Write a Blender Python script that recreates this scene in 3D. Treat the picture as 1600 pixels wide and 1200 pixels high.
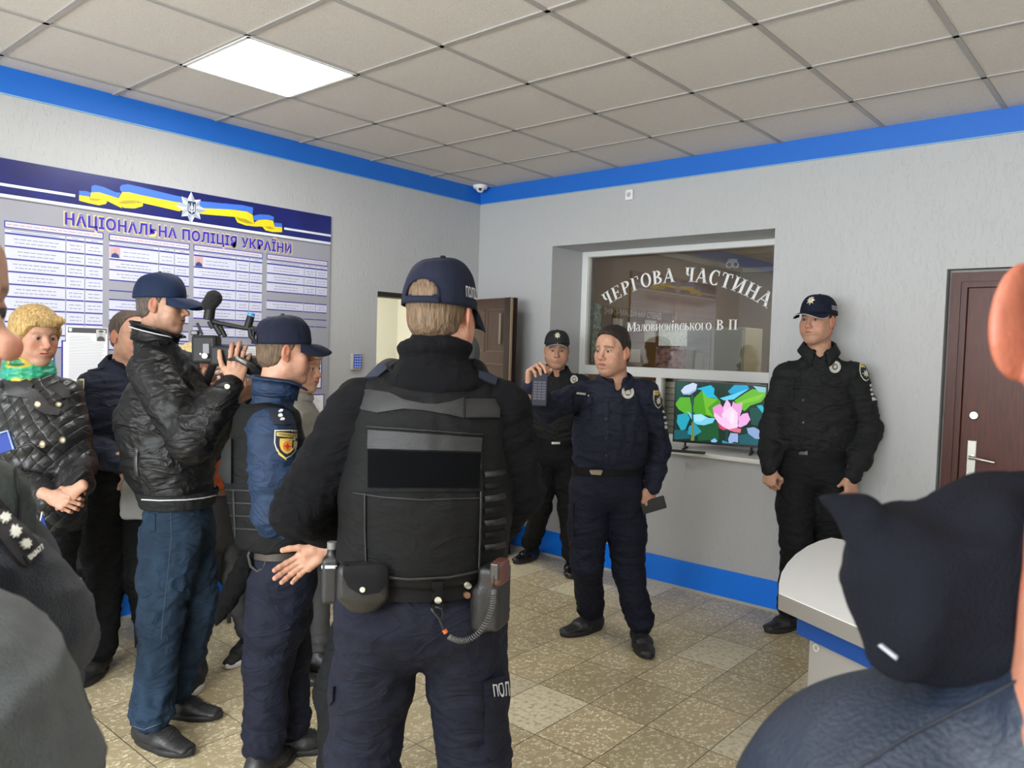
import bpy, bmesh, math, random
import numpy as np
from mathutils import Vector, Matrix, noise, geometry
from mathutils.bvhtree import BVHTree
for o in list(bpy.data.objects): bpy.data.objects.remove(o)
COL = bpy.context.scene.collection
random.seed(4)
PI = math.pi

# ------------------------------------------------------------------ camera, world, lights, exposure
CAMP = Vector((4.5653, -4.8193, 1.6247))
CR = Vector((0.7560, 0.6538, 0.0293)).normalized()
CF = Vector((-0.6521, 0.7568, -0.0452)).normalized()
CU = CR.cross(CF).normalized(); CR = CF.cross(CU).normalized()
FPX = 1210.4
cd = bpy.data.cameras.new('camera'); cam = bpy.data.objects.new('camera', cd); COL.objects.link(cam)
cam.matrix_world = Matrix((( CR.x, CU.x, -CF.x, CAMP.x), (CR.y, CU.y, -CF.y, CAMP.y), (CR.z, CU.z, -CF.z, CAMP.z), (0,0,0,1)))
cd.sensor_width = 36.0; cd.lens = FPX / 1600 * 36.0; cd.clip_start = 0.05
cd.dof.use_dof = True; cd.dof.focus_distance = 3.6; cd.dof.aperture_fstop = 11.0
bpy.context.scene.camera = cam
sc = bpy.context.scene
sc.view_settings.view_transform = 'Standard'; sc.view_settings.look = 'None'
sc.view_settings.exposure = 0.20; sc.view_settings.gamma = 1.0; sc.view_settings.use_curve_mapping = False
wd = bpy.data.worlds.new('world'); sc.world = wd; wd.use_nodes = True
wd.node_tree.nodes['Background'].inputs[0].default_value = (0.80, 0.90, 1.0, 1); wd.node_tree.nodes['Background'].inputs[1].default_value = 2.2
PANEL_POWER = 26.0      # emission of the ceiling LED panels
PANELS = [(1, 3), (5, 7), (1, 9), (9, 3), (9, 8), (5, 11)]    # ceiling tile (column, row) of every panel; only the first is in the frame

ld = bpy.data.lights.new('rear_fill', 'AREA'); ld.shape = 'RECTANGLE'; ld.size = 3.6; ld.size_y = 1.5; ld.energy = 330; ld.color = (.90,.95,1.0)
lw_ = bpy.data.objects.new('rear_fill', ld); COL.objects.link(lw_); lw_.location = (3.6, -7.50, 1.75); lw_.rotation_euler = (math.radians(90), 0, 0)   # fill light added behind the viewer to brighten the room evenly

def at(px, py, d):
    """the point seen at pixel (px, py) of the 1600x1200 photograph, d metres away along the view axis"""
    return CAMP + (CF + CR * ((px - 800) / FPX) - CU * ((py - 600) / FPX)) * d
def to_plane(px, py, axis, val):
    d = CF + CR * ((px - 800) / FPX) - CU * ((py - 600) / FPX)
    t = (val - CAMP[axis]) / d[axis]
    return CAMP + d * t
def pix(p):
    q = Vector(p) - CAMP; z = q.dot(CF)
    return (800 + FPX * q.dot(CR) / z, 600 - FPX * q.dot(CU) / z)

# ------------------------------------------------------------------ materials
MATS = {}
def nodes(m):
    m.use_nodes = True
    return m.node_tree.nodes, m.node_tree.links, m.node_tree.nodes['Principled BSDF']
def mat(name, col, rough=0.6, metal=0.0, bump=0, scale=60, var=0.0, vscale=6, attr=False, sheen=0.0, stretch=(1,1,1), coat=0, spec=0.5, sss=0, fold=0):
    if name in MATS: return MATS[name]
    m = bpy.data.materials.new(name); n, l, p = nodes(m)
    p.inputs['Roughness'].default_value = rough; p.inputs['Metallic'].default_value = metal
    p.inputs['Specular IOR Level'].default_value = spec
    if coat: p.inputs['Coat Weight'].default_value = coat
    if sheen:
        p.inputs['Sheen Weight'].default_value = sheen; p.inputs['Sheen Roughness'].default_value = .5
    if sss:
        p.inputs['Subsurface Weight'].default_value = sss; p.inputs['Subsurface Radius'].default_value = (1,.35,.2); p.inputs['Subsurface Scale'].default_value = .008
    src = None
    tc = n.new('ShaderNodeTexCoord'); mp = n.new('ShaderNodeMapping'); l.new(tc.outputs['Object'], mp.inputs[0]); mp.inputs['Scale'].default_value = stretch
    if attr:
        a = n.new('ShaderNodeAttribute'); a.attribute_name = 'Col'
        mx = n.new('ShaderNodeMix'); mx.data_type = 'RGBA'; mx.blend_type = 'MULTIPLY'; mx.inputs[0].default_value = 1
        mx.inputs[6].default_value = (*col, 1); l.new(a.outputs['Color'], mx.inputs[7]); src = mx.outputs[2]
    if var:
        t = n.new('ShaderNodeTexNoise'); t.inputs['Scale'].default_value = vscale; t.inputs['Detail'].default_value = 5; l.new(mp.outputs[0], t.inputs[0])
        r = n.new('ShaderNodeMapRange'); r.inputs[1].default_value = .3; r.inputs[2].default_value = .7; r.inputs[3].default_value = 1 - var; r.inputs[4].default_value = 1 + var
        l.new(t.outputs[0], r.inputs[0])
        mv = n.new('ShaderNodeVectorMath'); mv.operation = 'SCALE'
        if src: l.new(src, mv.inputs[0])
        else: mv.inputs[0].default_value = col
        l.new(r.outputs[0], mv.inputs['Scale']); src = mv.outputs[0]
    if src: l.new(src, p.inputs['Base Color'])
    else: p.inputs['Base Color'].default_value = (*col, 1)
    if bump:
        t = n.new('ShaderNodeTexNoise'); t.inputs['Scale'].default_value = scale; t.inputs['Detail'].default_value = 4; l.new(mp.outputs[0], t.inputs[0])
        b = n.new('ShaderNodeBump'); b.inputs['Strength'].default_value = min(1, bump); b.inputs['Distance'].default_value = .004
        l.new(t.outputs[0], b.inputs['Height']); l.new(b.outputs[0], p.inputs['Normal'])
        if fold:       # soft cloth creases
            mf = n.new('ShaderNodeMapping'); mf.inputs['Scale'].default_value = (7,7,13); l.new(tc.outputs['Object'], mf.inputs[0])
            f1 = n.new('ShaderNodeTexNoise'); f1.inputs['Scale'].default_value = 1; f1.inputs['Detail'].default_value = 2.5; f1.inputs['Distortion'].default_value = 1.2; l.new(mf.outputs[0], f1.inputs[0])
            f2 = n.new('ShaderNodeMath'); f2.operation = 'SUBTRACT'; f2.inputs[1].default_value = .5; l.new(f1.outputs[0], f2.inputs[0])
            f3 = n.new('ShaderNodeMath'); f3.operation = 'ABSOLUTE'; l.new(f2.outputs[0], f3.inputs[0])
            f4 = n.new('ShaderNodeMath'); f4.operation = 'POWER'; f4.inputs[1].default_value = .7; l.new(f3.outputs[0], f4.inputs[0])
            bf = n.new('ShaderNodeBump'); bf.inputs['Strength'].default_value = 1; bf.inputs['Distance'].default_value = fold; bf.invert = True
            l.new(f4.outputs[0], bf.inputs['Height']); l.new(b.outputs[0], bf.inputs['Normal']); l.new(bf.outputs[0], p.inputs['Normal'])
    MATS[name] = m; return m
def emit(name, col, s, attr=False):
    if name in MATS: return MATS[name]
    m = bpy.data.materials.new(name); n, l, p = nodes(m)
    p.inputs['Base Color'].default_value = (.01,.01,.01,1); p.inputs['Roughness'].default_value = .35; p.inputs['Specular IOR Level'].default_value = .2
    p.inputs['Emission Color'].default_value = (*col, 1); p.inputs['Emission Strength'].default_value = s
    if attr:
        a = n.new('ShaderNodeAttribute'); a.attribute_name = 'Col'; l.new(a.outputs['Color'], p.inputs['Emission Color'])
    MATS[name] = m; return m

# ------------------------------------------------------------------ objects
def tag(o, label=None, cat=None, group=None, kind=None):
    if label: o['label'] = label
    if cat: o['category'] = cat
    if group: o['group'] = group
    if kind: o['kind'] = kind
    return o
def root(name, loc, label, cat, group=None):
    o = bpy.data.objects.new(name, None); COL.objects.link(o); o.location = Vector(loc); o.empty_display_size = .05
    return tag(o, label, cat, group)
def wpos(o):
    p = Vector((0,0,0))
    while o: p += o.location; o = o.parent
    return p
def obj(name, verts, faces, m, parent=None, smooth=True, cols=None, mats=None, midx=None, label=None):
    """a mesh object from world-space vertices, its origin at its parent's"""
    base = wpos(parent) if parent else Vector((0,0,0))
    v = np.asarray(verts, dtype=np.float64).reshape(-1, 3) - np.array(base)
    me = bpy.data.meshes.new(name)
    if isinstance(faces, np.ndarray) and faces.ndim == 2:
        k = faces.shape[1]; nf = len(faces)
        me.vertices.add(len(v)); me.vertices.foreach_set('co', v.astype(np.float32).ravel())
        me.loops.add(nf * k); me.loops.foreach_set('vertex_index', faces.astype(np.int32).ravel())
        me.polygons.add(nf); me.polygons.foreach_set('loop_start', np.arange(0, nf * k, k, dtype=np.int32))
        me.update(calc_edges=True); me.validate()
    else:
        me.from_pydata([tuple(x) for x in v], [], [tuple(int(i) for i in f) for f in faces]); me.update()
    if smooth: me.polygons.foreach_set('use_smooth', [True] * len(me.polygons))
    for mm in (mats or [m]): me.materials.append(mm)
    if midx is not None: me.polygons.foreach_set('material_index', np.asarray(midx, dtype=np.int32)[:len(me.polygons)])
    if cols is not None:
        ca = me.color_attributes.new('Col', 'FLOAT_COLOR', 'POINT')
        c = np.ones((len(v), 4), dtype=np.float32); c[:, :3] = cols; ca.data.foreach_set('color', c.ravel())
    o = bpy.data.objects.new(name, me); COL.objects.link(o)
    if parent: o.parent = parent
    if label: o['label'] = label
    return o
def recalc(o):
    bm = bmesh.new(); bm.from_mesh(o.data); bmesh.ops.recalc_face_normals(bm, faces=bm.faces); bm.to_mesh(o.data); bm.free(); return o

class G:
    """collects plain shapes in world space and links them as one mesh"""
    def __init__(s): s.v = []; s.f = []; s.mi = []; s.cur = 0; s.c = []; s.col = (1,1,1)
    def add(s, v, f):
        n = len(s.v); s.v += [Vector(x) for x in v]; s.f += [tuple(i + n for i in q) for q in f]; s.mi += [s.cur] * len(f); s.c += [s.col] * len(v); return s
    def box(s, c, d, R=None, bev=0):
        """centre, full size, optional 3x3 rotation, optional bevel"""
        bm = bmesh.new(); bmesh.ops.create_cube(bm, size=1)
        for v in bm.verts: v.co = Vector((v.co.x * d[0], v.co.y * d[1], v.co.z * d[2]))
        if bev: bmesh.ops.bevel(bm, geom=bm.edges[:], offset=min(bev, min(d) * .45), segments=2, affect='EDGES', profile=.5)
        R = R or Matrix.Identity(3); c = Vector(c)
        bm.verts.index_update()
        s.add([R @ v.co + c for v in bm.verts], [[v.index for v in f.verts] for f in bm.faces]); bm.free(); return s
    def bb(s, a, b, bev=0):
        return s.box([(a[i] + b[i]) / 2 for i in range(3)], [abs(b[i] - a[i]) for i in range(3)], None, bev)
    def tube(s, pts, r, n=10, cap=True, flat=None):
        pts = [Vector(p) for p in pts]; rs = r if isinstance(r, (list, tuple)) else [r] * len(pts)
        b = len(s.v); V = []; F = []; up = None
        for i, p in enumerate(pts):
            t = (pts[min(i + 1, len(pts) - 1)] - pts[max(i - 1, 0)]).normalized()
            if up is None: up = Vector((0,0,1)) if abs(t.z) < .9 else Vector((1,0,0))
            x = t.cross(up).normalized(); y = x.cross(t).normalized(); up = y
            for k in range(n):
                a = 2 * PI * k / n; V.append(p + x * (math.cos(a) * rs[i]) + y * (math.sin(a) * rs[i] * (flat or 1)))
        for i in range(len(pts) - 1):
            for k in range(n): F.append((i*n+k, i*n+(k+1)%n, (i+1)*n+(k+1)%n, (i+1)*n+k))
        if cap: F.append(tuple(range(n))[::-1]); F.append(tuple((len(pts)-1)*n + k for k in range(n)))
        return s.add(V, F)
    def cyl(s, a, b, r, n=20, r2=None): return s.tube([a, b], [r, r2 if r2 is not None else r], n)
    def lathe(s, c, prof, R=None, n=24):
        R = R or Matrix.Identity(3); c = Vector(c); V = []; F = []
        for (r, z) in prof:
            for k in range(n): a = 2*PI*k/n; V.append(R @ Vector((r*math.cos(a), r*math.sin(a), z)) + c)
        for i in range(len(prof)-1):
            for k in range(n): F.append((i*n+k, i*n+(k+1)%n, (i+1)*n+(k+1)%n, (i+1)*n+k))
        F.append(tuple(range(n))[::-1]); F.append(tuple((len(prof)-1)*n+k for k in range(n)))
        return s.add(V, F)
    def poly(s, pts, n, th):
        """flat polygon extruded by th along n"""
        n = Vector(n).normalized(); pts = [Vector(p) for p in pts]; k = len(pts)
        V = pts + [p + n * th for p in pts]; F = [tuple(range(k))[::-1], tuple(range(k, 2*k))] + [(i, (i+1)%k, k+(i+1)%k, k+i) for i in range(k)]
        return s.add(V, F)
    def build(s, name, m, parent=None, smooth=False, mats=None, label=None, attr=False):
        o = obj(name, [tuple(v) for v in s.v], s.f, m, parent, smooth, mats=mats, midx=s.mi, label=label, cols=np.array(s.c) if attr else None)
        return recalc(o)

def autosmooth(o, ang=40):
    """hard edges above ang degrees stay sharp"""
    me = o.data; bm = bmesh.new(); bm.from_mesh(me)
    for e in bm.edges:
        if len(e.link_faces) == 2: e.smooth = e.calc_face_angle(0) < math.radians(ang)
        for f in e.link_faces: f.smooth = True
    bm.to_mesh(me); bm.free(); return o

# ------------------------------------------------------------------ distance-field modelling
class SDF:
    """smooth unions and cuts of tapered elliptic segments and ellipsoids, meshed as one closed surface"""
    def __init__(s, lo=None, hi=None): s.ops = []
    def _ap(s, kind, fn, lo, hi, k): s.ops.append((kind, fn, np.array(lo, float), np.array(hi, float), k)); return s
    def seg(s, a, b, ra, rb, side=(1,0,0), k=.02, op='u'):
        """ra, rb = (half width along side, half depth)"""
        a = np.array(a, float); b = np.array(b, float)
        if not hasattr(ra, '__len__'): ra = (ra, ra)
        if not hasattr(rb, '__len__'): rb = (rb, rb)
        ax = b - a; L = np.linalg.norm(ax) + 1e-9; ax = ax / L
        sd = np.array(side, float); sd = sd - ax * sd.dot(ax)
        if np.linalg.norm(sd) < .05:
            sd = np.array((0, 1., 0)) if abs(ax[1]) < .9 else np.array((1., 0, 0)); sd = sd - ax * sd.dot(ax)
        sd /= np.linalg.norm(sd); dp = np.cross(ax, sd)
        R = max(max(ra), max(rb))
        def fn(P):
            q = P - a; t = q @ ax; tc = np.clip(t / L, 0, 1)
            w = ra[0] + (rb[0] - ra[0]) * tc; d = ra[1] + (rb[1] - ra[1]) * tc
            u = q @ sd; v = q @ dp; e = t - tc * L; m = np.minimum(w, d)
            kk = np.sqrt((u / w) ** 2 + (v / d) ** 2 + (e / m) ** 2) + 1e-9
            ln = np.sqrt(u * u + v * v + e * e)
            return np.where(kk < .3, (kk - 1) * m, ln * (1 - 1 / kk))
        return s._ap(op, fn, np.minimum(a, b) - R, np.maximum(a, b) + R, k)
    def ell(s, c, r, R=None, k=.01, op='u'):
        c = np.array(c, float); r = np.array(r, float); M = np.eye(3) if R is None else np.array(R, float)
        def fn(P):
            q = (P - c) @ M; kk = np.sqrt(((q / r) ** 2).sum(-1)) + 1e-9; ln = np.sqrt((q * q).sum(-1))
            return np.where(kk < .3, (kk - 1) * r.min(), ln * (1 - 1 / kk))
        return s._ap(op, fn, c - r.max(), c + r.max(), k)
    def box(s, c, h, R=None, rd=.005, k=.01, op='u'):
        c = np.array(c, float); h = np.array(h, float) - rd; M = np.eye(3) if R is None else np.array(R, float)
        def fn(P):
            q = np.abs((P - c) @ M) - h
            return np.sqrt((np.maximum(q, 0) ** 2).sum(-1)) + np.minimum(q.max(-1), 0) - rd
        R_ = np.linalg.norm(h) + rd
        return s._ap(op, fn, c - R_, c + R_, k)
    def cut(s, fn, k=.004): return s._ap('i', fn, (-9,-9,-9), (9,9,9), k)      # keep where fn < 0
    def mesh(s, res, pad=None):
        us = [o for o in s.ops if o[0] == 'u']
        lo = np.min([o[2] for o in us], 0) - 2.5 * res; hi = np.max([o[3] for o in us], 0) + 2.5 * res
        n = np.ceil((hi - lo) / res).astype(int) + 1
        V = np.full(n, 1.0, dtype=np.float32)
        ax = [lo[i] + res * np.arange(n[i]) for i in range(3)]
        for kind, fn, a, b, k in s.ops:
            mg = 3 * res + k
            i0 = np.clip(((a - mg - lo) / res).astype(int), 0, n - 1); i1 = np.clip(((b + mg - lo) / res).astype(int) + 2, 1, n)
            if np.any(i1 <= i0): continue
            sl = tuple(slice(i0[j], i1[j]) for j in range(3))
            P = np.stack(np.meshgrid(*[ax[j][sl[j]] for j in range(3)], indexing='ij'), -1)
            d = fn(P); cur = V[sl]
            if kind == 'u':
                h = np.maximum(k - np.abs(cur - d), 0) / max(k, 1e-6); V[sl] = np.minimum(cur, d) - h * h * k * .25
            elif kind == 's':
                h = np.maximum(k - np.abs(cur + d), 0) / max(k, 1e-6); V[sl] = np.maximum(cur, -d) + h * h * k * .25
            else:
                h = np.maximum(k - np.abs(cur - d), 0) / max(k, 1e-6); V[sl] = np.maximum(cur, d) + h * h * k * .25
        V[0] = V[-1] = 1; V[:, 0] = V[:, -1] = 1; V[:, :, 0] = V[:, :, -1] = 1
        return nets(V, lo, res)
def nets(V, lo, res):
    S = V < 0; nx, ny, nz = V.shape
    c = np.zeros((nx-1, ny-1, nz-1), dtype=np.int8)
    for i in (0,1):
        for j in (0,1):
            for k in (0,1): c += S[i:nx-1+i, j:ny-1+j, k:nz-1+k]
    act = (c > 0) & (c < 8); idx = np.full(act.shape, -1, dtype=np.int64); I = np.argwhere(act); idx[act] = np.arange(len(I))
    acc = np.zeros((len(I), 3)); cnt = np.zeros(len(I))
    cor = [(i,j,k) for i in (0,1) for j in (0,1) for k in (0,1)]
    for a in cor:
        for b in cor:
            if sum(abs(a[t]-b[t]) for t in range(3)) == 1 and a < b:
                va = V[I[:,0]+a[0], I[:,1]+a[1], I[:,2]+a[2]]; vb = V[I[:,0]+b[0], I[:,1]+b[1], I[:,2]+b[2]]
                m = (va < 0) != (vb < 0); t = np.where(m, va / np.where(m, va - vb, 1), 0)
                for q in range(3): acc[:, q] += np.where(m, a[q] + (b[q]-a[q]) * t, 0)
                cnt += m
    verts = lo + res * (I + acc / np.maximum(cnt, 1)[:, None])
    F = []
    for axis in range(3):
        o1, o2 = [(1,2),(2,0),(0,1)][axis]
        sl0 = [slice(1,-1)]*3; sl1 = [slice(1,-1)]*3; sl0[axis] = slice(0,-1); sl1[axis] = slice(1,None)
        A = S[tuple(sl0)]; B = S[tuple(sl1)]; ch = A != B; E = np.argwhere(ch)
        if not len(E): continue
        off = np.ones(3, int); off[axis] = 0; E0 = E + off
        fl = A[ch]
        def cell(d1, d2):
            e = E0.copy(); e[:, o1] -= d1; e[:, o2] -= d2; return idx[e[:,0], e[:,1], e[:,2]]
        q = np.stack([cell(0,0), cell(1,0), cell(1,1), cell(0,1)], 1)
        q[~fl] = q[~fl][:, ::-1]; F.append(q)
    F = np.concatenate(F); F = F[(F >= 0).all(1)]
    return verts, F
def smooth_mesh(v, f, it=1, lam=.5):
    n = len(v)
    for _ in range(it):
        s = np.zeros_like(v); c = np.zeros(n)
        for a, b in ((0,1),(1,2),(2,3),(3,0)):
            for x, y in ((a,b),(b,a)):
                for q in range(3): s[:, q] += np.bincount(f[:, x], v[f[:, y], q], n)
                c += np.bincount(f[:, x], minlength=n)
        v = v + lam * (s / np.maximum(c, 1)[:, None] - v)
    return v
def vnormals(v, f):
    a = v[f[:,2]] - v[f[:,0]]; b = v[f[:,3]] - v[f[:,1]]; fn = np.cross(a, b); n = np.zeros_like(v)
    for k in range(4):
        for q in range(3): n[:, q] += np.bincount(f[:, k], fn[:, q], len(v))
    return n / (np.linalg.norm(n, axis=1)[:, None] + 1e-12)
_rs = np.random.RandomState(7); _T = _rs.rand(64, 64, 64).astype(np.float32) * 2 - 1
def vnoise(P):
    """value noise on an (n,3) array"""
    i = np.floor(P).astype(int); t = P - i; t = t * t * (3 - 2 * t); r = 0
    for a in (0,1):
        for b in (0,1):
            for c in (0,1):
                w = (t[:,0] if a else 1-t[:,0]) * (t[:,1] if b else 1-t[:,1]) * (t[:,2] if c else 1-t[:,2])
                r = r + w * _T[(i[:,0]+a) & 63, (i[:,1]+b) & 63, (i[:,2]+c) & 63]
    return r
def folds(v, f, amp, wave=.05, aniso=(1,1,2.2), seed=0, mask=None):
    """cloth creases: ridged warped noise pushed along the normals"""
    n = vnormals(v, f); s = np.array(aniso) / wave
    w = vnoise(v * 6 + seed * 3.1)[:, None] * 1.4
    a = 1 - np.abs(vnoise(v * s + seed * 7.3 + w)) * 2.2
    b = 1 - np.abs(vnoise(v * s * 1.9 + seed * 1.7 + 5 + w)) * 2.2
    d = (a * .7 + b * .3) * amp
    if mask is not None: d = d * mask(v)
    return v + n * d[:, None]

# ================================================================== the room
def st(o): o['kind'] = 'structure'; return o
H = 2.970; X0 = .193; Y0 = .582
BLUE = mat('blue_paint', (.008,.135,.56), .5, bump=.25, scale=160)
BASEB = mat('blue_baseboard', (.003,.19,.86), .4, bump=.15, scale=60)
def plaster_mat():
    m = bpy.data.materials.new('grey_plaster'); n, l, p = nodes(m)
    p.inputs['Base Color'].default_value = (.445,.45,.452,1); p.inputs['Roughness'].default_value = .62
    tc = n.new('ShaderNodeTexCoord'); mp = n.new('ShaderNodeMapping'); mp.inputs['Scale'].default_value = (60,60,14); l.new(tc.outputs['Object'], mp.inputs[0])
    t = n.new('ShaderNodeTexNoise'); t.inputs['Scale'].default_value = 1; t.inputs['Detail'].default_value = 5; t.inputs['Distortion'].default_value = 1.4; l.new(mp.outputs[0], t.inputs[0])
    r = n.new('ShaderNodeValToRGB'); r.color_ramp.elements[0].position = .34; r.color_ramp.elements[1].position = .44; l.new(t.outputs[0], r.inputs[0])
    t2 = n.new('ShaderNodeTexNoise'); t2.inputs['Scale'].default_value = 140; t2.inputs['Detail'].default_value = 3; l.new(tc.outputs['Object'], t2.inputs[0])
    ad = n.new('ShaderNodeMath'); ad.operation = 'MULTIPLY_ADD'; ad.inputs[1].default_value = .3; l.new(t2.outputs[0], ad.inputs[0]); l.new(r.outputs[0], ad.inputs[2])
    b = n.new('ShaderNodeBump'); b.inputs['Strength'].default_value = .42; b.inputs['Distance'].default_value = .004; l.new(ad.outputs[0], b.inputs['Height']); l.new(b.outputs[0], p.inputs['Normal'])
    return m
PLASTER = plaster_mat()
WHITE = mat('white_plastic', (.78,.79,.77), .35)
def floor_mat():
    m = bpy.data.materials.new('stone_tiles'); n, l, p = nodes(m)
    tc = n.new('ShaderNodeTexCoord'); sep = n.new('ShaderNodeSeparateXYZ'); l.new(tc.outputs['Object'], sep.inputs[0])
    def math_(op, a, b=None):
        q = n.new('ShaderNodeMath'); q.operation = op
        for i, v in enumerate((a, b)):
            if v is None: continue
            if isinstance(v, (int, float)): q.inputs[i].default_value = v
            else: l.new(v, q.inputs[i])
        return q.outputs[0]
    ux = math_('DIVIDE', math_('SUBTRACT', sep.outputs[0], .18), .30); uy = math_('DIVIDE', math_('ADD', sep.outputs[1], .30), .40)
    fx = math_('FLOOR', ux); fy = math_('FLOOR', uy)
    ex = math_('MULTIPLY', math_('SUBTRACT', .5, math_('ABSOLUTE', math_('SUBTRACT', math_('FRACT', ux), .5))), .30)
    ey = math_('MULTIPLY', math_('SUBTRACT', .5, math_('ABSOLUTE', math_('SUBTRACT', math_('FRACT', uy), .5))), .40)
    gap = math_('LESS_THAN', math_('MINIMUM', ex, ey), .0022)
    cm = n.new('ShaderNodeCombineXYZ'); l.new(fx, cm.inputs[0]); l.new(fy, cm.inputs[1])
    wn = n.new('ShaderNodeTexWhiteNoise'); wn.noise_dimensions = '2D'; l.new(cm.outputs[0], wn.inputs[0])
    # chips, shifted per tile
    off = n.new('ShaderNodeVectorMath'); off.operation = 'MULTIPLY_ADD'; l.new(wn.outputs['Color'], off.inputs[0]); off.inputs[1].default_value = (9,9,0); l.new(tc.outputs['Object'], off.inputs[2])
    wr = n.new('ShaderNodeTexNoise'); wr.inputs['Scale'].default_value = 26; l.new(off.outputs[0], wr.inputs[0])
    wa = n.new('ShaderNodeVectorMath'); wa.operation = 'MULTIPLY_ADD'; l.new(wr.outputs['Color'], wa.inputs[0]); wa.inputs[1].default_value = (.03,.03,0); l.new(off.outputs[0], wa.inputs[2])
    mp = n.new('ShaderNodeMapping'); mp.inputs['Scale'].default_value = (70,52,1); mp.inputs['Rotation'].default_value = (0,0,.6); l.new(wa.outputs[0], mp.inputs[0])
    vo = n.new('ShaderNodeTexVoronoi'); vo.feature = 'F1'; l.new(mp.outputs[0], vo.inputs[0]); vo.inputs['Scale'].default_value = 1
    vs = n.new('ShaderNodeSeparateColor'); l.new(vo.outputs['Color'], vs.inputs[0])
    vd = n.new('ShaderNodeTexVoronoi'); vd.feature = 'DISTANCE_TO_EDGE'; l.new(mp.outputs[0], vd.inputs[0]); vd.inputs['Scale'].default_value = 1
    inchip = math_('MULTIPLY', math_('GREATER_THAN', vs.outputs[0], .52), math_('GREATER_THAN', vd.outputs[0], .09))
    base = n.new('ShaderNodeValToRGB'); cr = base.color_ramp; cr.elements[0].color = (.35,.285,.165,1); cr.elements[1].color = (.46,.385,.235,1); cr.elements[0].position = 0; cr.elements[1].position = 1
    nn = n.new('ShaderNodeTexNoise'); nn.inputs['Scale'].default_value = 40; nn.inputs['Detail'].default_value = 6; l.new(off.outputs[0], nn.inputs[0]); l.new(nn.outputs[0], base.inputs[0])
    chip = n.new('ShaderNodeValToRGB'); cr = chip.color_ramp; cr.elements[0].color = (.49,.42,.27,1); cr.elements[1].color = (.70,.63,.45,1); l.new(vs.outputs[1], chip.inputs[0])
    mx = n.new('ShaderNodeMix'); mx.data_type = 'RGBA'; l.new(inchip, mx.inputs[0]); l.new(base.outputs[0], mx.inputs[6]); l.new(chip.outputs[0], mx.inputs[7])
    # one tile in five is plain pale stone
    pale = n.new('ShaderNodeValToRGB'); cr = pale.color_ramp; cr.elements[0].position = .35; cr.elements[0].color = (.42,.36,.23,1); cr.elements[1].position = .5; cr.elements[1].color = (.66,.60,.43,1)
    l.new(nn.outputs[0], pale.inputs[0])
    wsep = n.new('ShaderNodeSeparateColor'); l.new(wn.outputs['Color'], wsep.inputs[0])
    mx2 = n.new('ShaderNodeMix'); mx2.data_type = 'RGBA'; l.new(math_('MULTIPLY', math_('GREATER_THAN', wsep.outputs[0], .88), .75), mx2.inputs[0]); l.new(mx.outputs[2], mx2.inputs[6]); l.new(pale.outputs[0], mx2.inputs[7])
    tone = math_('ADD', .92, math_('MULTIPLY', wsep.outputs[1], .22))
    big = n.new('ShaderNodeTexNoise'); big.inputs['Scale'].default_value = 1.6; l.new(tc.outputs['Object'], big.inputs[0])
    tone = math_('MULTIPLY', tone, math_('ADD', .8, math_('MULTIPLY', big.outputs[0], .4)))
    sc_ = n.new('ShaderNodeVectorMath'); sc_.operation = 'SCALE'; l.new(mx2.outputs[2], sc_.inputs[0]); l.new(tone, sc_.inputs['Scale'])
    mx3 = n.new('ShaderNodeMix'); mx3.data_type = 'RGBA'; l.new(gap, mx3.inputs[0]); l.new(sc_.outputs[0], mx3.inputs[6]); mx3.inputs[7].default_value = (.10,.085,.055,1)
    l.new(mx3.outputs[2], p.inputs['Base Color'])
    rr = n.new('ShaderNodeMapRange'); rr.inputs[3].default_value = .22; rr.inputs[4].default_value = .5; l.new(nn.outputs[0], rr.inputs[0]); l.new(rr.outputs[0], p.inputs['Roughness'])
    b = n.new('ShaderNodeBump'); b.inputs['Strength'].default_value = .12; b.inputs['Distance'].default_value = .002; l.new(nn.outputs[0], b.inputs['Height']); l.new(b.outputs[0], p.inputs['Normal'])
    return m
g = G(); g.bb((-2.2,-7.8,-.08), (6.8,4.0,0)); st(g.build('floor', floor_mat()))
XR, YF = 6.6, -7.6
# ceiling tiles and their grid
TILE = mat('ceiling_tile', (.62,.58,.535), .85, bump=.5, scale=260, var=.05, vscale=90)
g = G(); g.bb((-.05,YF,H), (XR,.05,H+.05)); ceil = st(g.build('ceiling', TILE))
g = G()
for i in range(0, 11):
    x = X0 + .6*i; g.bb((x-.012,YF,H-.006), (x+.012,0,H+.001))
for j in range(0, 12):
    y = -Y0 - .6*j; g.bb((0,y-.012,H-.006), (XR,y+.012,H+.001))
g.build('ceiling_grid', mat('grid_metal', (.36,.34,.32), .5), ceil)
# left wall with the doorway y -1.088 .. -0.135
DW0, DW1, DWH = -1.088, -.135, 2.026
g = G(); g.bb((-.16,YF,0), (0,DW0,H)); g.bb((-.16,DW0,DWH), (0,DW1,H)); g.bb((-.16,DW1,0), (0,.0,H)); st(g.build('wall_left', PLASTER))
# back wall with the duty window (x .79-2.575) and the door on the right
WX0, WX1, WZ0, WZ1, WD = .79, 2.575, .955, 2.437, .42
DX0, DX1, DZ1 = 3.56, 4.52, 2.135
TH = .50
g = G()
g.bb((-.16,0,0), (WX0,TH,H)); g.bb((WX0,0,0), (WX1,TH,WZ0)); g.bb((WX0,0,WZ1), (WX1,TH,H)); g.bb((WX1,0,0), (DX0,TH,H)); g.bb((DX0,0,DZ1), (DX1,TH,H)); g.bb((DX1,0,0), (XR,TH,H))
st(g.build('wall_back', PLASTER))
g = G(); g.bb((XR,YF,0), (XR+.1,TH,H)); st(g.build('wall_right', PLASTER))
g = G(); g.bb((-.16,YF-.1,0), (XR,YF,H)); st(g.build('wall_front', PLASTER))
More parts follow.
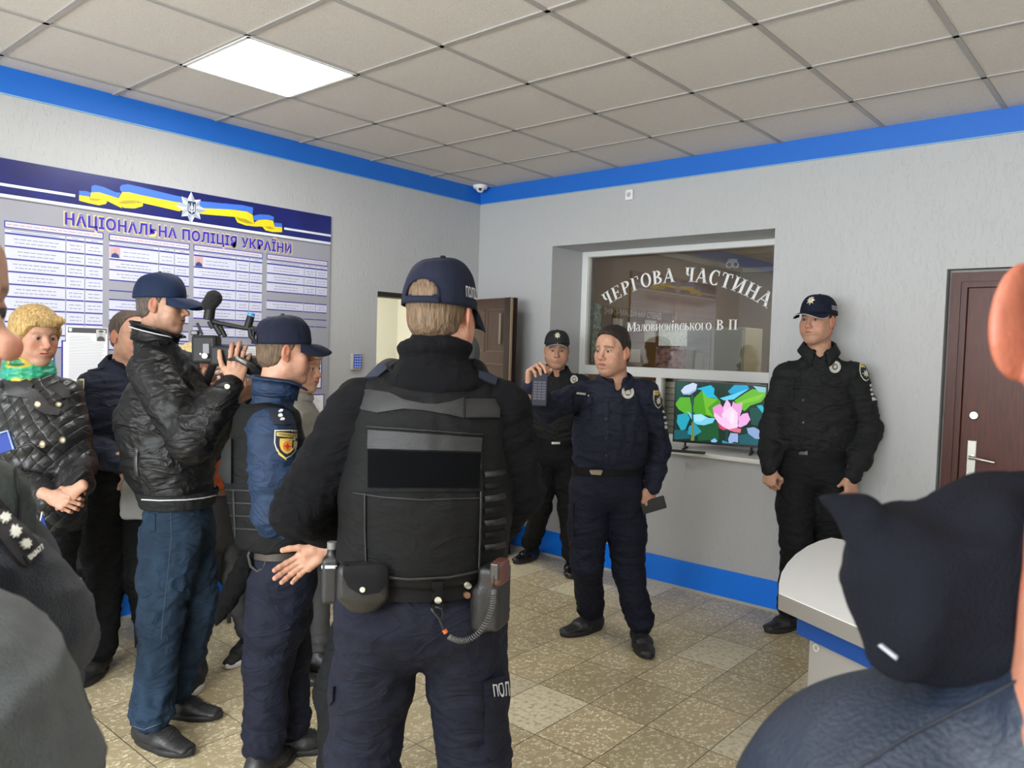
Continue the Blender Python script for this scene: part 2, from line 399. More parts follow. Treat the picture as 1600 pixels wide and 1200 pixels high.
# blue bands under the ceiling, with a paler lower lip
LIP = mat('pale_blue_edge', (.22,.42,.62), .5)
def band(name, a, b, la, lb):
    g = G(); g.bb(a, b); o = st(g.build(name, BLUE)); g = G(); g.bb(la, lb); g.build('band_edge', LIP, o)
band('trim_1', (0,YF,2.838), (.012,0,H), (0,YF,2.832), (.010,0,2.838))
band('trim_2', (0,-.012,2.838), (XR,0,H), (0,-.010,2.832), (XR,0,2.838))
# blue baseboards
g = G(); g.bb((0,YF,.018), (.016,DW0-.07,.19)); st(g.build('baseboard_left', BASEB))
g = G(); g.bb((.0,-.016,.018), (DX0,0,.195)); g.bb((DX1,-.016,.018),(XR,0,.195)); st(g.build('baseboard_back', BASEB))
g = G(); g.bb((0,YF,.0), (.022,DW0-.07,.018)); g.bb((0,-.022,0),(DX0,0,.018)); st(g.build('trim_3', mat('floor_edge', (.42,.41,.38), .6)))

# LED panels
LED = emit('led_diffuser', (1.0,.985,.95), PANEL_POWER); ALU = mat('white_metal', (.75,.75,.73), .35)
for k, (i, j) in enumerate(PANELS):
    c = (X0 + .6*(i+.5), -Y0 - .6*(j+.5), H)
    r_ = root('ceiling_light', c, 'square white LED panel glowing in the suspended ceiling' if k == 0 else 'square LED ceiling panel out of the picture behind the viewer', 'ceiling light', None if k == 0 else 'led panels over the rest of the room')
    g = G()
    for sx, sy in ((1,0),(-1,0),(0,1),(0,-1)):
        g.box((c[0]+sx*.291, c[1]+sy*.291, H-.005), (.018 if sx else .6, .018 if sy else .6, .012))
    g.build('frame', ALU, r_)
    g = G(); g.box((c[0], c[1], H-.003), (.565,.565,.006)); g.build('diffuser', LED, r_)

# ------------------------------------------------------------------ writing
def text2d(s, size=1.0, bold=0.0, space=1.0):
    cu = bpy.data.curves.new('t', 'FONT'); cu.body = s; cu.size = size; cu.offset = bold; cu.align_x = 'CENTER'; cu.align_y = 'CENTER'; cu.resolution_u = 4; cu.space_character = space
    o = bpy.data.objects.new('t', cu); COL.objects.link(o); bpy.context.view_layer.update()
    me = bpy.data.meshes.new_from_object(o.evaluated_get(bpy.context.evaluated_depsgraph_get()))
    V = [(v.co.x, v.co.y) for v in me.vertices]; F = [tuple(p.vertices) for p in me.polygons]
    bpy.data.objects.remove(o); bpy.data.curves.remove(cu); bpy.data.meshes.remove(me)
    return V, F
def text_on(g, s, c, ux, uz, width, height, bold=.0, space=1.0):
    """letters of total size width x height centred on c, spanned by the unit vectors ux, uz"""
    V, F = text2d(s, 1.0, bold, space); xs = [v[0] for v in V]; ys = [v[1] for v in V]
    w = max(xs) - min(xs); h = max(ys) - min(ys); mx_, my_ = (max(xs)+min(xs))/2, (max(ys)+min(ys))/2
    kx = width / w; ky = height / h; c = Vector(c); ux = Vector(ux); uz = Vector(uz)
    g.add([c + ux*((x-mx_)*kx) + uz*((y-my_)*ky) for x, y in V], F)
# serif capitals and small letters built from stems, bowls and slabs; cap height 1
def glyph(ch):
    P = []; W = .19; N = .07
    def R(x0,y0,x1,y1): P.append([(x0,y0),(x1,y0),(x1,y1),(x0,y1)])
    def stem(x, y0=0, y1=1, a=1, b=1):
        R(x,y0,x+W,y1)
        if a: R(x-.09,y0,x+W+.09,y0+.05)
        if b: R(x-.09,y1-.05,x+W+.09,y1)
    def bowl(cx, cy, rx, ry, a0, a1, wt=W, wn=N):
        n = 14; 
        for i in range(n):
            q = []
            for a, o_ in ((a0+(a1-a0)*i/n, 1), (a0+(a1-a0)*(i+1)/n, 1), (a0+(a1-a0)*(i+1)/n, 0), (a0+(a1-a0)*i/n, 0)):
                a = math.radians(a); q.append((cx+math.cos(a)*(rx-(0 if o_ else wt)), cy+math.sin(a)*(ry-(0 if o_ else wn))))
            P.append(q)
    def D(x0,y0,x1,y1,w): P.append([(x0,y0),(x0+w,y0),(x1+w,y1),(x1,y1)])
    w = .8
    if ch in 'Ч': stem(.5); R(.05,.95,.42,1); R(.14,.62,.14+W,1); bowl(.42,.68,.28,.28,180,290); R(.36,.40,.6,.47); w = .86
    elif ch in 'ЕE': stem(.1); R(.1,.95,.68,1); R(.1,0,.7,.06); R(.2,.48,.52,.54); R(.62,.78,.68,1); R(.64,0,.70,.24); R(.5,.38,.55,.64); w = .78
    elif ch == 'Р': stem(.1); bowl(.3,.73,.42,.27,-90,90); w = .78
    elif ch in 'Гг': stem(.1); R(.1,.95,.66,1); R(.6,.74,.66,1); w = .72
    elif ch in 'Оо': bowl(.45,.5,.43,.52,0,360); w = .92
    elif ch in 'Вв': stem(.1); bowl(.28,.75,.38,.25,-90,90); bowl(.28,.27,.46,.27,-90,90); w = .82
    elif ch == 'А': D(.02,0,.40,1,.07); D(.62,0,.30,1,.2); R(.2,.3,.7,.36); R(-.04,0,.18,.05); R(.55,0,.9,.05); w = .88
    elif ch in 'Сс': bowl(.46,.5,.42,.52,50,310); R(.66,.66,.72,.98); R(.66,.04,.7,.25); w = .82
    elif ch == 'Т': stem(.31,0,1,1,0); R(.04,.94,.78,1); R(.04,.74,.1,1); R(.72,.74,.78,1); w = .84
    elif ch in 'Ии': stem(.1); stem(.62); D(.2,.1,.62,.85,.08); w = .95
    elif ch in 'Нн': stem(.1); stem(.62); R(.2,.47,.7,.54); w = .95
    elif ch == 'П': stem(.1); stem(.62); R(.1,.93,.8,1); w = .95
    elif ch == 'М': stem(.08,0,1,1,1); stem(.84); D(.46,.02,.16,1,.16); D(.46,.02,.84,1,.08); w = 1.15
    elif ch in 'кК': stem(.1); D(.3,.45,.62,.95,.08); D(.62,.0,.34,.55,.2); R(.54,0,.88,.05); R(.56,.94,.8,1); w = .86
    elif ch == 'л': stem(.52); D(.1,.0,.3,.97,.08); R(.3,.93,.7,1); bowl(.1,.12,.1,.1,0,360,.1,.1); w = .8
    elif ch == 'ь': stem(.1); bowl(.3,.3,.42,.3,-90,90); w = .76
    elif ch == 'і': stem(.1,0,.98); bowl(.2,1.3,.12,.12,0,360,.12,.12); w = .4
    elif ch == 'а': bowl(.3,.28,.26,.28,60,300,.16,.07); stem(.46,0,.75,1,0); bowl(.36,.72,.27,.28,0,150,.17,.07); w = .78
    return P, w
def serif(g, ch, c, ux, uz, n, h, th=.0008):
    P, w = glyph(ch); c = Vector(c); ux = Vector(ux); uz = Vector(uz)
    for q in P: g.poly([c + ux*((x-w/2)*h) + uz*((y-.5)*h) for x, y in q], n, th)
    return w * h

# ------------------------------------------------------------------ duty window
def wy(px, py, y): return to_plane(px, py, 1, y)
FR = mat('window_frame', (.70,.71,.69), .35)
GY = WD
win = root('window_1', (WX0, WD, WZ0), None, None); st(win)
g = G()
for a, b in (((WX0,WD-.02,WZ0),(WX0+.055,WD+.05,WZ1)), ((WX1-.055,WD-.02,WZ0),(WX1,WD+.05,WZ1)), ((WX0+.055,WD-.02,WZ1-.045),(WX1-.055,WD+.05,WZ1)), ((WX0+.055,WD-.022,1.437),(WX1-.055,WD+.052,1.512)), ((WX0+.055,WD-.02,WZ0),(WX1-.055,WD+.05,WZ0+.06)), ((1.52,WD-.018,WZ0),(1.57,WD+.048,1.44))): g.bb(a, b, .006)
g.build('window_frame', FR, win)
gm = bpy.data.materials.new('window_glass'); n, l, p = nodes(gm); n.remove(p)
tr = n.new('ShaderNodeBsdfTransparent'); tr.inputs[0].default_value = (.86,.87,.86,1); gl = n.new('ShaderNodeBsdfGlossy'); gl.inputs['Roughness'].default_value = .015; fr = n.new('ShaderNodeFresnel'); fr.inputs[0].default_value = 1.62
mx = n.new('ShaderNodeMixShader'); l.new(fr.outputs[0], mx.inputs[0]); l.new(tr.outputs[0], mx.inputs[1]); l.new(gl.outputs[0], mx.inputs[2]); l.new(mx.outputs[0], n['Material Output'].inputs[0])
g = G(); g.bb((WX0+.05,GY+.01,1.505), (WX1-.05,GY+.016,WZ1-.04)); g.build('glass_pane', gm, win)
g = G(); g.bb((WX0+.05,GY+.01,WZ0+.05), (WX1-.05,GY+.016,1.44)); g.build('glass_pane', gm, win)
# the sill board
g = G(); g.bb((WX0-.02,-.045,.932), (WX1+.03,WD,.962), .006); st(g.build('trim_4', mat('sill_board', (.74,.73,.68), .4)))
# white lettering stuck on the glass
VIN = mat('white_vinyl', (.85,.85,.83), .5)
tg = G(); yv = GY + .008
A0 = wy(949,466,yv); A1 = wy(1067,429,yv); A2 = wy(1196,466,yv)
ax_, az, bx_, bz, cx_, cz = A0.x, A0.z, A1.x, A1.z, A2.x, A2.z
dd = 2*(ax_*(bz-cz)+bx_*(cz-az)+cx_*(az-bz))
ux0 = ((ax_**2+az**2)*(bz-cz)+(bx_**2+bz**2)*(cz-az)+(cx_**2+cz**2)*(az-bz))/dd; uz0 = ((ax_**2+az**2)*(cx_-bx_)+(bx_**2+bz**2)*(ax_-cx_)+(cx_**2+cz**2)*(bx_-ax_))/dd
RR = math.hypot(ax_-ux0, az-uz0); t0 = math.atan2(az-uz0, ax_-ux0); t1 = math.atan2(cz-uz0, cx_-ux0)
word = 'ЧЕРГОВА ЧАСТИНА'; ws = [(.55 if c == ' ' else glyph(c)[1]) for c in word]; cum = []; s_ = 0
for w_ in ws: cum.append(s_ + w_/2); s_ += w_ + .12
for c, q in zip(word, cum):
    if c == ' ': continue
    t = t0 + (t1-t0) * (q - cum[0])/(cum[-1]-cum[0]); uz_ = Vector((math.cos(t),0,math.sin(t))); ux_ = Vector((math.sin(t),0,-math.cos(t)))
    serif(tg, c, Vector((ux0,yv,uz0)) + uz_*RR, ux_, uz_, (0,-1,0), .108)
a = wy(981,511,yv); b = wy(1153,507,yv); word = 'Маловисківського В П'
small = 'аловисківськогоь'
ws = [(.5 if c == ' ' else (glyph(c)[1] * (.72 if c in small else 1))) for c in word]; tot = sum(ws) + .10*len(ws); x = 0
hh = (b - a).length / tot
for c, w_ in zip(word, ws):
    if c != ' ':
        k = .72 if c in small else 1.0; pos = a.lerp(b, (x + w_/2)/tot); P_ = hh * k * 1.2
        serif(tg, c, pos + Vector((0,0,-hh*(1-k)/2)), (1,0,0), (0,0,1), (0,-1,0), P_)
    x += w_ + .10
vin = tg.build('window_lettering', VIN, win)

# room behind the duty window
BROWN = mat('brown_wall', (.30,.19,.09), .75, bump=.2, scale=50)
BRX0, BRX1, BRY1, BRH = .70, 3.6, 3.6, 2.62
g = G(); g.bb((BRX0-.08,TH,0),(BRX0,BRY1,BRH)); st(g.build('wall_duty_room_left', BROWN))
g = G(); g.bb((BRX0-.08,BRY1,0),(BRX1,BRY1+.08,BRH)); st(g.build('wall_duty_room_back', mat('duty_wall', (.26,.21,.16), .75)))
g = G(); g.bb((BRX1,TH,0),(BRX1+.08,BRY1,BRH)); st(g.build('wall_duty_room_right', BROWN))
g = G(); g.bb((BRX0-.08,TH,BRH),(BRX1+.08,BRY1+.08,BRH+.05)); st(g.build('ceiling_duty_room', mat('duty_ceiling', (.55,.53,.48), .8)))
g = G(); g.bb((BRX0,TH+.001,BRH-.05),(BRX0+.04,BRY1,BRH)); g.bb((BRX0,BRY1-.03,BRH-.05),(BRX1,BRY1,BRH)); st(g.build('trim_5', mat('coving', (.6,.58,.52), .6)))
g = G(); c = (2.2,2.2,BRH-.02); g.box(c, (.6,.3,.03)); o = g.build('ceiling_light', emit('duty_led', (1,.86,.66), 26.0)); tag(o, 'dim ceiling lamp of the duty room behind the glass', 'ceiling light')
# wall camera in the duty room
c = Vector((BRX0+.35, 3.1, BRH)); c = at(1145,397,8.0); c.z = min(c.z, BRH-.06)
r_ = root('security_camera', c, 'white twin-lens security camera on the duty room ceiling behind the glass', 'camera')
g = G(); g.lathe(Vector((c.x,c.y,BRH-.001)), [(.0,0),(.05,-.005),(.05,-.03),(.03,-.045),(0,-.046)]); g.cyl(Vector((c.x,c.y,BRH-.04)), c+Vector((0,0,.02)), .018); g.build('mount', WHITE, r_)
g = G(); d_ = (CAMP-c); d_.z = -1; d_.normalize(); s_ = d_.cross(Vector((0,0,1))).normalized()
for k in (-1,1): g.tube([c - d_*.06 + s_*.032*k, c + d_*.04 + s_*.032*k], .035, 16)
g.build('housing', WHITE, r_, smooth=False)
for k in (-1,1):
    g = G(); g.cyl(c + d_*.041 + s_*.032*k, c + d_*.045 + s_*.032*k, .02); g.build('lens', mat('black_gloss', (.01,.01,.012), .15), r_)
# information stand on the duty room's left wall, seen through the glass
def wx(px, py, x): return to_plane(px, py, 0, x)
xw = BRX0 + .012
p0 = wx(941,478,xw); p1 = wx(1050,478,xw)
r_ = root('notice_board', (BRX0, (p0.y+p1.y)/2, 1.2), 'brown information board with pinned papers behind the duty window glass', 'notice board')
g = G(); g.bb((BRX0+.001,p0.y,1.25), (xw,p1.y,p0.z)); g.build('backing', mat('cork', (.17,.095,.035), .8, bump=.3, scale=90), r_)
g = G(); a = wx(944,488,xw+.002); b = wx(1033,491,xw+.002)
text_on(g, 'ІНФОРМАЦІЙНИЙ СТЕНД', (a+b)/2, (0,1,0), (0,0,1), abs(b.y-a.y), .085, .0); g.build('heading', mat('tan_letters', (.85,.74,.55), .6), r_)
for (x0, y0, x1, y1) in ((958,497,972,540), (984,545,1000,566), (1008,500,1024,535)):
    a = wx(x0,y0,xw+.004); b = wx(x1,y1,xw+.004); g = G(); g.bb((xw+.001,a.y,a.z),(xw+.004,b.y,b.z)); g.build('paper', mat('paper_dim', (.6,.6,.56), .8), r_)
# ornamental picture at the far left behind the glass
a = wx(926,474,BRX0); b = wx(938,565,BRX0)
g = G(); g.bb((BRX0+.001,a.y-.02,b.z),(BRX0+.02,min(b.y,p0.y-.02),a.z)); o = g.build('hanging_picture', mat('ornament', (.30,.42,.36), .6, var=.8, vscale=28)); tag(o, 'narrow pale green ornamental panel at the left edge behind the glass', 'picture')
# cable strip down by the frame
g = G(); a = wy(925,402,.50); 
g.tube([Vector((a.x+.0,.53,2.38)), Vector((a.x+.01,.53,2.0)), Vector((a.x-.004,.53,1.55))], .006, 8); o = g.build('cable', mat('dark_cable', (.05,.05,.05), .5)); tag(o, 'thin dark cable hanging inside the left edge of the duty window', 'cable')
# papers taped inside the glass
def sheet(x0, y0, x1, y1, y, m, nm, lab, cat='paper', cols=None):
    a = wy(x0,y0,y); b = wy(x1,y1,y); g = G(); g.bb((a.x,y,b.z),(b.x,y+.001,a.z)); o = g.build(nm, m); tag(o, lab, cat); return o
sheet(1030,508,1073,541,GY+.03, mat('notice_white', (.85,.84,.76), .8, var=.25, vscale=60), 'paper_notice', 'white patterned notice taped inside the duty window above the photo sheet')
sheet(1025,542,1071,576,GY+.031, mat('photo_sheet', (.24,.12,.10), .6, var=.9, vscale=34), 'photo_sheet', 'sheet of dark reddish photos taped inside the duty window')
# grey cabinet in the duty room
a = at(1067,512,6.6); b = at(1166,512,6.6)
r_ = root('cabinet', (1.55,2.3,0), 'pale grey green cabinet standing in the duty room behind the glass', 'cabinet')
g = G(); ca = wy(1063,511,2.05); cb = wy(1165,511,2.05); g.bb((ca.x,2.05,0),(cb.x,2.45,ca.z), .01); g.build('body', mat('cabinet_grey', (.36,.37,.31), .5), r_)
g = G(); g.bb((ca.x+.02,2.035,.1),((ca.x+cb.x)/2-.005,2.05,ca.z-.03)); g.build('door', MATS['cabinet_grey'], r_)
g = G(); g.bb(((ca.x+cb.x)/2+.005,2.035,.1),(cb.x-.02,2.05,ca.z-.03)); g.build('door', MATS['cabinet_grey'], r_)
# venetian-like pale shutters behind the lower glass
g = G()
for k in range(9): g.bb((WX0+.08,TH+.04,.962+k*.05),(WX1-.08,TH+.05,1.006+k*.05))
o = g.build('shutter', mat('shutter', (.50,.49,.40), .6)); tag(o, 'pale slatted shutter behind the lower glass of the duty window', 'shutter')

# ------------------------------------------------------------------ television on the sill
BLK = mat('black_plastic', (.012,.012,.014), .35); BLKM = mat('black_matte', (.02,.02,.022), .7)
tl = at(1053,642,5.42); tr_ = at(1197,650,5.17); tc_ = (tl+tr_)/2
ux = (tr_-tl); ux.z = 0; TW = ux.length; ux.normalize(); uy = Vector((0,0,1)).cross(ux).normalized()    # away from the room
if uy.y < 0: uy = -uy
TZ1, TZ0 = 1.437, 1.012
r_ = root('television', (tc_.x, tc_.y, .962), 'flat black television on the window sill showing a pink lotus', 'television')
R3 = Matrix((ux, uy, Vector((0,0,1)))).transposed()
cc = Vector((tc_.x, tc_.y, (TZ0+TZ1)/2))
g = G(); g.box(cc + uy*.018, (TW, .03, TZ1-TZ0), R3, .004); g.box(cc + uy*.045, (TW*.6,.03,(TZ1-TZ0)*.6), R3, .01); g.build('casing', BLK, r_)
TH_ = TZ1 - TZ0
lot = []   # (colour, polygon) traced in the picture's own frame: 0..1400 x 0..1200 around the screen
def S(x, y):   # crop of the television -> screen coordinates (u right, v down, 0..1)
    # corners: TL(185,108) TR(1255,158) BR(1215,868) BL(165,765)
    u = (x - 175) / (1240 - 175); top = 108 + 50*u; bot = 765 + 103*u; return u, (y - top) / (bot - top)
LOTUS = [
 ((.004,.030,.020), [(150,60),(1300,60),(1300,900),(150,900)]),
 ((.002,.014,.010), [(880,500),(1260,400),(1250,640),(1000,640)]),
 ((.006,.06,.05), [(165,120),(330,110),(300,300),(180,340)]),
 ((.01,.10,.12), [(170,640),(360,650),(380,740),(170,750)]),
 ((.012,.09,.03), [(450,560),(700,560),(720,760),(480,770)]),
 ((.01,.10,.13), [(940,720),(1060,700),(1200,780),(1190,850),(960,830)]),
 ((.006,.07,.06), [(1050,420),(1180,410),(1240,520),(1230,640),(1080,600)]),
 ((.02,.36,.50), [(220,480),(330,460),(370,520),(320,640),(270,650),(215,560)]),
 ((.02,.30,.45), [(360,610),(430,570),(515,670),(430,720),(350,690)]),
 ((.10,.42,.03), [(185,360),(240,290),(360,290),(400,460),(330,480),(230,420),(200,380)]),
 ((.07,.34,.015), [(410,300),(500,215),(540,300),(690,310),(720,340),(720,480),(640,520),(560,490),(430,480),(405,440)]),
 ((.16,.50,.03), [(500,215),(600,300),(690,315),(575,410),(640,500),(560,480)]),
 ((.01,.45,.70), [(430,200),(510,180),(600,160),(645,200),(640,260),(690,310),(560,290),(500,215)]),
 ((.01,.35,.62), [(800,230),(870,160),(1020,165),(1035,200),(940,240),(830,260)]),
 ((.12,.62,.85), [(710,305),(800,280),(1045,200),(940,270),(870,320),(760,330)]),
 ((.12,.46,.02), [(880,330),(1000,250),(1080,205),(1220,240),(1235,290),(1180,350),(1060,390),(1000,450),(940,420),(900,380)]),
 ((.20,.56,.04), [(900,360),(1060,300),(1225,250),(1150,330),(1010,360),(940,400)]),
 ((.25,.55,.60), [(1080,170),(1235,190),(1225,245),(1150,240)]),
 ((.02,.45,.60), [(1130,390),(1190,385),(1245,440),(1240,510),(1180,450)]),
 ((.20,.62,.80), [(330,440),(400,480),(500,475),(590,520),(670,525),(640,575),(540,600),(460,590),(410,560)]),
 ((.35,.75,.85), [(400,485),(500,480),(560,520),(500,560),(430,550)]),
 ((.30,.38,.60), [(250,220),(290,170),(390,130),(440,150),(430,220),(360,265),(280,260)]),
 ((.55,.66,.85), [(250,215),(300,165),(390,128),(440,150),(425,205),(350,245),(275,250)]),
 ((.02,.09,.09), [(380,260),(400,260),(405,380),(415,560),(395,570),(385,400),(375,290)]),
 ((.16,.22,.06), [(390,570),(415,560),(432,690),(432,770),(390,765),(398,660)]),
 ((.02,.05,.04), [(800,660),(825,650),(810,830),(790,825)]),
 ((.30,.42,.72), [(850,690),(935,700),(940,800),(900,790),(840,810),(825,760)]),
 ((.20,.50,.85), [(625,770),(670,745),(705,775),(680,805),(640,800)]),
 ((.04,.30,.42), [(760,770),(840,800),(1050,830),(1040,860),(760,820)]),
 ((.25,.38,.62), [(1030,640),(1110,630),(1230,690),(1220,770),(1130,760),(1050,700)]),
 ((.62,.06,.12), [(700,575),(760,590),(810,650),(770,660),(720,635)]),
 ((.72,.16,.26), [(815,640),(900,630),(970,650),(962,692),(890,680),(830,660)]),
 ((.80,.30,.66), [(632,410),(670,385),(720,365),(770,430),(800,640),(700,570),(650,490)]),
 ((.88,.52,.82), [(790,318),(830,360),(850,420),(850,600),(760,520),(755,400)]),
 ((.80,.36,.70), [(865,340),(900,370),(970,355),(965,450),(920,600),(860,560),(845,420)]),
 ((.92,.66,.86), [(740,480),(790,430),(850,400),(920,470),(930,630),(830,650),(780,600)]),
 ((.90,.56,.84), [(740,520),(790,510),(850,600),(820,650),(760,620),(700,570),(650,500),(660,460)]),
 ((.84,.42,.78), [(930,620),(940,520),(980,480),(1035,470),(1068,545),(1030,600),(960,632)]),
 ((.94,.78,.88), [(845,460),(880,450),(890,560),(860,600),(830,560)]),
]
V = []; F = []; Cc = []
for i, (c, pl) in enumerate(LOTUS):
    uv = [S(*q) for q in pl]; uv = [(min(.985,max(.012,u)), min(.975,max(.02,v))) for u, v in uv]; m_ = len(uv); n0 = len(V)
    V += [cc + ux*((u-.5)*TW) + Vector((0,0,(.5-v)*TH_)) - uy*(.0002+.00012*i) for u, v in uv]; Cc += [c]*m_
    # triangulate
    for t in geometry.tessellate_polygon([[Vector((u,v,0)) for u, v in uv]]): F.append(tuple(n0+k for k in t))
V = [v + uy*.0025 for v in V]
obj('screen', [tuple(v) for v in V], F, emit('screen_picture', (1,1,1), .95, attr=True), r_, smooth=False, cols=np.array(Cc))
g = G(); g.box(cc - Vector((0,0,TH_/2-.006)) - uy*.001, (TW,.012,.016), R3); g.box(cc + Vector((0,0,TH_/2-.004)) - uy*.001, (TW,.01,.008), R3)
for k in (-1,1): g.box(cc + ux*(k*(TW/2-.004)) - uy*.001, (.008,.01,TH_), R3)
g.build('bezel', BLK, r_)
for k in (-1,1):
    b_ = cc + ux*(k*TW*.36); g = G(); g.tube([Vector((b_.x,b_.y,TZ0+.01))+uy*.02, Vector((b_.x,b_.y,.972))-uy*.0], .008, 8); g.tube([Vector((b_.x,b_.y,.969))-uy*.075, Vector((b_.x,b_.y,.969))+uy*.09], .007, 8); g.build('foot', BLKM, r_)
g = G(); a = at(1048,692,5.3); a.z = .9695; b = a + ux*.235 - uy*.0; b.z=.9695
g.box((a+b)/2 - uy*.05, (.25,.045,.015), R3, .004); o = g.build('remote_control', BLKM); tag(o, 'black remote control lying before the television foot', 'remote control')

# ------------------------------------------------------------------ right door
WOOD = mat('red_brown_wood', (.085,.022,.012), .42, var=.25, vscale=14, stretch=(6,6,.5), bump=.06, scale=80, spec=.35)
WOOD2 = mat('red_brown_frame', (.070,.019,.011), .42, var=.2, vscale=14, stretch=(6,6,.5), spec=.35)
STEEL = mat('satin_steel', (.55,.53,.48), .3, metal=1)
d1 = st(root('door_1', (DX0, .02, 0), None, None))
g = G()
for (off, w_, y0_, y1_) in ((.018,.022,.025,.09), (.04,.030,.012,.09), (.070,.014,.022,.09), (.084,.018,.008,.09)):
    g.bb((DX0+off,y0_,0),(DX0+off+w_,y1_,DZ1-off-w_)); g.bb((DX1-off-w_,y0_,0),(DX1-off,y1_,DZ1-off-w_)); g.bb((DX0+off,y0_,DZ1-off-w_),(DX1-off,y1_,DZ1-off))
g.build('door_frame', WOOD2, d1)
g = G(); g.bb((DX0+.102,.032,.02),(DX1-.102,.08,DZ1-.102), .004); g.build('door_leaf', WOOD, d1)
g = G(); g.bb((DX0,.09,0),(DX1,.14,DZ1)); g.build('door_stop', MATS['grid_metal'], d1)
lk = wy(1522,649,.03); g = G(); g.lathe(lk, [(0,.012),(.020,.012),(.026,.004),(.026,-.004),(0,-.004)], Matrix.Rotation(PI/2,3,'X')); g.box(lk+Vector((0,-.012,0)), (.004,.004,.014)); g.build('door_lock', STEEL, d1)
p_ = wy(1517,727,.03); 
g = G(); g.box(p_+Vector((0,-.003,0)), (.046,.010,.275), None, .004); g.lathe(p_+Vector((.002,-.008,-.05)), [(0,.006),(.012,.006),(.014,-.002),(0,-.002)], Matrix.Rotation(PI/2,3,'X')); g.box(p_+Vector((.002,-.012,-.062)),(.010,.006,.022)); hp = g.build('handle_plate', STEEL, d1)
g = G(); h0 = p_+Vector((.0,-.004,.045)); g.cyl(h0, h0+Vector((0,-.035,0)), .011); g.tube([h0+Vector((-.004,-.035,0)), h0+Vector((.03,-.045,.0)), h0+Vector((.075,-.047,-.006)), h0+Vector((.118,-.045,-.012))], [.011,.010,.009,.008], 10); autosmooth(g.build('door_handle', STEEL, hp), 40)

# left doorway with its open leaf
DARKW = mat('dark_brown_wood', (.060,.030,.022), .45, var=.2, vscale=12, stretch=(6,6,.5))
JAMB = mat('dark_jamb', (.022,.013,.010), .5)
d2 = st(root('door_2', (0, DW1, 0), None, None))
g = G(); g.bb((-.16,DW0,0),(-.10,DW0+.04,DWH)); g.bb((-.16,DW1-.04,0),(.004,DW1,DWH)); g.bb((-.14,DW0,DWH-.035),(.0,DW1,DWH)); g.build('door_frame', JAMB, d2)
e0 = Vector((.012,-.15,0)); e1 = Vector((.66,-.285,0)); u_ = (e1-e0).normalized(); nv = Vector((u_.y,-u_.x,0)); nv = nv if nv.y < 0 else -nv
RL = Matrix((u_, -nv, Vector((0,0,1)))).transposed(); Ld = (e1-e0).length; mid = (e0+e1)/2
g = G(); g.box(mid+Vector((0,0,1.02)), (Ld,.055,2.0), RL, .004)
g.build('door_leaf', DARKW, d2)
g = G()
for z0_, z1_ in ((.15,.75), (.85,1.18), (1.26,1.50), (1.60,1.93)):
    for x0_, x1_ in ((.08,.31),(.35,.58)):
        c_ = e0 + u_*((x0_+x1_)/2) + Vector((0,0,(z0_+z1_)/2)) + nv*.028
        for a_, b_ in (((x1_-x0_),.014),): g.box(c_+Vector((0,0,(z1_-z0_)/2)), (x1_-x0_,.008,.014), RL, .003); g.box(c_-Vector((0,0,(z1_-z0_)/2)), (x1_-x0_,.008,.014), RL, .003)
        g.box(c_+u_*((x1_-x0_)/2), (.014,.008,z1_-z0_), RL, .003); g.box(c_-u_*((x1_-x0_)/2), (.014,.008,z1_-z0_), RL, .003)
g.build('door_panel', mat('dark_wood_relief', (.085,.045,.032), .4), d2)
g = G(); c_ = e1 - u_*.035 + nv*.006; g.box(c_+Vector((0,0,1.02)), (.07,.075,2.0), RL, .003); g.build('door_edge', JAMB, d2)
g = G(); c_ = e1 + u_*.006 + nv*.03; g.box(c_+Vector((0,0,1.02)), (.014,.02,2.0), RL, .003); g.build('edge_strip', mat('tan_edge', (.24,.17,.11), .4), d2)
g = G(); c_ = e1 - u_*.125 + nv*.04; g.box(c_+Vector((0,0,1.78)), (.02,.012,.24), RL, .003); g.build('door_closer', mat('grey_arm', (.20,.18,.15), .4), d2)
# bright room behind it
g = G(); g.bb((-1.75,-2.6,0),(-1.67,.6,2.7)); g.bb((-1.75,.55,0),(-.16,.63,2.7)); g.bb((-1.75,-2.7,0),(-.16,-2.6,2.7)); st(g.build('wall_next_room', mat('cream_paint', (.80,.785,.68), .7)))
g = G(); g.bb((-1.75,-2.6,2.66),(-.16,.6,2.7)); st(g.build('ceiling_next_room', mat('cream_ceiling', (.8,.79,.72), .8)))
g = G(); g.box((-1.0,-.9,2.64),(.5,.5,.03)); o = g.build('ceiling_light', emit('next_led', (1,.98,.92), 34)); tag(o, 'square ceiling lamp of the bright room through the open doorway', 'ceiling light')

# small devices
c = wy(985,305,0); r_ = root('wall_box', c, 'small white square box with a round centre high on the back wall', 'wall box')
g = G(); g.box(c+Vector((0,-.012,0)), (.062,.024,.075), None, .006); g.build('casing', WHITE, r_); g = G(); g.lathe(c+Vector((0,-.024,0)), [(0,.004),(.014,.004),(.018,0),(0,0)], Matrix.Rotation(PI/2,3,'X')); g.build('button', mat('grey_plastic', (.45,.45,.44), .4), r_)
c = Vector((.09,-.10,H)); r_ = root('dome_camera', c, 'small white dome camera in the ceiling corner', 'camera')
g = G(); g.lathe(c, [(0,0),(.062,0),(.062,-.012),(.052,-.028),(.0,-.03)], n=32); autosmooth(g.build('base', WHITE, r_), 35)
g = G(); q = c+Vector((.006,-.01,-.03)); g.lathe(q, [(0,-.030),(.018,-.026),(.030,-.014),(.035,.004),(0,.006)], n=32); autosmooth(g.build('turret', WHITE, r_), 50)
dq = (CAMP-q).normalized(); g = G(); g.cyl(q+dq*.026, q+dq*.037, .014); g.build('lens', MATS['black_gloss'], r_)
c = Vector((0,-1.286,1.50)); r_ = root('keypad', c, 'grey door keypad with lit blue number keys beside the doorway', 'keypad')
